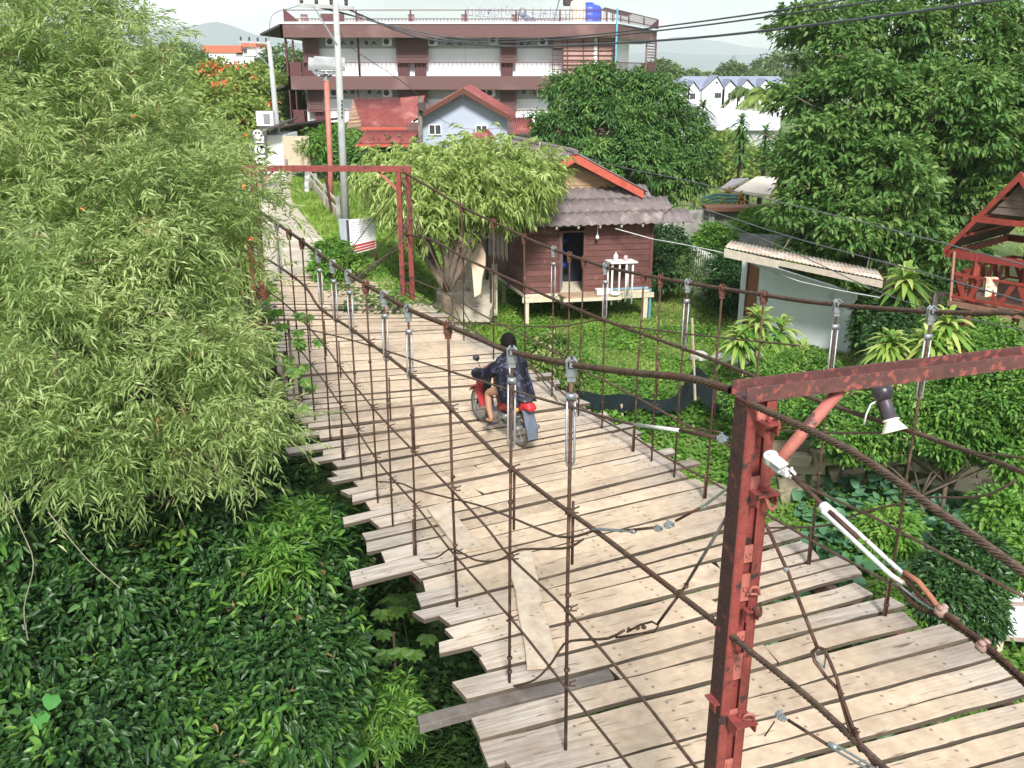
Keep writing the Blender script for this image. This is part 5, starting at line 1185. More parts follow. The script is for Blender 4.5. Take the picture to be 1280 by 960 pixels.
    for x, y in ((429, 53.5), (467.5, 53.5), (562, 54), (600, 54), (661, 54), (431, 115), (474, 115), (604.5, 115), (666, 115)):
        a = Q(x, y, yw); MB().plate([Vector((a.x-.2, yw-.04, a.z-.12)), Vector((a.x-.1, yw-.04, a.z-.12)), Vector((a.x, yw-.04, a.z-.02)), Vector((a.x+.1, yw-.04, a.z-.12)), Vector((a.x+.2, yw-.04, a.z-.12)), Vector((a.x, yw-.04, a.z+.14))], Vector((0, .03, 0))).build('chevron_vent', m_darkhole, T)
    # roof terrace: railing posts, planters
    zt = zs['top']+.1; z1 = Q(500, 12.5).z
    tr = MB(); low = Q(500, 23.5).z
    pr = m_brail
    p0, p1 = Vector((xL, Y+.1, 0)), Vector((xR, Y+.1, 0)); p2 = Vector((CR.x, CR.y, 0))
    for a, b, n, h1 in ((p0, p1, 96, z1), (p1, p2, 40, z1)):
        for hz in (h1, low): tr.bar(Vector((a.x, a.y, hz)), Vector((b.x, b.y, hz)), .05, .05)
        for i in range(n+1):
            c = a.lerp(b, i/n); top_ = low if (a is p0 and c.x < Q(705, 20).x) else h1; tr.box((c.x, c.y, (zt+top_)/2), (.03, .03, top_-zt))
    for x in (445, 513, 582, 645, 700): c = Q(x, 20); tr.box((c.x, Y+.1, (zt+z1)/2), (.10, .10, z1-zt))
    tr.build('terrace_railing', pr, T)
    for x in (378, 448, 513, 580, 643):
        c = Q(x, 26); MB().box((c.x, Y+.6, zt+.25), (.38, .38, .5)).build('parapet_block', M_('dusty_brown_block', (.35, .24, .24), None, .8), T)
    MB().plate([Vector((xL, Y, zt)), Vector((xL+1.0, Y, zt)), Vector((xL, Y, z1+.1))], Vector((0, .1, 0))).build('corner_fin', m_brail, T)
    MB().plate([Vector((CR.x, CR.y, zt)), Vector((CR.x-1.0, CR.y-2, zt)), Vector((CR.x, CR.y, z1))], Vector((.1, 0, 0))).build('corner_fin', m_brail, T)
    a = Q(404, 26); MB().bar((a.x-.7, Y+3, zt+.4), (a.x+.8, Y+3, zt+.4), .4, .5).build('terrace_box', m_brail, T)
    bp = Q(771, 10); MB().tube([Vector((bp.x, Y-.4, bp.z)), Vector((bp.x, Y-.4, Q(771, 80).z))], .06, 6).build('blue_pipe', M_('bright_blue_pipe', (.15, .48, .75), None, .4), T)
    # low left annex roof of the ground floor
    a = Q(302, 172, 58); b = Q(372, 155, 58)
    MB().plate([Vector((a.x, 57, a.z)), Vector((b.x, 57, b.z)), Vector((b.x+2, 62, b.z+.1)), Vector((a.x, 62, a.z))], Vector((0, 0, .12))).build('annex_roof', m_dark, T)
    return T, Y, zt
hot, HY, hzt = hotel()
Q = lambda x, y, yy=HY: D(x, y, yy)
# lettered sign seen from behind on the roof terrace
def roof_sign():
    mdl = M_('dark_sign_steel', (.26, .24, .28), (.20, .19, .22), .6)
    c = Q(640, 20, 74); T = thing('roof_sign', 'skeletal lettered roof sign seen from behind on the terrace', 'sign', Vector((c.x, 74, hzt)))
    lo = hzt
    def txt(s, x0, y, size, sx=-1):
        cu = bpy.data.curves.new('lettering', 'FONT'); cu.body = s; cu.size = size; cu.extrude = .04
        o = bpy.data.objects.new('lettering', cu); C.objects.link(o)
        dg = bpy.context.evaluated_depsgraph_get(); me = bpy.data.meshes.new_from_object(o.evaluated_get(dg)); bpy.data.objects.remove(o)
        wd = max(v.co.x for v in me.vertices)
        p = Q(x0, y, 74)
        for v in me.vertices: x_, y_, z_ = v.co; v.co = Vector((p.x + (wd-x_), 74+z_, p.z+y_)) - Vector(T.location)
        me.flip_normals(); me.materials.append(mdl); link('lettering', me, T, T.location); return wd
    txt('บ้านลุงชม', 585, 19.5, .85); txt('เกสท์เฮ้าส์', 664, 26, .85)
    mb = MB()
    for x in (584, 600, 618, 627, 640, 652, 666, 676, 688, 700): a = Q(x, 12, 74.1); mb.tube([Vector((a.x, 74.1, a.z+.2)), Vector((a.x, 74.1, lo))], .025, 5)
    a, b = Q(583, 19.5, 74.1), Q(702, 26, 74.1); mb.bar(a, b, .04, .04); mb.bar(Q(583, 12, 74.1), Q(702, 18, 74.1), .03, .03); mb.build('sign_frame', mdl, T)
roof_sign()
def tank(x, r, ytop, label, mat, y=66):
    c = Q(x, 25, y); c.z = hzt; h_ = D(x, ytop, y).z-hzt; T = thing('water_tank', label, 'water tank', c)
    MB().lathe(c, [(r*.97, 0), (r, .1), (r, .3), (r*.97, .33), (r, .36), (r, .7), (r*.97, .73), (r, .76), (r, h_*.75), (r*.85, h_*.88), (r*.4, h_*.96)], 24).build('tank_body', mat, T, True)
    MB().lathe(c+Vector((0, 0, h_*.94)), [(r*.35, 0), (r*.35, .1), (r*.2, .13)], 14).build('lid', mat, T)
tank(736, .85, 4, 'deep blue plastic water tank on the guesthouse roof', M_('blue_tank_plastic', (.04, .07, .48), (.05, .09, .42), .4, 2))
tank(722, .52, -2, 'slim tan water tank beside the blue one on the roof', M_('tan_tank_plastic', (.62, .54, .44), (.55, .48, .38), .5, 2), 65)
c = Q(708, 29, 66); c.z = hzt; T = thing('tank_stand', 'dark ladder frame with a black tank on the guesthouse roof', 'stand', c)
for a, b in ((-.9, -.25), (.6, .5)): MB().tube([c+Vector((a, 0, 0)), c+Vector((b, 0, 2.6))], .06, 6).build('leg', m_galv, T)
MB().lathe(c+Vector((.25, .2, 1.2)), [(.45, 0), (.5, .1), (.5, .8), (.3, 1.0)], 16).build('black_tank', m_dark, T, True)
MB().bar(c+Vector((.75, -.1, 0)), c+Vector((.75, -.1, 2.2)), .25, .2, Vector((1, 0, 0))).build('column', m_brail, T)
c = Q(655, 26, 68); T = thing('solar_water_heater', 'sloping grey solar water heater on the guesthouse roof', 'heater', Vector((c.x, 68, hzt)))
MB().plate([Q(646, 16, 68), Q(656, 16, 68), Q(676, 30, 68), Q(662, 30, 68)], Vector((0, 1.2, 0))).build('panel', M_('slate_panel', (.20, .19, .25), None, .4), T)
MB().lathe(Q(653, 15, 68), [(.28, -.1), (.28, 1.5)], 12, rotm(R(-90), 'X')).build('drum', m_galv, T, True)
MB().bar(Q(648, 16, 68.6), Q(648, 30, 68.6), .06, .06, Vector((1, 0, 0))).build('leg', m_brail, T)
c = Q(770, 20, 68); T = thing('roof_hut', 'small lean-to hut with brown panels on the right of the roof terrace', 'hut', Vector((c.x, 68, hzt)))
MB().plate([Q(756, 9, 68), Q(789, 17, 68), Q(789, 18.5, 68), Q(756, 10.5, 68)], Vector((0, 2.5, 0))).build('roof', m_dark, T)
for x in (758, 766, 776, 786): MB().bar(Q(x, 12+(x-758)*.2, 68.1), Q(x, 31, 68.1), .35, .08, Vector((1, 0, 0))).build('panel', m_brownpl if x % 4 else m_brail, T)
MB().bar(Q(806, 22, 70), Q(806, 31, 70), 1.3, .1, Vector((1, 0, 0))).build('grey_screen', M_('grey_pink_screen', (.4, .33, .36), None, .8), T)
# ================================================================ RED ROOFED HOUSE (in front of the guesthouse)
m_rroof = M_('red_corrugated_roof', (.27, .068, .062), (.19, .05, .046), .7, 3, 0, .15, c3=(.34, .14, .12), s3=1.2)
m_bluewall = M_('lilac_blue_wall', (.42, .49, .59), (.37, .43, .53), .85, 1)
def redhouse():
    Y = 46; q_ = lambda x, y, yy=Y: D(x, y, yy)
    pk = q_(579, 112); re = q_(642, 149); le = q_(531, 139); le = Vector((pk.x-(re.x-pk.x), Y, re.z))
    T = thing('gabled_house', 'lilac blue gabled house with red roof in front of the guesthouse', 'house', Vector((pk.x, Y+3, -1.6)))
    x0, x1 = q_(532, 150).x, q_(634, 150).x; zb = -1.6; x0 = pk.x-(x1-pk.x); zw = re.z+.0
    f = .35
    MB().plate([Vector((x0, Y+f, zb)), Vector((x1, Y+f, zb)), Vector((x1, Y+f, zw+.3)), Vector((pk.x, Y+f, pk.z-.15)), Vector((x0, Y+f, zw+.3))], Vector((0, .2, 0))).build('wall', m_bluewall, T)
    for x in (x0, x1-.15): MB().box((x+.07, Y+4.2, (zb+zw+.2)/2), (.15, 7.2, zw+.2-zb)).build('wall', m_bluewall, T)
    for e, sg in ((le, -1), (re, 1)):
        MB().corr(pk+Vector((0, -.25, .06)), Vector((0, 8.3, 0)), (e-pk)*1.03, 40, .035, .02, 2).build('roof', m_rroof, T, True)
        MB().plate([pk+Vector((0, -.25, .08)), e+Vector((0, -.25, .08)), e+Vector((0, -.25, -.14)), pk+Vector((0, -.25, -.18))], Vector((0, -.05, 0))).build('barge_board', m_rustred, T)
    def win(x, y, w_, h_):
        a = q_(x, y, Y+f); fr = MB()
        mt = m_wpaint
        for dx in (-w_/2, 0, w_/2): fr.box((a.x+dx, Y+f-.05, a.z), (.05, .06, h_))
        for dz in (-h_/2, h_/2): fr.box((a.x, Y+f-.05, a.z+dz), (w_+.05, .062, .05))
        o = fr.build('window', mt, T); MB().box((a.x, Y+f-.02, a.z), (w_, .03, h_)).build('pane', m_darkhole, o)
    win(544, 162, .58, .46); win(602, 165, .54, .62)
    # small porch roof
    a, b, t = q_(565, 184, Y-1.5), q_(607, 178, Y-1.5), q_(585, 170, Y-1.2)
    MB().plate([a, t, t+Vector((.9, 1.2, .2)), a+Vector((0, 1.6, .1))], Vector((0, 0, .06))).plate([t, b, b+Vector((.5, 1.6, 0)), t+Vector((.9, 1.2, .2))], Vector((0, 0, .06))).build('porch_roof', m_rroof, T)
    # wing with double red roof on the left
    a = q_(443, 124); b = q_(527, 121); c_ = q_(448, 157, Y-2.5); d = q_(507, 158, Y-2.5)
    MB().corr(q_(452, 158, Y-2.6), q_(512, 158, Y-2.6)-q_(452, 158, Y-2.6), q_(442, 123, Y)-q_(452, 158, Y-2.6), 24, .04, .02, 2).build('wing_roof', m_rroof, T, True)
    MB().plate([q_(505, 158, Y-2.6), q_(524, 146, Y-1.6), q_(531, 120, Y), q_(500, 123, Y)], Vector((0, .05, .03))).build('wing_roof', m_rroof, T)
    MB().corr(q_(446, 180, Y-4), q_(513, 180, Y-4)-q_(446, 180, Y-4), q_(459, 163, Y-2.8)-q_(446, 180, Y-4), 26, .035, .02, 2).build('wing_roof', m_rroof, T, True)
    MB().bar(q_(444, 182, Y-4), q_(514, 182, Y-4), .08, .12).bar(q_(451, 160.5, Y-2.6), q_(508, 161, Y-2.6), .08, .14).build('fascia', m_redtrim, T)
    MB().plate([q_(441, 124, Y), q_(454, 157, Y-2.5), q_(434, 160, Y-2.5)], Vector((-.03, .05, 0))).build('side_gable', M_('brown_gable', (.28, .17, .13), None, .8), T)
    lb = MB()
    for i in range(7): z = i/7; lb.bar(q_(441, 126, Y-.1).lerp(q_(435, 158, Y-2.55), z), q_(441, 126, Y-.1).lerp(q_(453, 156, Y-2.6), z), .05, .08)
    lb.build('gable_louvres', m_tan, T)
    MB().plate([q_(456, 183, Y-3), q_(512, 183, Y-3), Vector((q_(512, 183, Y-3).x, Y-3, -1.6)), Vector((q_(456, 183, Y-3).x, Y-3, -1.6))], Vector((0, .1, 0))).build('wall', m_darkhole, T)
    for x in (455, 463, 474, 490, 510): a = q_(x, 182, Y-3.8); MB().box((a.x, Y-3.8, (a.z-1.6)/2), (.1, .1, a.z+1.6)).build('post', M_('dark_blue_post', (.04, .07, .09), None, .7), T)
redhouse()
c = D(660, 160, 44); T = thing('small_roof', 'small red corrugated roof glimpsed behind the light green tree', 'roof', Vector((c.x, 44, -1.6)))
MB().corr(D(642, 168, 43), D(668, 166, 43)-D(642, 168, 43), Vector((-.1, 2, .6)), 10, .035, .02, 2).build('roof', m_rroof, T, True)
for x in (645, 665): a = D(x, 168, 43.3); MB().box((a.x, 43.3, (a.z-1.8)/2), (.1, .1, a.z+1.8)).build('post', m_brail, T)
# ================================================================ POLES, SIGNS
m_pole = M_('pale_concrete_pole', (.42, .43, .43), (.33, .34, .34), .85, 4, 0, .15)
m_wire = M_('black_power_cable', (.04, .045, .055), (.06, .065, .08), .5, 3)
m_wirel = M_('grey_telephone_cable', (.10, .11, .12), (.07, .075, .08), .5, 3)
def pole(top, base, r0, r1, label, arm=None, name='utility_pole'):
    T = thing(name, label, 'pole', base)
    MB().tube([base, base.lerp(top, .5), top], [r1, (r0+r1)/2, r0], 10).build('pole', m_pole, T, True)
    if arm:
        a, b = arm; o = MB().bar(a, b, .10, .10).build('crossarm', m_pole, T)
        n = 3
        for i in range(4): c = a.lerp(b, .06+.27*i); MB().lathe(c+Vector((0, 0, .05)), [(.03, 0), (.06, .05), (.05, .10), (.06, .15), (.03, .22)], 10).build('insulator', m_dark, T)
        MB().bar(a.lerp(b, .28)+Vector((0, -.1, 0)), base.lerp(top, .83)+Vector((0, -.1, 0)), .04, .04).build('strut', m_galv, T)
    return T
b1 = G(433, 292, 0); b1 = Vector((b1.x, b1.y, 0)); t1 = D(419.5, 3, b1.y)
T1 = pole(t1, b1, .085, .13, 'tall pale concrete utility pole with a crossarm beside the notice board', (D(373, 6.5, b1.y), D(442, 10, b1.y)))
for y in (126, 131, 136, 141, 146): a = D(427.5, y, b1.y-.12); MB().box(a, (.05, .03, .05)).build('hole', m_darkhole, T1)
b2 = D(347, 190, 52); b2.z = -1.8; b2.x = D(347, 178, 52).x; t2 = D(336, 51, 52)
T2 = pole(t2, Vector((b2.x+.1, 52, -1.8)), .11, .19, 'pale utility pole with a short crossarm left of the guesthouse', (D(299, 52, 52), D(338, 54, 52)))
a = D(332, 148, 51.6); MB().box(a, (.9, .4, .75)).build('meter_box', m_wpaint, T2)
MB().box(a+Vector((.12, -.22, 0)), (.35, .05, .5)).build('grille', m_galv, T2)
b3 = D(524, 190, 43); t3 = D(525, 121, 43); T3_ = pole(t3, Vector((b3.x, 43, -1.6)), .10, .12, 'short dark weathered pole at the corner of the lilac house', name='utility_pole')
for ch in T3_.children: ch.data.materials[0] = M_('dark_pole', (.10, .085, .08), (.2, .17, .15), .9, 4)
MB().box(D(527, 133, 42.8), (.3, .3, .35)).tube([D(522, 130, 42.8), D(530, 145, 42.8)], .05, 6).build('cable_bundle', m_dark, T3_)
# solar street lamp
b = G(413, 262, 0); yb = b.y
T = thing('solar_street_lamp', 'pinkish red lamp post with two tilted solar panels on top', 'street lamp', Vector((b.x, yb, H(b.x, yb))))
MB().tube([Vector((b.x, yb, H(b.x, yb)-.1)), D(413, 208, yb), D(408, 100, yb)], .095, 12).build('post', M_('salmon_red_post', (.46, .17, .13), (.38, .13, .10), .6, 4), T, True)
mpan = M_('pale_solar_housing', (.42, .43, .42), (.30, .31, .32), .4, 3, .2)
for x0, x1, y_, yo in ((385, 396, 82, -.0), (392, 431, 81, -.25)):
    a, b_ = D(x0, y_+1, yb-.1+yo), D(x1, y_+3, yb-.1+yo); hgt = .26 if x0 == 392 else .2
    pn = MB(); pn.plate([a+Vector((0, 0, 0)), b_+Vector((0, 0, 0)), b_+Vector((-.05, .45, .28)), a+Vector((-.05, .45, .28))], Vector((0, 0, .04))).plate([a+Vector((0, .02, -.13)), b_+Vector((0, .02, -.13)), b_, a], Vector((0, .03, 0)))
    o = pn.build('solar_panel', mpan, T)
    g = MB(); n = 5 if x0 == 392 else 2
    for i in range(n): p = a.lerp(b_, (i+.5)/n); g.box(p+Vector((0, .012, -.065)), ((b_-a).length/n*.82, .012, .10))
    g.build('cells', m_galv, o)
for x in (399, 416):
    a = D(x, 90, yb-.15); hd = MB().box(a, (.42, .20, .07)).box(a+Vector((0, -.08, -.05)), (.30, .10, .08)).build('lamp_head', m_galv, T); MB().box(a+Vector((0, -.06, -.095)), (.26, .06, .01)).build('lens', m_wpaint, hd)
MB().tube([D(407, 101, yb), D(407, 92, yb)], [.11, .08], 10).tube([D(400, 93, yb), D(407, 98, yb-.05), D(415, 93, yb)], .04, 8).build('mount', m_galv, T)
# notice board with red stripes
def notice():
    y = 24.2; x0, x1 = D(437, 290, y), D(469, 290, y)
    base = D(455, 320, y); T = thing('notice_board', 'white notice board with red stripes standing beside the bridge end', 'sign', Vector((base.x, y, H(base.x, y))))
    a, b_, c_, d_ = D(435, 275, y), D(470, 271, y+.5), D(470, 310, y+.5), D(438, 319, y)
    n = (b_-a).cross(d_-a).normalized(); n = n if n.y < 0 else -n
    MB().plate([a, b_, c_, d_], -n*.04).build('panel', M_('notice_white', (.90, .91, .92), (.84, .85, .88), .5, 4), T)
    at = lambda u, v: a.lerp(b_, u).lerp(d_.lerp(c_, u), v)
    def strip(u0, u1, v0, v1, mat, nm):
        MB().plate([at(u0, v0)+n*.012, at(u1, v0)+n*.012, at(u1, v1)+n*.012, at(u0, v1)+n*.012], -n*.008).build(nm, mat, T)
    mr_ = M_('notice_red', (.55, .06, .07), None, .5); ml = M_('faint_blue_grey_print', (.66, .67, .78), None, .5)
    for v0, v1 in ((.74, .80), (.83, .88), (.91, .96)): strip(.03, .97, v0, v1, mr_, 'red_stripe')
    rq = random.Random(8)
    for i in range(8):
        v = .08+i*.075
        u = .06
        while u < .78-.1*(i % 3):
            w_ = rq.uniform(.04, .14); strip(u, u+w_, v, v+.022, ml, 'faint_print') if False else None; u += w_+.03
    rq = random.Random(8)
    for i in range(8):
        v = .07+i*.078; u = .06; tx = MB()
        while u < .80-.12*(i % 3):
            w_ = rq.uniform(.03, .10); tx.plate([at(u, v)+n*.012, at(u+w_, v)+n*.012, at(u+w_, v+.02)+n*.012, at(u, v+.02)+n*.012], -n*.008); u += w_+.02
        tx.build('text_line', ml, T)
    MB().bar(a+(a-b_)*.02, d_+(d_-c_)*.02+Vector((0, 0, -.35)), .09, .06, Vector((1, 0, 0))).build('dark_frame_edge', m_dark, T)
    for u in (.12, .93): p = at(u, 1); MB().tube([p+Vector((0, .03, .6)), Vector((p.x, p.y+.03, H(p.x, p.y)-.1))], .022, 6).build('leg', m_rustred, T)
notice()
c = D(430, 290, 24.5); T = thing('sign_back', 'pale blue back of a second board against the notice board', 'sign', Vector((c.x, 24.5, H(c.x, 24.5))))
MB().plate([D(423, 274, 25.2), D(435, 274, 24.4), D(436, 306, 24.4), D(426, 303, 25.2)], Vector((.02, .04, 0))).build('panel', M_('pale_blue_board', (.45, .55, .66), (.6, .65, .7), .6, 6), T)
a = D(428, 300, 24.9); MB().tube([a, Vector((a.x, a.y, H(a.x, a.y)-.1))], .03, 6).build('leg', m_rustred, T)
# dark board with white lettering, letters stacked down it
c = D(323, 180, 40); T = thing('lettered_board', 'upright dark board with stacked white lettering left of the guesthouse', 'sign', Vector((c.x, 40, 0)))
MB().plate([D(314, 164, 40), D(333, 163, 40), D(334, 196, 40), D(314, 196, 40)], Vector((0, .08, 0))).build('board', M_('dark_signboard', (.05, .045, .06), (.08, .07, .09), .6, 6), T)
MB().box((c.x, 40.06, (D(323, 196, 40).z)/2), (.1, .06, D(323, 196, 40).z)).build('post', m_dark, T)
def letters(body, cx_, cy_, size, par, yy, rot=0, mat=m_wpaint):
    cu = bpy.data.curves.new('lettering', 'FONT'); cu.body = body; cu.size = size; cu.extrude = .01; cu.align_x = 'CENTER'; cu.align_y = 'CENTER'; cu.offset = .018
    o = bpy.data.objects.new('lettering', cu); C.objects.link(o); dg = bpy.context.evaluated_depsgraph_get(); me = bpy.data.meshes.new_from_object(o.evaluated_get(dg)); bpy.data.objects.remove(o)
    p = D(cx_, cy_, yy); M = rotm(rot, 'Y') @ rotm(R(90), 'X')
    for v in me.vertices: v.co = p + M @ v.co - root_loc(par)
    me.materials.append(mat); link('lettering', me, par, root_loc(par))
letters('กลม', 324, 186, .72, T, 39.97, R(-90)); 
lt = MB(); lt.lathe(D(322, 168, 39.97), [(.13, -.01), (.20, -.01), (.20, .01), (.13, .01), (.13, -.01)], 16, rotm(R(90), 'X')); lt.bar(D(322, 164, 39.97), D(322, 172, 39.97), .03, .06, Vector((1, 0, 0))); lt.build('emblem', m_wpaint, T)
# cream sheet gate / hut beside it
c = D(372, 205, 50); T = thing('sheet_metal_hut', 'cream sheet metal hut with a rust patch under the guesthouse', 'hut', Vector((c.x, 50, -1.8)))
a, b_ = D(353, 170, 50), D(386, 170, 50)
MB().corr(Vector((a.x, 50, -1.2)), Vector((b_.x-a.x, 0, 0)), Vector((0, 0, a.z+1.2)), 12, .03, .02, 2).build('wall', M_('cream_sheet', (.62, .54, .42), (.55, .46, .36), .7, 2, c3=(.45, .20, .13), s3=.9, l3=.6, h3=.66), T)
MB().box((a.x-.9, 52, (a.z-1.8)/2), (1.8, 3, a.z+1.8)).build('white_wall', m_hwhite, T); MB().plate([Vector((a.x-2.3, 49.5, a.z-.1)), Vector((a.x, 49.5, a.z+.5)), Vector((a.x, 54, a.z+.7)), Vector((a.x-2.3, 54, a.z+.1))], Vector((0, 0, .08))).build('roof', m_dark, T)
c = D(371, 222, 46); tag(MB().box((c.x, 46, -.4), (.75, .5, 1.7)).box((c.x-.45, 45.9, -.2), (.12, .2, 2.0)).build('gate_pillar', M_('grey_brown_pillar', (.22, .17, .17), (.3, .25, .22), .8, 2)), 'squat grey brown gate pillar below the cream hut', 'pillar')
# low walls and fence along the path side
m_concw = M_('mossy_concrete', (.36, .35, .32), (.22, .22, .20), .9, 2.5, 0, .3, c3=(.10, .10, .09), s3=1.6)
a = D(394, 232, 40); T = thing('path_fence', 'low timber and concrete fence running along the grassy verge', 'fence', Vector((a.x, 38, 0)))
fp = [D(386, 232, 42), D(396, 246, 38.5), D(408, 262, 35), D(424, 276, 31.5)]
for p in fp: z = H(p.x, p.y); MB().box((p.x, p.y, z+.4), (.14, .14, 1.0)).build('post', m_concw, T)
for i in range(3):
    p, q2 = fp[i], fp[i+1]; zp, zq = H(p.x, p.y), H(q2.x, q2.y)
    MB().bar(Vector((p.x, p.y, zp+.7)), Vector((q2.x, q2.y, zq+.7)), .06, .08).bar(Vector((p.x, p.y, zp+.2)), Vector((q2.x, q2.y, zq+.2)), .08, .5).build('rail', M_('pale_rail', (.5, .44, .35), (.3, .26, .2), .8, 4), T)
c = D(383, 240, 39); tag(MB().tube([Vector((c.x, 39, -.1)), Vector((c.x+.12, 39, 1.0))], .12, 8).build('striped_post', M_('grey_white_post', (.6, .6, .6), (.25, .25, .27), .7, 5, lo=.45, hi=.55)), 'grey and white marker post at the end of the verge', 'post')
# ================================================================ CABLES OVERHEAD
def ocable(pts, r, label, mat=m_wire, sag=0):
    P = [Vector(p) for p in pts]
    if len(P) == 2: P = [P[0].lerp(P[1], t)-Vector((0, 0, sag*4*t*(1-t))) for t in np.linspace(0, 1, 13)]
    tag(MB().tube(spline(P, .8), r, 6).build('power_cable', mat), label, 'cable', 'overhead cables')
tp = D(430, 8, b1.y)
ocable([D(380, 5, b1.y), W(560, 46, 28), W(705, 46, 26), W(860, 29, 22), W(1053, 0, 18.5), W(1250, -40, 16)], .020, 'highest of the three dark power cables crossing the guesthouse roof')
ocable([D(400, 8, b1.y), W(560, 50, 28), W(705, 49, 26), W(860, 34, 22), W(1103, 0, 18), W(1300, -36, 16)], .020, 'middle dark power cable crossing the guesthouse front')
ocable([D(436, 12, b1.y), W(520, 46, 29), W(620, 57, 27), W(700, 57, 25), W(860, 48, 20), W(1050, 27, 16), W(1247, 0, 13.5), W(1330, -14, 12.5)], .024, 'lowest and thickest power cable crossing the guesthouse front')
ocable([W(640, 160, 42), W(690, 182, 32), W(760, 205, 27), W(860, 226, 22), W(1067, 275, 17), W(1280, 331, 14), W(1400, 362, 13)], .012, 'upper grey telephone cable slanting down past the pavilion', m_wirel)
ocable([HP(3.9, -.3, 2.2), W(860, 257, 22), W(991, 297, 19), W(1155, 341, 16), W(1280, 377, 14), W(1400, 412, 13)], .013, 'middle grey telephone cable slanting down past the shed', m_wirel)
ocable([W(880, 270, 22), W(985, 312, 19), W(1070, 352, 17.5), W(1155, 385, 15.5), W(1280, 413, 14), W(1400, 440, 13)], .010, 'lower thin telephone cable passing over the shed roof', m_wirel)
ocable([HP(2.45, -.4, 1.85), W(817, 299, 25.6), W(900, 315, 24.2), W(1000, 352, 22.5), W(1100, 372, 21)], .014, 'pale cable strung from the stilt house eave to the shed', M_('pale_cable', (.55, .56, .58), None, .5))
ocable([t3, W(500, 100, 38), W(440, 60, 33), D(421, 30, b1.y)], .014, 'thin cable from the short dark pole up to the tall pole', m_wirel)
ocable([t3+Vector((0, 0, -.4)), D(575, 160, 45.7), D(640, 160, 45)], .010, 'thin service wire across the lilac gable', m_wirel)
ocable([t2, W(340, 20, 45), W(373, 7, 33)], .012, 'thin wire between the two concrete poles', m_wirel)
# ================================================================ FENCES, WALLS IN THE YARD
def picket(A, B, n, h0, label, mat, w_=.05, grp=None):
    T = thing('picket_fence', label, 'fence', Vector(((A.x+B.x)/2, (A.y+B.y)/2, -2)))
    r_ = MB(); r_.bar(A+Vector((0, 0, h0*.85)), B+Vector((0, 0, h0*.85)), .04, .06).bar(A+Vector((0, 0, h0*.25)), B+Vector((0, 0, h0*.25)), .04, .06); r_.build('rail', mat, T)
    for i in range(n): p = A.lerp(B, i/(n-1)); q2 = MB().box(p+Vector((0, -.03, h0*.5)), (w_, .03, h0)); q2.build('picket', mat, T)
m_pick = M_('chalky_white_pickets', (.66, .67, .66), (.5, .51, .5), .7, 6)
picket(Vector((D(838, 330, 30).x, 31.5, -2)), Vector((D(913, 400, 27).x, 27.0, -2)), 34, 1.55, 'white metal picket fence between the lawn shrubs', m_pick)
picket(Vector((D(905, 320, 31).x, 31, -2)), Vector((D(990, 320, 30).x, 30.4, -2)), 22, 1.75, 'weathered white slat fence behind the shed', M_('weathered_white_slats', (.55, .55, .52), (.32, .32, .30), .8, 5), .12)
a = D(838, 280, 36); T = thing('block_wall', 'stained grey block wall behind the white fences', 'wall', Vector((a.x+3, 36, -2)))
x0, x1 = D(820, 285, 36).x, D(985, 285, 36).x; zt_ = D(900, 263, 36).z
MB().box(((x0+x1)/2, 36.1, (zt_-2)/2), (x1-x0, .2, zt_+2)).build('wall', m_concw, T)
for x in (835, 889, 957): c = D(x, 280, 35.9); MB().box((c.x, 35.95, (zt_-2)/2+.05), (.2, .25, zt_+2.1)).build('pier', M_('pale_pier', (.5, .5, .5), (.36, .36, .35), .9, 3), T)
MB().box(((D(880, 262, 36).x+x1)/2, 36.0, zt_+.1), (x1-D(880, 262, 36).x, .9, .16)).build('timber_coping', M_('brown_coping', (.22, .10, .06), (.15, .07, .045), .8, 4), T)
# garden shelter with tan roof and green pipes behind the wall
c = D(930, 235, 40); T = thing('garden_shelter', 'open shelter with pale tan roof behind the grey wall', 'shelter', Vector((c.x, 41, -2)))
MB().plate([D(917, 241, 39), D(962, 247, 39), D(975, 222, 44), D(945, 224, 44)], Vector((0, 0, .12))).build('roof', M_('tan_sheet_roof', (.62, .55, .47), (.55, .49, .42), .7, 1), T)
MB().plate([D(899, 239, 41), D(915, 236, 41), D(936, 225, 45), D(915, 226, 45)], Vector((0, 0, .1))).build('roof', M_('grey_sheet_roof', (.30, .28, .30), None, .7), T)
for x in (929, 935, 950): a = D(x, 243, 39.5); MB().box((a.x, 39.6, (a.z-2)/2), (.14, .14, a.z+2)).build('post', m_dark, T)
for i in range(3): MB().tube([D(878, 248+i*4, 38), D(895, 243+i*4, 38), D(922, 244+i*4, 38)], .06, 6).build('green_pipe', M_('teal_pipe', (.10, .28, .26), None, .6), T)
# stone retaining wall
T = thing('stone_wall', 'old tan rubble retaining wall half hidden under creepers', 'wall', Vector((11, 16.5, -3)))
m_stone = M_('tan_rubble_stone', (.50, .43, .31), (.36, .30, .21), .95, 4, 0, .6, island=.3, c3=(.16, .17, .08), s3=2, l3=.52, h3=.66)
rs = random.Random(9); mb = MB()
for row in range(4):
    x = 5.2
    while x < 16:
        w_ = rs.uniform(.22, .95); h_ = .27*rs.uniform(.8, 1.5); c = Vector((x+w_/2, 16.52+rs.uniform(-.10, .06), -2.95+row*.27+rs.uniform(-.06, .06))); 
        M = rotm(rs.uniform(-.3, .3), 'Y'); x_ = w_/2*.96; z_ = h_/2*.95
        vs = [c+M@Vector((sx_*x_*rs.uniform(.8, 1), sy_*.16, sz_*z_*rs.uniform(.75, 1))) for sx_ in (-1, 1) for sy_ in (-1, 1) for sz_ in (-1, 1)]
        mb.add(vs, [(0, 1, 3, 2), (4, 6, 7, 5), (0, 4, 5, 1), (2, 3, 7, 6), (0, 2, 6, 4), (1, 5, 7, 3)]); x += w_
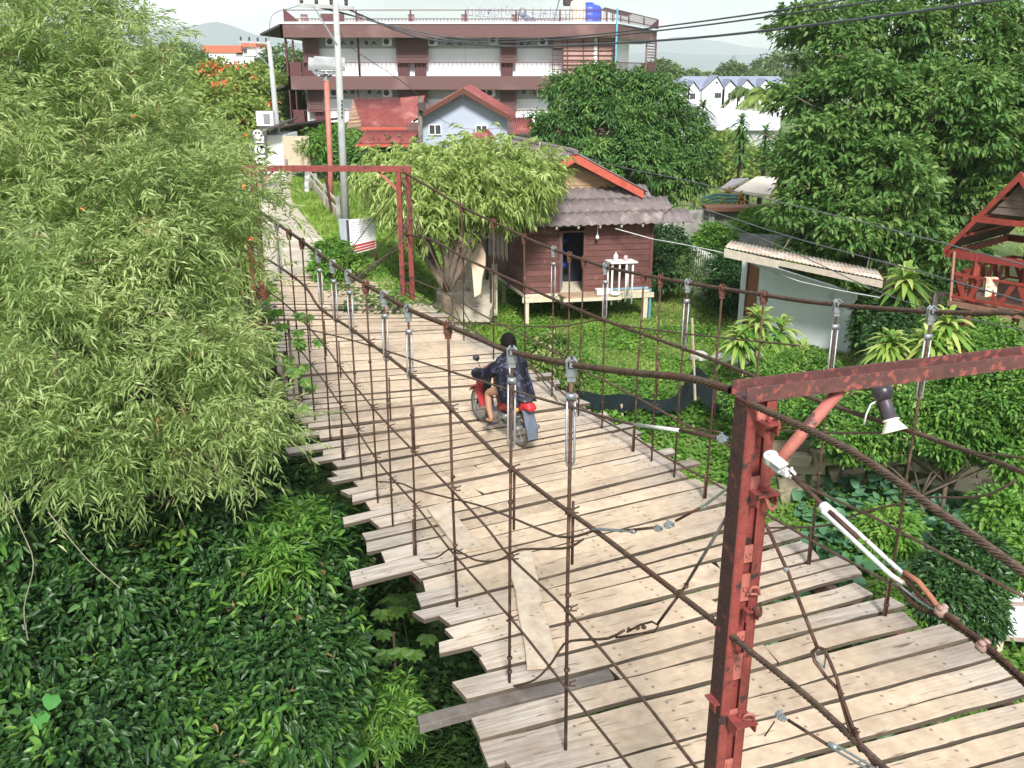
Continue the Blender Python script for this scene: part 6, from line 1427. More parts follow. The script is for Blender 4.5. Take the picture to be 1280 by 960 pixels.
mb.build('stones', m_stone, T); MB().box((10.6, 16.72, -2.5), (11, .2, 1.1)).build('mortar', M_('mortar', (.22, .19, .13), (.15, .13, .09), 1, 6, 0, .5), T)
# white roofing sheets at the lower right edge
a = G(1236, 765, -3.35); T = thing('sheet_roof', 'pale mossy sheet roof with thin battens at the lower right edge', 'roof', Vector((a.x+1, a.y, -4)))
p0 = G(1238, 800, -3.45); ms = M_('mossy_white_sheet', (.62, .66, .66), (.50, .55, .54), .7, 2, 0, .1, c3=(.25, .30, .20), s3=5, l3=.6, h3=.7)
MB().plate([p0, p0+Vector((3.5, -.4, 0)), p0+Vector((3.6, 2.0, .45)), p0+Vector((.1, 2.2, .45))], Vector((0, 0, .03))).build('sheet', ms, T)
for t in (0, .36, .68, 1): p = p0+Vector((.0+.1*t, 2.15*t, .45*t+.045)); MB().bar(p+Vector((-.1, 0, 0)), p+Vector((3.6, -.35, 0)), .06, .03).build('batten', M_('pinkish_batten', (.42, .30, .25), None, .8), T)
for dx in (.2, 3.2): MB().box(p0+Vector((dx, .1, -.6)), (.1, .1, 1.2)).build('post', m_cream, T)
tag(MB().tube([G(1120, 729, -3.0), G(1200, 727, -3.0), G(1330, 726, -3.0)], .035, 8).build('bamboo_pole', M_('bamboo', (.50, .42, .27), (.4, .33, .2), .6, 4)), 'horizontal bamboo pole above the creepers by the pale sheet roof', 'pole')
# netting with stakes
def net():
    T = thing('netting', 'black shade netting sagging between stakes across the lower garden', 'net', Vector((2.5, 19.5, -2.5)))
    tops = [(686, 462), (715, 486), (760, 492), (790, 494), (822, 502), (850, 488), (868, 458), (895, 480), (925, 490), (955, 480)]
    bots = [(704, 482), (740, 508), (775, 515), (800, 512), (825, 515), (850, 512), (872, 497), (893, 516), (925, 512), (955, 502)]
    tp_ = spline([D(x, y, 18.7) for x, y in tops], .12); bt_ = [D(x, y, 18.6) for x, y in bots]; n = len(tp_); sb = []
    tot = spline(bt_, .01); sb = [tot[int(i*(len(tot)-1)/(n-1))] for i in range(n)]
    vs = []; fs = []; m = 8
    for i in range(n):
        for j in range(m+1): t = j/m; p = tp_[i].lerp(sb[i], t); vs.append(p+Vector((0, .07*math.sin(i*1.1+j*.35)+.05*math.sin(i*.43+j*.2), 0)))
    for i in range(n-1):
        for j in range(m): fs.append((i*(m+1)+j, i*(m+1)+j+1, (i+1)*(m+1)+j+1, (i+1)*(m+1)+j))
    MB().add(vs, fs).build('net', M_('black_netting', (.008, .013, .015), (.02, .028, .03), .95, 14, 0, .5, stretch=(6, 1, 1), bscale=6, spec=.05), T, True)
    for x, y0, y1 in ((869, 398, 500), (690, 455, 490), (781, 505, 560)):
        a, b_ = D(x-4, y0, 18.65), D(x, y1, 18.6); MB().tube([a, b_], .03, 6).build('stake', M_('dry_stake', (.45, .38, .28), None, .9), T)
net()
for i, (x0, y0, x1, y1, z, r, lb) in enumerate(((468, 698, 443, 762, -3.2, .035, 'pale bamboo stick leaning in the dark undergrowth left of the deck'), (1078, 408, 1076, 447, -1.8, .05, 'pale forked stick standing beside the shed'))):
    a = G(x1, y1, z-.6); b_ = D(x0, y0, a.y-.1); tag(MB().tube([a, b_], r, 7).build('stick', M_('pale_stick', (.42, .36, .22), (.3, .25, .15), .8, 6)), lb, 'stick')
c = G(905, 455, -2); 
for i, (dx, dy, s_) in enumerate(((0, 0, .5), (.8, .4, .4), (-.6, .2, .35), (.3, -.4, .3))):
    p = Vector((c.x+dx, c.y+dy, H(c.x+dx, c.y+dy)+.08)); q_ = random.Random(i); mb = MB(); mb.lathe(p, [(s_*.3, -.1), (s_*.75, 0), (s_*.65, .1), (s_*.3, .17)], 7)
    mb.v = [v+Vector((q_.uniform(-.05, .05), q_.uniform(-.05, .05), q_.uniform(-.02, .02))) for v in mb.v]
    tag(mb.build('rock', M_('pale_rock', (.5, .5, .47), (.36, .36, .33), .9, 4, 0, .4)), ('largest flat pale stone at the lawn edge left of the outhouse', 'pale stone to the right of the largest one near the striped plant', 'pale stone farthest left at the lawn edge', 'smallest pale stone in front of the largest one')[i], 'rock', 'stones by the shed')
for i, (x, y, lb) in enumerate(((555, 0, ''),)): pass
m_pot = M_('terracotta', (.32, .14, .08), (.24, .10, .06), .8, 5)
for (x, y, z, s_, lb) in ((845, 345, -2, .32, 'terracotta pot among the shrubs by the white fence'), (1088, 440, -2, .45, 'large brown jar in the shade right of the shed')):
    p = G(x, y, z); p.z = H(p.x, p.y)-.02; tag(MB().lathe(p, [(s_*.5, 0), (s_*.8, s_*.6), (s_*.9, s_*1.3), (s_*.75, s_*1.9), (s_*.85, s_*2.0)], 20).build('plant_pot', m_pot, None, True), lb, 'pot')
# ================================================================ FAR BUILDINGS
def rowhouse():
    Y = 150; q_ = lambda x, y, yy=Y: D(x, y, yy)
    T = thing('row_house', 'distant white row of gabled houses with blue grey roof', 'building', Vector((40, 155, -2)))
    mroof = M_('blue_grey_roof', (.24, .27, .36), (.20, .23, .31), .7, .3); mwh = M_('far_white_wall', (.80, .80, .82), (.74, .74, .76), .8, .3)
    a, b_ = q_(838, 122), q_(985, 122); zt = q_(900, 112).z
    MB().box(((a.x+b_.x)/2, Y+6, (zt-2)/2), (b_.x-a.x, 12, zt+2)).build('wall', mwh, T)
    pk = q_(900, 96.5, Y+6).z
    MB().plate([Vector((a.x-.5, Y-.4, zt)), Vector((b_.x+.5, Y-.4, zt)), Vector((b_.x, Y+6, pk)), Vector((a.x+3, Y+6, pk))], Vector((0, 0, .15))).plate([Vector((a.x-.5, Y+12.4, zt)), Vector((b_.x+.5, Y+12.4, zt)), Vector((b_.x, Y+6, pk)), Vector((a.x+3, Y+6, pk))], Vector((0, 0, .15))).build('roof', mroof, T)
    for x0, xp, x1, yp in ((840, 845, 850, 105), (849, 855, 862, 104), (860, 867, 874, 103.5), (878, 896, 906, 97), (903, 913, 924, 102), (922, 934, 946, 101), (946, 957, 968, 101)):
        l, p, r_ = q_(x0, 113, Y-1), q_(xp, yp, Y-1), q_(x1, 113, Y-1)
        MB().plate([l, p, r_, Vector((r_.x, Y-1, -2)), Vector((l.x, Y-1, -2))], Vector((0, 4, 0))).build('gable_wall', mwh, T)
        for e in (l, r_): MB().plate([p+Vector((0, -.3, .25)), e+Vector((0, -.3, .15)), e+Vector((0, 4, .15)), p+Vector((0, 5, .25))], Vector((0, 0, .12))).build('gable_roof', mroof, T)
    for x, y, w_, h_ in ((866, 120, .8, .8), (897.5, 119, 1.0, .7), (912, 119, .4, .7), (938, 121, .6, .6), (896, 103, .35, .25)):
        c = q_(x, y, Y-1.1); MB().box((c.x, Y-1.06, c.z), (w_, .1, h_)).build('window', m_darkhole, T)
rowhouse()
def metalroof(pts, base, label, col):
    T = thing('metal_shed', label, 'shed', Vector((pts[0].x, pts[0].y, -2)))
    MB().plate(pts, Vector((0, 0, .12))).build('roof', M_('pale_metal_roof', col, tuple(c*.9 for c in col), .6, .6), T)
    a, b_ = pts[0], pts[1]; MB().plate([Vector((a.x+.3, a.y+.4, -2)), Vector((b_.x-.3, b_.y+.4, -2)), Vector((b_.x-.3, b_.y+.4, b_.z)), Vector((a.x+.3, a.y+.4, a.z))], Vector((0, .15, 0))).build('wall', M_('grey_wall', (.5, .5, .52), None, .8), T)
metalroof([D(890, 163, 80), D(975, 163, 80), D(975, 135, 95), D(890, 137, 95)], 0, 'large pale grey metal roof behind the dark spiky trees', (.58, .60, .63))
metalroof([D(868, 161, 78), D(900, 158, 78), D(888, 140, 88), D(870, 145, 88)], 0, 'small grey shed roof left of the large pale roof', (.40, .40, .44))
metalroof([D(820, 112, 110), D(845, 122, 110), D(838, 108, 125), D(820, 104, 125)], 0, 'blue grey roof just right of the guesthouse end', (.38, .42, .5))
metalroof([D(850, 130, 100), D(873, 135, 100), D(868, 128, 106), D(848, 124, 106)], 0, 'narrow grey roof below the white row houses', (.42, .44, .5))
c = D(330, 80, 140); T = thing('far_building', 'distant white building with orange roof band above the trees', 'building', Vector((D(295, 80, 140).x, 142, -2)))
q_ = lambda x, y: D(x, y, 140)
def fb(x0, y0, x1, y1, dy, mat, nm): a, b_ = q_(x0, y0), q_(x1, y1); MB().box(((a.x+b_.x)/2, 142+dy, (a.z+b_.z)/2), (b_.x-a.x, 6, a.z-b_.z)).build(nm, mat, T)
m_or = M_('orange_red_band', (.62, .16, .09), None, .7)
fb(255, 57, 305, 66, -.2, m_or, 'roof_band'); fb(305, 53, 323, 59, -.2, m_or, 'roof_band'); fb(257, 66, 300, 100, 0, m_hwhite, 'wall'); fb(283, 68, 340, 110, .4, m_hwhite, 'wall'); fb(305, 59, 322, 70, .2, m_hwhite, 'wall')
for x0, y0, x1, y1 in ((320, 72, 326, 79), (306, 61, 311, 65)): fb(x0, y0, x1, y1, -.1, m_darkhole, 'window')
c = D(916, 90, 260); T = thing('radio_mast', 'slender lattice radio mast far behind the white houses', 'mast', Vector((c.x, 260, -2)))
mb = MB(); top = D(916, 69, 260).z
for a in range(3):
    an = a*2.1; mb.tube([Vector((c.x+.9*math.cos(an), 260+.9*math.sin(an), -2)), Vector((c.x+.4*math.cos(an), 260+.4*math.sin(an), top))], .12, 4)
for i in range(14): z = -2+(top+2)*i/14; mb.tube([Vector((c.x-.8, 260, z)), Vector((c.x+.7, 260, z+(top+2)/14))], .08, 4)
mb.build('lattice', M_('mast_grey', (.3, .33, .36), None, .7), T)
# ================================================================ VEGETATION
m_bark = M_('grey_brown_bark', (.17, .13, .095), (.09, .07, .05), .95, 12, 0, .6)
lm_willow = leafmat('narrow_green_leaves', [(.09, .165, .042), (.20, .30, .09), (.36, .45, .18), (.56, .62, .32)], .38, .42, big=.5)
lm_light = leafmat('yellow_green_leaves', [(.13, .21, .05), (.25, .35, .09), (.38, .47, .16), (.52, .58, .27)], .40, .5, big=.3)
lm_mango = leafmat('dense_dark_leaves', [(.02, .065, .02), (.05, .13, .03), (.11, .23, .05), (.24, .36, .08)], .22, .42, big=.5)
lm_right = leafmat('broad_green_leaves', [(.025, .08, .018), (.06, .15, .03), (.13, .24, .055), (.27, .34, .11)], .28, .45, big=.45)
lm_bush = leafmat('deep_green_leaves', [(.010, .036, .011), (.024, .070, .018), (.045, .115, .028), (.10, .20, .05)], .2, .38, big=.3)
lm_dead = leafmat('dead_leaves', [(.10, .06, .03), (.22, .15, .06), (.35, .30, .10)], .2, .8)
m_twig = M_('thin_brown_twigs', (.20, .15, .10), (.12, .09, .06), .9)
lm_hedge = leafmat('creeper_hedge_leaves', [(.025, .08, .015), (.06, .16, .025), (.12, .26, .04), (.24, .38, .08)], .28, .42, big=.35)
lm_dark = leafmat('shade_undergrowth', [(.012, .035, .010), (.025, .065, .014), (.045, .11, .02), (.08, .18, .03)], .22, .5, big=.4)  # leaf colours set dark to carry the shade below trees and deck
lm_fresh = leafmat('fresh_creeper_leaves', [(.04, .12, .018), (.08, .20, .028), (.14, .29, .045), (.27, .42, .08)], .32, .45, big=.5)
lm_squash = leafmat('bluish_squash_leaves', [(.05, .14, .065), (.08, .20, .10), (.12, .26, .15), (.15, .31, .17)], .25, .5, big=.3)
lm_grass = leafmat('lawn_blades', [(.09, .18, .025), (.16, .28, .04), (.24, .37, .06), (.36, .44, .12)], .35, .6, big=.6)
lm_far = leafmat('hazy_tree_leaves', [(.05, .10, .03), (.08, .15, .04), (.13, .20, .06), (.20, .27, .09)], .25, .6, big=.5)
lm_yel = leafmat('yellowish_tree_leaves', [(.11, .19, .03), (.17, .26, .05), (.24, .32, .08), (.34, .40, .12)], .3, .6, big=.5)
lm_flower = leafmat('orange_red_flowers', [(.60, .10, .03), (.75, .18, .06), (.8, .28, .12)], .2, .6)
lm_drac = leafmat('striped_strap_leaves', [(.08, .20, .035), (.17, .31, .055), (.32, .42, .10), (.50, .55, .20)], .3, .4, big=.15)
lm_dracd = leafmat('dark_strap_leaves', [(.03, .09, .025), (.06, .14, .035), (.14, .23, .06)], .2, .4, big=.2)
m_stalk = M_('green_stalk', (.06, .13, .035), None, .6)
lm_taro = leafmat('taro_leaf', [(.06, .22, .05), (.09, .29, .07)], .35, .35)
def rnd_unit(n, r): 
    v = r.normal(size=(n, 3)); return unit(v)
def lobes_px(L): return [(np.array(W(x, y, d)), rr if isinstance(rr, tuple) else (rr, rr, rr*.9)) for x, y, d, rr in L]
def sublobe(L, k, fr, seed):
    r = np.random.default_rng(seed); out = [(c, tuple(np.array(R3)*.86)) for c, R3 in L]
    for c, R3 in L:
        d = rnd_unit(k, r); d[:, 2] = np.abs(d[:, 2])*1.1-.35; d = unit(d)
        for v in d: q_ = fr*r.uniform(.7, 1.3)*R3[0]; out.append((np.array(c)+v*np.array(R3)*.86, (q_, q_, q_*.7)))
    return out
def lobe_points(lobes, n, seed, inner=.6, cull=.62, upbias=0.):
    r = np.random.default_rng(seed); wts = np.array([l[1][0]*l[1][2] for l in lobes]); wts = wts/wts.sum()
    P = []; Nn = []
    got = 0
    while got < n:
        m = (n-got)*2+50; k = r.choice(len(lobes), m, p=wts); d = rnd_unit(m, r); c = np.array([lobes[i][0] for i in k]); R3 = np.array([lobes[i][1] for i in k])
        rad = inner + (1-inner)*np.sqrt(r.random(m)); rad *= 1+.10*np.sin(d[:, 0]*7+k)*np.cos(d[:, 2]*6+k*2)
        p = c + d*R3*rad[:, None]; ok = np.ones(m, bool)
        for j, (cj, rj) in enumerate(lobes):
            q = np.linalg.norm((p-cj)/np.array(rj), axis=1); ok &= (q > cull) | (k == j)
        ok &= r.random(m) < (.45+.55*np.clip(d[:, 2]+.7, 0, 1))
        P.append(p[ok]); Nn.append(d[ok]); got += ok.sum()
    return np.concatenate(P)[:n], np.concatenate(Nn)[:n]
def willow_leaves(name, P, Nn, parent, mat, K=12, L=(.35, .6), leaf=(.11, .17), wid=.026, droop=.4, seed=1, per=6, rc=.22, spread=.8, ldroop=.25):
    """P are branch tips; each carries a fan of 'per' sprigs with K leaves."""
    r = np.random.default_rng(seed); T_ = len(P)
    B = unit(Nn + r.normal(0, .45, (T_, 3)) + np.array([0, 0, -.05]))
    P = np.repeat(P, per, 0) + r.normal(0, rc*.5, (T_*per, 3)); S = len(P)
    D_ = unit(np.repeat(B, per, 0) + r.normal(0, spread*.6, (S, 3))); Ls = r.uniform(*L, S)[:, None]
    dr_ = (droop*r.uniform(.2, 1.5, S))[:, None, None]
    t = np.linspace(.12, 1, K)[None, :, None]
    p = P[:, None] + D_[:, None]*Ls[:, None]*t + np.array([0, 0, -1.])*Ls[:, None]*dr_*t*t
    tan = unit(D_[:, None] + np.array([0, 0, -1.])*2*dr_*t)
    side = unit(np.cross(tan, unit(np.array([0, 0, 1.])+r.normal(0, .5, (S, 3)))[:, None])) * np.where(np.arange(K) % 2, 1, -1)[None, :, None]
    dv = unit(tan*.8 + side*.75 + r.normal(0, .22, p.shape) + np.array([0, 0, .08]))
    p = p.reshape(-1, 3); dv = dv.reshape(-1, 3); n = len(p)
    up = unit(np.array([0, 0, 1.]) + r.normal(0, .5, (n, 3)))
    return leafmesh(name, p, dv, r.uniform(*leaf, n), r.uniform(wid*.8, wid*1.25, n), mat, parent, 'lance', .15, ldroop, up)
def clump_leaves(name, P, Nn, parent, mat, M=10, rc=.35, leaf=(.14, .22), asp=.42, droop=.3, seed=1, flat=.55, kind='ovate'):
    r = np.random.default_rng(seed); S = len(P)
    rad = np.abs(r.normal(0, 1, (S, M, 1)))**.8; off = unit(r.normal(size=(S, M, 3)) + Nn[:, None]*.9)
    off = off*rad*rc*.7; off[..., 2] *= flat; p = P[:, None] + off
    dv = unit(off/rc + Nn[:, None]*.5 + r.normal(0, .45, p.shape) + np.array([0, 0, -.15]))
    p = p.reshape(-1, 3); dv = dv.reshape(-1, 3); n = len(p)
    up = unit(np.repeat(Nn, M, 0)*.6 + np.array([0, 0, .9]) + r.normal(0, .4, (n, 3)))
    L = r.uniform(*leaf, n); return leafmesh(name, p, dv, L, L*asp, mat, parent, kind, .18, droop, up)
def limbs(base, targets, r0, parent, mat=m_bark, fork=.35, name='trunk', seed=0, twigs=None, wob=.12, lim=.9, tk=.18):
    q = random.Random(seed); mb = MB(); base = Vector(base); cen = sum((Vector(t) for t in targets), Vector())/len(targets)
    F = base.lerp(cen, fork); F.x = base.x*.6+F.x*.4; F.y = base.y*.6+F.y*.4
    mb.tube(spline([base-Vector((0, 0, .2)), base.lerp(F, .5)+Vector((q.uniform(-wob, wob), q.uniform(-wob, wob), 0)), F], .3), [r0*1.15, r0, r0*.9, r0*.8, r0*.75]+[r0*.75]*60, 10) if False else None
    sp_ = spline([base-Vector((0, 0, .2)), base.lerp(F, .5)+Vector((q.uniform(-wob, wob), q.uniform(-wob, wob), 0)), F], .3); mb.tube(sp_, [r0*(1.15-.4*i/len(sp_)) for i in range(len(sp_))], 10)
    for t in targets:
        t = F.lerp(Vector(t), lim); L = (t-F).length; m = F.lerp(t, .5)+Vector((q.uniform(-.12, .12)*L, q.uniform(-.12, .12)*L, .10*L)); s_ = spline([F, m, t], .3)
        mb.tube(s_, [max(.012, r0*.6*(1-.85*i/len(s_))) for i in range(len(s_))], 7)
        if twigs:
            for k in range(twigs):
                a = s_[int(len(s_)*q.uniform(.35, .95))]; e = t + Vector((q.uniform(-1, 1), q.uniform(-1, 1), q.uniform(-.7, .7)))*L*.35; s2 = spline([a, a.lerp(e, .5)+Vector((0, 0, .08*L)), e], .25)
                mb.tube(s2, [max(.004, r0*tk*(1-.8*i/len(s2))) for i in range(len(s2))], 5)
    return mb.build(name, mat, parent, True)
def ground_at(p): return Vector((p[0], p[1], H(p[0], p[1])))
def tree(name, label, base, lobes, r0, mat, n, style='clump', group=None, cat='tree', seed=1, twigs=3, inner=.6, fork=.35, sub=0, **kw):
    base = Vector(base); T = thing(name, label, cat, base, group)
    limbs(base, [l[0] for l in lobes], r0, T, seed=seed, twigs=twigs, fork=fork, lim=.72 if style == 'willow' else .9, tk=.08 if style == 'willow' else .18)
    if sub: lobes = sublobe(lobes, sub, .46 if cat == 'bush' else .34, seed)
    P, Nn = lobe_points(lobes, n, seed, inner)
    if style == 'willow': willow_leaves('crown', P, Nn, T, mat, seed=seed, **kw)
    else: clump_leaves('crown', P, Nn, T, mat, seed=seed, **kw)
    return T
# ---- big narrow-leaved tree on the left, close to the camera
LL = lobes_px([(30, 20, 12.5, 1.45), (110, 130, 12, 1.15), (10, 150, 11.5, 1.4), (205, 205, 12, .95), (255, 255, 11.5, .8), (150, 260, 11.3, 1.15), (30, 300, 10.8, 1.3), (268, 335, 11.6, .62), (190, 370, 10.8, 1.0), (70, 430, 10.2, 1.15), (268, 445, 10.8, .55), (190, 490, 10.3, .95), (322, 528, 10.6, .42), (270, 545, 10.4, .55), (60, 545, 10, .9), (150, 560, 10, .75)])
base = ground_at((-4.6, 11.4)); base.z = -4.6
tree('narrow_leaved_tree', 'large drooping narrow leaved tree filling the left side beside the bridge', base, LL, .26, lm_willow, 1950, 'willow', seed=3, twigs=7, sub=6, inner=.35, fork=.45, K=11, L=(.2, .42), leaf=(.085, .15), wid=.021, per=6, droop=.28)
wt = [o for o in bpy.data.objects if o.name == 'narrow_leaved_tree'][0]; L2 = sublobe(LL, 6, .34, 3); P, Nn = lobe_points(L2, 90, 77, .8)
willow_leaves('dry_leaves', P, Nn, wt, lm_dead, K=7, L=(.15, .3), leaf=(.07, .12), wid=.018, per=2, seed=9)
P, Nn = lobe_points(L2, 260, 78, .7); mb = MB(); q_ = random.Random(4)
for p, nn in zip(P, Nn):
    p = Vector(p); d_ = (Vector(nn)+Vector((q_.uniform(-.7, .7), q_.uniform(-.7, .7), q_.uniform(-.9, .3)))).normalized(); s_ = spline([p-d_*.3, p+Vector((0, 0, .06)), p+d_*q_.uniform(.3, .6)+Vector((0, 0, -.08))], .12); mb.tube(s_, [max(.002, .007*(1-i/len(s_))) for i in range(len(s_))], 4)
tag(mb.build('twigs', m_twig, wt, True), kind='stuff')
# ---- light green tree at the far portal
LT = lobes_px([(x_-8, y_-4, d_, r_) for x_, y_, d_, r_ in [(535, 245, 23.2, (.95, .9, .75)), (600, 238, 24, (1.15, 1.2, .8)), (655, 240, 24.4, (.8, .9, .65)), (500, 232, 24, (.65, .8, .6)), (585, 208, 24.4, (.7, .8, .5)), (550, 275, 23.2, (.55, .7, .45)), (618, 262, 24, (.5, .6, .4)), (635, 202, 24.6, (.5, .6, .4)), (684, 218, 24.8, (.4, .5, .45)), (477, 222, 24, (.3, .4, .3)), (528, 205, 24, (.45, .5, .35))]])
b = G(556, 385, -.9); b = Vector((b.x, b.y, H(b.x, b.y)))
tree('light_green_tree', 'light yellow green drooping tree beside the far portal in front of the stilt house', b, LT, .17, lm_light, 540, 'willow', seed=5, twigs=5, inner=.3, K=7, L=(.18, .42), leaf=(.14, .27), wid=.058, droop=.45, per=5, rc=.34, ldroop=.55)
tb = MB(); q_ = random.Random(1)
for i in range(60):
    a = q_.uniform(0, 6.28); z = q_.uniform(0, 1.3); p = b+Vector((.3*math.cos(a), .3*math.sin(a), z)); tb.tube([p, p+Vector((q_.uniform(-.2, .25), q_.uniform(-.2, .1), -q_.uniform(.1, .5)))], .008, 4)
tag(tb.build('dry_creeper', M_('dry_stems', (.30, .22, .14), (.2, .15, .1), .9)), 'tangle of dry creeper stems round the foot of the light green tree', 'creeper')
# ---- mango behind the stilt house
LM = lobes_px([(740, 118, 38.5, 1.5), (700, 165, 38, 1.15), (760, 165, 37.5, 1.7), (812, 135, 39, 1.45), (850, 178, 38.5, 1.4), (800, 200, 37, 1.7), (865, 212, 38, 1.05), (742, 205, 37, 1.3), (785, 120, 39, 1.2), (840, 225, 37, 1.1), (880, 190, 39, .6)])
tree('dark_round_tree', 'dense round dark green tree behind the stilt house roof', ground_at((5.2, 38.5)), LM, .3, lm_mango, 2300, seed=6, M=23, rc=.36, leaf=(.13, .23), asp=.38, droop=.45, inner=.7, flat=.6, sub=9)
# ---- big tree on the right
LR = lobes_px([(1035, 45, 29, 1.5), (1100, 55, 30, 2.0), (1190, 60, 30, 2.1), (1275, 75, 30, 2.0), (1014, 125, 28, 1.0), (1070, 130, 27, 1.7), (1160, 145, 27, 1.9), (1250, 165, 28, 1.9), (993, 195, 28, .72), (1030, 205, 26.5, 1.45), (1110, 220, 26, 1.5), (1000, 265, 26, .8), (1060, 280, 25.5, 1.1), (1130, 300, 26, 1.2), (1015, 315, 26.5, .7), (1345, 120, 29, 2.4), (1200, 245, 29, 1.6), (1180, 310, 29.5, 1.3), (1310, 230, 30, 2.0), (1040, 345, 27, .8)])
tree('spreading_tree', 'huge broad leaved tree spreading over the right of the yard', ground_at((12.0, 29)), LR, .42, lm_right, 5400, seed=7, twigs=4, M=18, rc=.38, leaf=(.13, .25), asp=.46, droop=.3, inner=.6, flat=.38, sub=8)
# ---- trees beyond on the left
def simple(name, label, lob, mat, n, seed, basez=None, r0=.2, grp='trees in the distance', **kw):
    L = lobes_px(lob); c = np.mean([l[0] for l in L], 0); k = dict(M=9, rc=.6, leaf=(.28, .45), asp=.5, inner=.65); k.update(kw)
    b = ground_at((c[0], c[1])); return tree(name, label, b, L, r0, mat, n, seed=seed, group=grp, **k)
simple('background_tree', 'hazy green tree below the orange roofed far building', [(215, 95, 85, 3.2), (245, 105, 80, 3.0), (200, 130, 75, 3.5), (232, 78, 95, 2.0)], lm_far, 1300, 11)
ft = simple('flowering_tree', 'green tree with orange red flowers left of the guesthouse', [(270, 112, 62, 1.9), (300, 125, 60, 2.0), (275, 150, 58, 2.2), (305, 160, 56, 1.8), (252, 130, 62, 1.8)], lm_yel, 1500, 12)
P, Nn = lobe_points(lobes_px([(268, 100, 61, 1.0), (280, 118, 58, .9), (262, 88, 61, .5), (298, 122, 59, .7), (302, 143, 56, .5), (292, 92, 61, .7), (313, 105, 60, .4), (338, 132, 52, .3)]), 200, 5, .3); clump_leaves('flowers', P, Nn, ft, lm_flower, M=7, rc=.3, leaf=(.18, .3), asp=.8, seed=4)
simple('background_tree', 'yellowish green tree immediately left of the guesthouse balconies', [(340, 130, 66, 2.0), (330, 165, 64, 2.2), (360, 150, 68, 1.8), (322, 110, 68, 1.8), (345, 185, 60, 1.5)], lm_yel, 1500, 13)
simple('background_tree', 'dark green tree showing through the guesthouse side balcony', [(352, 85, 82, 2.0), (365, 120, 80, 2.4), (340, 92, 84, 1.5)], lm_far, 700, 14)
simple('background_tree', 'green tree low behind the narrow leaved crown at far left', [(130, 190, 60, 4), (60, 180, 65, 5), (190, 180, 58, 3), (250, 195, 50, 2.2), (295, 200, 46, 1.4)], lm_yel, 2200, 15, leaf=(.3, .5))
# flower dots among the near leaves (blossoms of a climber)
P = np.array([W(x, y, 9.6+.02*i) for i, (x, y) in enumerate([(305, 232), (168, 145), (314, 297), (308, 168), (104, 260)])]); pb = []
for i, p in enumerate(P): 
    o = clump_leaves('orange_blossom', p[None]+np.array([[0, -.0, 0]]), np.array([[0, -1., 0]]), None, lm_flower, M=5, rc=.02, leaf=(.02, .035), asp=.7, seed=i)
    tag(o, ('orange blossom on the right side of the left tree level with the portal beam', 'orange blossom high in the left tree right of its middle', 'lowest orange blossom at the right edge of the left tree', 'orange blossom nearest the lettered dark board', 'orange blossom in the middle of the left tree crown', 'orange blossom nearest the top left corner', 'orange blossom just below and right of the top left one')[i], 'blossom', 'blossoms in the left tree')
# ---- small trees near the left fence, papaya-like
simple('small_tree', 'small feathery green tree in front of the guesthouse ground floor', [(412, 182, 50, .9), (430, 176, 50, .8), (395, 186, 49, .7), (445, 195, 49, .7)], lm_fresh, 420, 16, r0=.08, grp=None, leaf=(.2, .35), asp=.3)
simple('shrub', 'dark shrub in front of the red roofed wing', [(470, 205, 42, 1.2), (490, 200, 42, 1.0), (455, 215, 42, .9)], lm_mango, 420, 17, grp=None, leaf=(.2, .3), cat='shrub')
simple('shrub', 'bluish green shrub behind the low fence on the verge', [(405, 232, 44, .9), (420, 236, 43, .8), (395, 225, 44, .6)], lm_bush, 380, 18, grp=None, leaf=(.15, .25), cat='shrub')
simple('shrub', 'dark shrub beside the notice board at the bridge end', [(415, 318, 23.4, .42), (432, 330, 22.5, .36), (404, 335, 22.6, .3)], lm_fresh, 420, 19, grp=None, leaf=(.07, .13), rc=.16, cat='shrub', r0=.03)
# ---- right background
simple('background_tree', 'light green bushy tree between the dark round tree and the spiky trees', [(905, 192, 60, 1.2), (885, 185, 62, .9), (925, 212, 58, 1.4), (900, 215, 58, 1.4), (950, 215, 56, 1.1), (945, 232, 55, .9)], lm_yel, 1700, 21, r0=.15)
simple('background_tree', 'bluish tree far behind the white row houses on the right', [(960, 98, 230, 5), (985, 92, 230, 6), (1010, 96, 230, 6), (945, 100, 220, 3)], lm_far, 500, 22, leaf=(.9, 1.4), rc=1.5)
simple('background_tree', 'bluish tree behind the left end of the row houses', [(830, 100, 190, 3.5), (822, 96, 190, 3), (845, 104, 190, 2)], lm_far, 400, 23, leaf=(.8, 1.2), rc=1.4)
simple('background_tree', 'small far tree rising over the row house roof near the mast', [(913, 92, 210, 2.3), (922, 94, 210, 2.2), (905, 94, 210, 1.6)], lm_far, 300, 24, leaf=(.7, 1.0), rc=1)
simple('background_tree', 'tiny far tree over the middle of the row house roof', [(865, 96, 215, 1.6), (885, 97, 215, 1)], lm_far, 120, 25, leaf=(.6, .9), rc=.8)
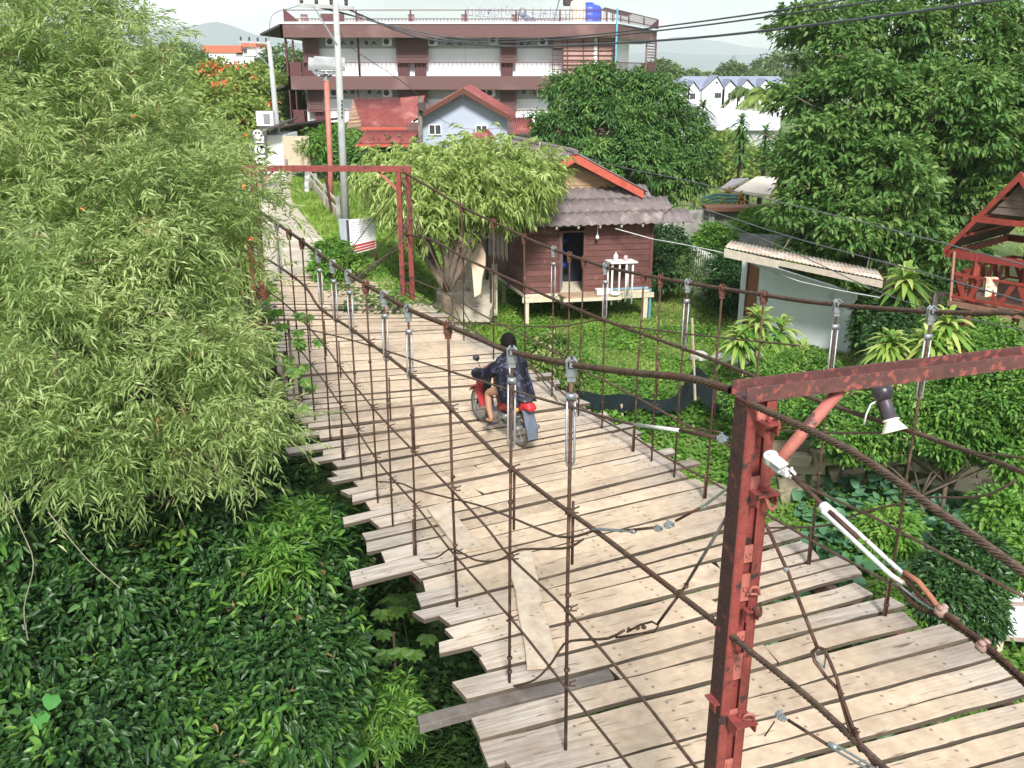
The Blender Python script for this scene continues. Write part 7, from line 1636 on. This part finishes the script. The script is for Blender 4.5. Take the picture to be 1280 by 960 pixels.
for i, (x, y, d, fr_, lb) in enumerate(((936, 125, 95, 3.2, 'left of the two feathery palms in front of the row houses'), (957, 128, 90, 3.3, 'right and paler of the two feathery palms in front of the row houses'))):
    c = W(x, y-8, d); b = ground_at(c); T = thing('palm_tree', lb, 'palm', b); MB().tube([b, b.lerp(c, .5)+Vector((.2, 0, 0)), c], [.25, .18, .14], 8).build('trunk', m_bark, T, True)
    r = np.random.default_rng(i); P = []; Dd = []
    for k in range(16):
        a = k*2.4; el = r.uniform(.1, 1.1); dr = np.array([math.cos(a)*math.cos(el), math.sin(a)*math.cos(el), math.sin(el)]); t = np.linspace(.1, 1, 22)[:, None]
        pp = np.array(c) + dr*fr_*t + np.array([0, 0, -1.])*fr_*.75*t*t; tn = unit(dr + np.array([0, 0, -1.5])*t); sd = unit(np.cross(tn, [0, 0, 1.]))
        for s_ in (-1, 1): P.append(pp); Dd.append(unit(sd*s_*.8+tn*.5+np.array([0, 0, -.5])))
    P = np.concatenate(P); Dd = np.concatenate(Dd); leafmesh('fronds', P, Dd, .75, .16, lm_far if i == 0 else lm_yel, T, 'lance', .1, .3)
# spiky dracaenas (tall, far)
def strapplant(name, label, heads, mat, group=None, stem=.04, cat='plant', seed=0):
    b0 = ground_at(heads[0][0]); T = thing(name, label, cat, b0, group); r = np.random.default_rng(seed)
    mb = MB(); P = []; Dd = []; Ln = []; 
    for (c, L, n, zr) in heads:
        c = Vector(c); b = Vector((c.x*.7+b0.x*.3, c.y*.7+b0.y*.3, H(c.x, c.y)-.05)); mb.tube([b, c+Vector((0, 0, .05))], stem, 7)
        k = np.arange(n); a = k*2.399+r.random(); el = 1.25 - 1.5*k/n + r.normal(0, .1, n)
        P.append(np.array(c) + np.stack([0*k, 0*k, zr*(.5-k/n)], 1)); Dd.append(np.stack([np.cos(a)*np.cos(el), np.sin(a)*np.cos(el), np.sin(el)], 1)); Ln.append(L*r.uniform(.75, 1.1, n))
    mb.build('stem', m_bark, T, True); P = np.concatenate(P); Dd = unit(np.concatenate(Dd)); Ln = np.concatenate(Ln); n = len(P)
    # arching strap: 5 sections
    S = unit(np.cross(Dd, [0, 0, 1.]) + 1e-6); V = []; ts = [0, .25, .5, .78, 1]; ws = [.4, .95, 1, .62, .03]; sec = []
    for t, w_ in zip(ts, ws):
        c = P + Dd*Ln[:, None]*t + np.array([0, 0, -1.])*Ln[:, None]*.62*t*t; hw = (Ln*.075*w_)[:, None]; V += [c-S*hw, c+S*hw]
    V = np.stack(V, 1).reshape(-1, 3); mesh_np('leaves', V, 10, mat, T, [(0, 1, 3, 2), (2, 3, 5, 4), (4, 5, 7, 6), (6, 7, 9, 8)], smooth=True)
    return T
W_ = lambda x, y, d: W(x, y, d)
strapplant('spiky_tree', 'tall column of dark spiky leaves left of the big spreading tree', [(W(927, 152+i*9, 45), .85, 26, .3) for i in range(6)], lm_dracd, seed=1, cat='tree')
strapplant('spiky_tree', 'second dark spiky tree partly behind the edge of the big spreading tree', [(W(957, 165+i*10, 46), .85, 24, .3) for i in range(5)] + [(W(975, 168, 46), .7, 20, .3)], lm_dracd, seed=2, cat='tree')
strapplant('spiky_tree', 'round headed spiky palm rising left of the pale metal roof', [(W(879, 135, 66), 1.3, 40, .4), (W(871, 143, 66.5), 1.2, 30, .4)], lm_dracd, seed=3, cat='tree')
strapplant('spiky_tree', 'darker spiky palm at the top edge of the round tree crown', [(W(867, 148, 60), 1.2, 34, .3), (W(880, 146, 60), .8, 20, .3)], lm_dracd, seed=33, cat='tree')
def yplant(x, y, d, L, n, label, mat=lm_drac, k=1, seed=0, spread=.25):
    r = random.Random(seed); c = W(x, y, d); hs = [(c, L, n, .25)] + [(c+Vector((r.uniform(-spread, spread)*2, r.uniform(-.3, .3), r.uniform(-.5, -.1))), L*.85, int(n*.8), .2) for _ in range(k-1)]
    strapplant('striped_plant', label, hs, mat, 'yellow striped spiky plants', .03, 'plant', seed)
yplant(948, 405, 21, .85, 54, 'biggest yellow green striped plant in front of the outhouse door', k=4, seed=4, spread=.35)
yplant(1003, 440, 20.5, .5, 26, 'small striped plant at the foot of the outhouse front wall', k=2, seed=5)
yplant(1132, 352, 22, .9, 50, 'striped plant growing high beside the dark jar right of the outhouse', k=2, seed=6)
yplant(1184, 408, 17.5, .75, 60, 'wide pale striped plant just above the portal crossbeam', k=5, seed=7, spread=.6)
yplant(1064, 492, 17.2, .46, 26, 'pale striped plant below the crossbeam left of the floodlight', k=1, seed=8)
yplant(1126, 470, 17.2, .5, 28, 'pale striped plant below the crossbeam right of the floodlight', k=1, seed=9)
yplant(1010, 300+30, 33, .5, 20, 'small spiky plant against the weathered slat fence', k=1, seed=10, mat=lm_dracd)
# orange croton behind the wall
c = W(910, 246, 38); T = strapplant('croton', 'orange and red leaved plant in front of the garden shelter', [(c, .7, 40, .3), (c+Vector((.5, 0, -.1)), .55, 30, .3)], leafmat('orange_leaves', [(.5, .12, .03), (.55, .30, .05), (.20, .25, .04)], .3), seed=12)
c = W(883, 256, 37); T = strapplant('croton', 'pale yellow leaved plant on top of the grey block wall', [(c, .5, 36, .2), (c+Vector((.6, 0, 0)), .5, 30, .2), (c+Vector((-.5, 0, 0)), .4, 24, .2)], lm_drac, seed=13)
# yard shrubs
def shrub(label, lob, mat, n, seed, leaf=(.08, .14), rc=.2, **kw): return simple('shrub', label, lob, mat, n, seed, r0=.04, grp=None, leaf=leaf, rc=rc, cat='shrub', **kw)
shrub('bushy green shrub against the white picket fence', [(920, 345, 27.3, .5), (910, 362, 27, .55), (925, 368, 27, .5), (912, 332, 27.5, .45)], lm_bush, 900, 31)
shrub('round shrub on the far side of the picket fence', [(893, 300, 31, .6), (885, 310, 31, .5), (900, 312, 31, .5)], lm_fresh, 700, 32)
shrub('leafy climber behind the right corner of the stilt house', [(835, 300, 30.5, .5), (828, 320, 29.5, .5), (842, 340, 29, .4), (826, 345, 28.5, .45), (850, 318, 29.5, .4)], lm_bush, 900, 33)
shrub('wispy pale shrub growing through the picket fence', [(865, 335, 28.6, .5), (875, 350, 28, .45), (858, 352, 28.4, .4)], lm_far, 200, 34, asp=.25)
shrub('creeper cascading over the grey block wall', [(945, 278, 34, .6), (930, 290, 33, .5), (968, 288, 33, .6), (985, 300, 32, .6)], lm_fresh, 700, 35, leaf=(.12, .18))
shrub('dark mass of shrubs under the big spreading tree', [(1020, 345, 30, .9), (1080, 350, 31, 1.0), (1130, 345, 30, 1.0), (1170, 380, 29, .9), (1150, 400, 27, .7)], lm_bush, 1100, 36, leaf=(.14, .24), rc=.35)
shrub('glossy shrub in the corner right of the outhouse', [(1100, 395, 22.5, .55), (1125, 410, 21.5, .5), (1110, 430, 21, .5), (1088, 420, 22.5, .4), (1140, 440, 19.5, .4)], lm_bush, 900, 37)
shrub('yellow blotched shrub at the deck edge behind the rider', [(690, 438, 19.5, .36), (697, 458, 18.6, .38), (678, 462, 18.2, .30), (712, 470, 18.5, .28)], leafmat('yellow_blotched_leaves', [(.04, .11, .02), (.08, .17, .03), (.5, .52, .18)], .3), 620, 38, leaf=(.09, .16), rc=.12, asp=.3)
shrub('low shrub beneath the pavilion beside the striped plant', [(1210, 440, 18, .4), (1240, 425, 19, .45), (1160, 440, 18.5, .35)], lm_fresh, 420, 39)
shrub('low green plants at the foot of the outhouse wall', [(985, 455, 20, .3), (960, 470, 19.5, .32), (1030, 460, 19.8, .25), (930, 500, 18.6, .4), (965, 500, 18.4, .4)], lm_fresh, 500, 40, leaf=(.06, .11), rc=.13)
# ---- creeper hedge on the bank right of the bridge
hl = [(1035+i*38, 518+10*math.sin(i*1.7), 17.0-.12*i, (.42 if i < 4 else .55)) for i in range(9)] + [(1045+i*42, 545+8*math.sin(i*2.3), 16.4, .36) for i in range(8)] + [(1190, 488, 17, .5), (1240, 480, 16.8, .6), (1290, 475, 16.5, .65)]
shrub('thick creeper hedge over the stone wall below the portal crossbeam', hl, lm_hedge, 4300, 41, leaf=(.07, .13), rc=.15, inner=.6, sub=6)
shrub('creepers hanging over the stone wall face', [(1055+i*33, 560+6*math.sin(i*2), 16.6, .22) for i in range(8) if i not in (3, 6)], lm_fresh, 900, 42, leaf=(.07, .12), rc=.12)
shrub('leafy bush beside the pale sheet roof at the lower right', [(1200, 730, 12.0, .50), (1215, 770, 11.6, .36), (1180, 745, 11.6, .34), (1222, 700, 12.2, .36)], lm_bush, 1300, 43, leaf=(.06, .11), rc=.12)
shrub('light creeper mound by the deck edge below the bamboo pole', [(1110, 665, 13.5, .35), (1250, 640, 14.3, .35), (1270, 585, 15.8, .35), (1290, 700, 13, .4)], lm_fresh, 600, 44, leaf=(.08, .15), rc=.18)
# ---- ground cover (uncountable)
def scatter(n, box, seed, keep=None):
    r = np.random.default_rng(seed); x = r.uniform(box[0], box[1], n*2); y = r.uniform(box[2], box[3], n*2)
    if keep is not None: k = keep(x, y); x, y = x[k], y[k]
    x, y = x[:n], y[:n]; return np.stack([x, y, hh(x, y)], 1)
def onpath(x, y):
    px = np.interp(y, [20.4, 22.5, 26, 31, 37, 42.5, 50], [-3.9, -4.9, -6.3, -8, -10, -11.3, -12.5]); return np.abs(x-px) < 1.25
def rightof(x, y): return x > RP[0]+RP[1]*np.minimum(y, 24) - .6
def cover(name, label, pts, mat, leaf, asp, hmax, kind='ovate', seed=0, upright=.3, droop=.25):
    r = np.random.default_rng(seed); n = len(pts); p = pts.copy(); 
    hz = hmax*(.5+.5*np.sin(p[:, 0]*1.9+1)*np.cos(p[:, 1]*1.6)); p[:, 2] += r.random(n)*np.maximum(hz, .05)
    a = r.random(n)*6.283; dv = np.stack([np.cos(a), np.sin(a), r.normal(upright, .35, n)], 1)
    L = r.uniform(*leaf, n); o = leafmesh(name, p, dv, L, L*asp, mat, None, kind, .15, droop, unit(np.array([0, 0, 1.])+r.normal(0, .35, (n, 3))))
    return tag(o, label, 'ground cover', kind='stuff')
cover('lawn_grass', 'short green grass of the sloping yard lawn', scatter(70000, (-.8, 13, 18.6, 31.5), 1, lambda x, y: rightof(x, y-1)), lm_grass, (.06, .13), .35, .05, 'blade', 1, 1.2)
cover('lawn_weeds', 'low leafy weeds around the stilt house and net', scatter(16000, (-1.2, 8, 18.2, 25.2), 2, lambda x, y: rightof(x, y-1) & (np.sin(x*1.7)*np.cos(y*1.3+x) > -.15*(y > 20)-.0)), lm_fresh, (.06, .13), .6, .22, seed=2)
cover('creepers', 'mixed creepers covering the bank right of the bridge', scatter(62000, (-.6, 14, 7.0, 19.5), 3, lambda x, y: rightof(x, y) & (np.sin(x*2.1+y)*np.cos(y*1.7-x*.6) > -2)), lm_fresh, (.07, .15), .62, .45, seed=3)
cover('squash_leaves', 'broad blue green creeper leaves on the bank beyond the deck', scatter(3400, (1.5, 10, 9.5, 16.4), 4, lambda x, y: rightof(x, y) & (np.sin(x*.9+1.2)*np.cos(y*.8-.4) > -.1)), lm_squash, (.18, .33), .9, .6, 'round', 4, .15)
cover('verge_grass', 'tall grass of the verge beside the dirt path', scatter(90000, (-13, -1.4, 20.8, 45), 5, lambda x, y: ~onpath(x, y) & ~rightof(x+.6, y)), lm_grass, (.12, .26), .22, .10, 'blade', 5, 1.5)
cover('verge_weeds', 'leafy weeds on the verge near the far portal', scatter(5000, (-4.2, -1.0, 20.6, 25.5), 6, lambda x, y: ~onpath(x, y)), lm_fresh, (.07, .15), .5, .3, seed=6)
cover('bank_weeds', 'leafy weeds on the short bank between the far portal and the stilt house', scatter(26000, (-5, 1.2, 18.4, 36), 61, lambda x, y: rightof(x+1.0, y)), lm_fresh, (.07, .14), .55, .2, seed=61)
cover('bank_grass', 'tall grass on the bank behind the far portal', scatter(30000, (-5.5, 0, 20, 40), 62, lambda x, y: ~onpath(x, y)), lm_grass, (.12, .26), .22, .10, 'blade', 62, 1.5)
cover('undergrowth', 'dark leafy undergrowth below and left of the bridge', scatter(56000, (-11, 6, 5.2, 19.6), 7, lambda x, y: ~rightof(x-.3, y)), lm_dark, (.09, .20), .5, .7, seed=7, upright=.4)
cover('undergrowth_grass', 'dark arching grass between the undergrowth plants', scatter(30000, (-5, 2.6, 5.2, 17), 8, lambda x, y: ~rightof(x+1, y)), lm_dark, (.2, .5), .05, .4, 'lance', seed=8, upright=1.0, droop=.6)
cover('field_grass', 'grass of the fields and gardens farther back', scatter(26000, (-30, 45, 31, 90), 9, lambda x, y: ~onpath(x, y)), lm_yel, (.25, .5), .3, .1, 'blade', 9, 1.3)
# ---- bushes filling the lower left
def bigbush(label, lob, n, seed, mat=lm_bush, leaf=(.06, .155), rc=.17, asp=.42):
    L = lobes_px(lob); c = np.mean([l[0] for l in L], 0); b = Vector((c[0], c[1], H(c[0], c[1])))
    T = tree('bush', label, b, L, .05, mat, n, seed=seed, group='dark bushes below the left tree', cat='bush', twigs=2, inner=.5, M=10, rc=rc, leaf=leaf, asp=asp, droop=.35, flat=.6, sub=10)
    L2 = sublobe(L, 10, .46, seed); r = np.random.default_rng(seed)
    P, Nn = lobe_points(L2, n//9, seed+100, .85); P, Nn = P[np.sin(P[:, 0]*2.3+seed)*np.cos(P[:, 1]*2.9) > -.1], Nn[np.sin(P[:, 0]*2.3+seed)*np.cos(P[:, 1]*2.9) > -.1]
    clump_leaves('young_leaves', P+Nn*.07, Nn, T, lm_hedge, M=9, rc=.16, leaf=(.09, .19), asp=.34, seed=seed, flat=.7)
    P, Nn = lobe_points(L2, max(8, n//60), seed+200, .9); clump_leaves('dead_leaves', P+Nn*.05, Nn, T, lm_dead, M=3, rc=.10, leaf=(.06, .13), asp=.4, seed=seed)
    return T
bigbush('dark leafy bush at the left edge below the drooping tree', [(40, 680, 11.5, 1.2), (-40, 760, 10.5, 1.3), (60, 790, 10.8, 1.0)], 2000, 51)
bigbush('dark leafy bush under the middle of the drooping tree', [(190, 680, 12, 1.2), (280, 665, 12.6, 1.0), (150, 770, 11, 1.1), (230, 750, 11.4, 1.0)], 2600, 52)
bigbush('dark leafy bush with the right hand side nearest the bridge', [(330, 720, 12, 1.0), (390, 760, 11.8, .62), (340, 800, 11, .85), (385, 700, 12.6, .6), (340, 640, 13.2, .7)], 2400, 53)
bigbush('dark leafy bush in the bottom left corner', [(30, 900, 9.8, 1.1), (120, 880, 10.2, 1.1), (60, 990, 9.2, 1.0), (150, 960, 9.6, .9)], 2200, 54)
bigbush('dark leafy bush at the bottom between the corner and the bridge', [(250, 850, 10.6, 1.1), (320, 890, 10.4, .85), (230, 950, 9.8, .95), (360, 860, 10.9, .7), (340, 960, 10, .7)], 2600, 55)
# bright sprays in the bushes
def spray(x, y, d, s_, n, label, mat=lm_hedge, name='leafy_spray'):
    c = W(x, y, d); T = thing(name, label, 'plant', ground_at(c)); MB().tube([Vector(T.location), c], .02, 6).build('stem', m_bark, T)
    P, Nn = lobe_points([(np.array(c), (s_, s_, s_*.9))], n, int(x), .2); willow_leaves('leaves', P, Nn, T, mat, K=8, L=(.12, .25), leaf=(.12, .2), wid=.035, droop=.3, seed=int(x))
spray(375, 668, 11.6, .28, 34, 'bright green spray of narrow leaves above the dark bush by the bridge')
spray(345, 700, 11.0, .25, 30, 'second bright spray just below the first one')
spray(468, 890, 12.0, .42, 60, 'bright palmate plant standing in the dark hollow left of the deck')
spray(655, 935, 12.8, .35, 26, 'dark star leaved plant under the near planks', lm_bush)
def bigleaf(x, y, d, s_, label, n=1, mat=lm_taro, seed=0):
    T = thing('taro_plant', label, 'plant', ground_at(W(x, y, d))); r = np.random.default_rng(seed); P = []; Dd = []
    for k in range(n): c = W(x+(k % 2)*38*(1 if n > 1 else 0)-r.integers(0, 8), y+(k*22), d); P.append(c); Dd.append([r.uniform(-.3, .3), -.5, -1]); MB().tube([Vector(T.location), Vector(c).lerp(Vector(T.location), .5)+Vector((.1, .1, .1)), Vector(c)], .007, 6).build('stalk', m_stalk, T)
    leafmesh('leaf', np.array(P), np.array(Dd, float), s_, s_*.72, mat, T, 'round', .12, .1, np.tile([[0., -1., .5]], (n, 1)))
bigleaf(50, 885, 8.6, .20, 'pair of big bright heart shaped leaves at the lower left', 1, seed=1)
bigleaf(72, 862, 8.7, .19, 'second bright heart shaped leaf above the first at lower left', 1, seed=2)
bigleaf(448, 925, 11.5, .36, 'bright upright taro leaf at the bottom of the dark hollow', 1, seed=3)
bigleaf(420, 942, 11.2, .32, 'small bright taro leaf at the bottom edge', 1, seed=4)
bigleaf(452, 782, 14.2, .40, 'blue green taro leaf in the shadow beside the bamboo stick', 1, lm_squash, 5)
bigleaf(500, 735, 15.0, .42, 'dim taro leaf near the plank ends', 1, lm_dark, 6)
# lobed leaf plant
def lobed(x, y, d, n, s_, label, seed):
    T = thing('lobed_leaf_plant', label, 'plant', ground_at(W(x, y, d))); r = np.random.default_rng(seed); P = []; Dd = []; U = []
    MB().tube([Vector(T.location), W(x, y, d)], .02, 6).build('stem', m_bark, T)
    for k in range(n):
        c = np.array(W(x, y, d)) + r.normal(0, .26, 3); 
        for j in range(5): a = -1.3+j*.65+math.pi*1.5; P.append(c); Dd.append([math.cos(a), -.35, math.sin(a)]); U.append([0, -1, .6])
    leafmesh('leaves', np.array(P), np.array(Dd), s_, s_*.55, lm_fresh, T, 'ovate', .1, .1, np.array(U, float))
lobed(492, 790, 14.5, 9, .19, 'plant with broad lobed leaves in the hollow left of the plank ends', 4)
lobed(360, 400, 13.6, 9, .13, 'round leaved creeper climbing the left cables at the far end', 5); lobed(352, 440, 13.4, 10, .14, 'fuller round leaved creeper lower down the left cables', 6)
lobed(372, 455, 14.0, 9, .13, 'creeper leaves touching the far left plank ends', 7)
# fern
def fern(x, y, d, s_, label, seed):
    c = np.array(W(x, y, d)); T = thing('fern', label, 'fern', ground_at(c)); r = np.random.default_rng(seed); P = []; Dd = []; mb = MB()
    for k in range(7):
        a = k*.9+r.random(); dr = np.array([math.cos(a), math.sin(a), .9]); t = np.linspace(.15, 1, 18)[:, None]; pp = c+dr*s_*t+np.array([0, 0, -1.])*s_*.9*t*t; mb.tube([Vector(q) for q in pp], .005, 4)
        tn = unit(dr+np.array([0, 0, -1.8])*t); sd = unit(np.cross(tn, [0, 0, 1.]))
        for sg in (-1, 1): P.append(pp); Dd.append(unit(sd*sg+tn*.3))
    mb.build('stalks', m_bark, T); leafmesh('fronds', np.concatenate(P), np.concatenate(Dd), s_*.22, s_*.05, lm_fresh, T, 'lance', .1, .1)
fern(360, 925, 9.9, .38, 'fern with arching fronds at the bottom of the dark hollow', 1); fern(505, 760, 14.5, .45, 'fern beside the lobed leaf plant under the plank ends', 2); fern(640, 948, 12.8, .4, 'small fern under the near plank ends', 3)
# bare twigs at left
for i, (pts, lb) in enumerate(([[(5, 615), (28, 665), (42, 705), (30, 760), (35, 800)], 'long pale bare twig hanging at the left edge'], [[(60, 640), (110, 700), (150, 735)], 'thin pale twig among the dark leaves lower left'])):
    tag(MB().tube(spline([W(x, y, 9.0) for x, y in pts], .1), .0055, 6).build('bare_twig', M_('pale_twig', (.24, .21, .15), None, .8)), lb, 'twig')
# ================================================================ HAZE
def haze(dens):
    m = bpy.data.materials.new('haze'); m.use_nodes = True; t = m.node_tree; t.nodes.clear(); o = t.nodes.new('ShaderNodeOutputMaterial'); v = t.nodes.new('ShaderNodeVolumePrincipled')
    v.inputs['Color'].default_value = (.93, .975, 1, 1); v.inputs['Density'].default_value = dens; v.inputs['Anisotropy'].default_value = .1; t.links.new(v.outputs[0], o.inputs['Volume'])
    b = MB().box((0, 3000, 120), (9400, 7300, 262)); ob = b.build('haze', m, loc=(0, 0, 0)); ob['kind'] = 'stuff'; ob['label'] = 'pale bluish air softening the distant hills'
haze(.00024)
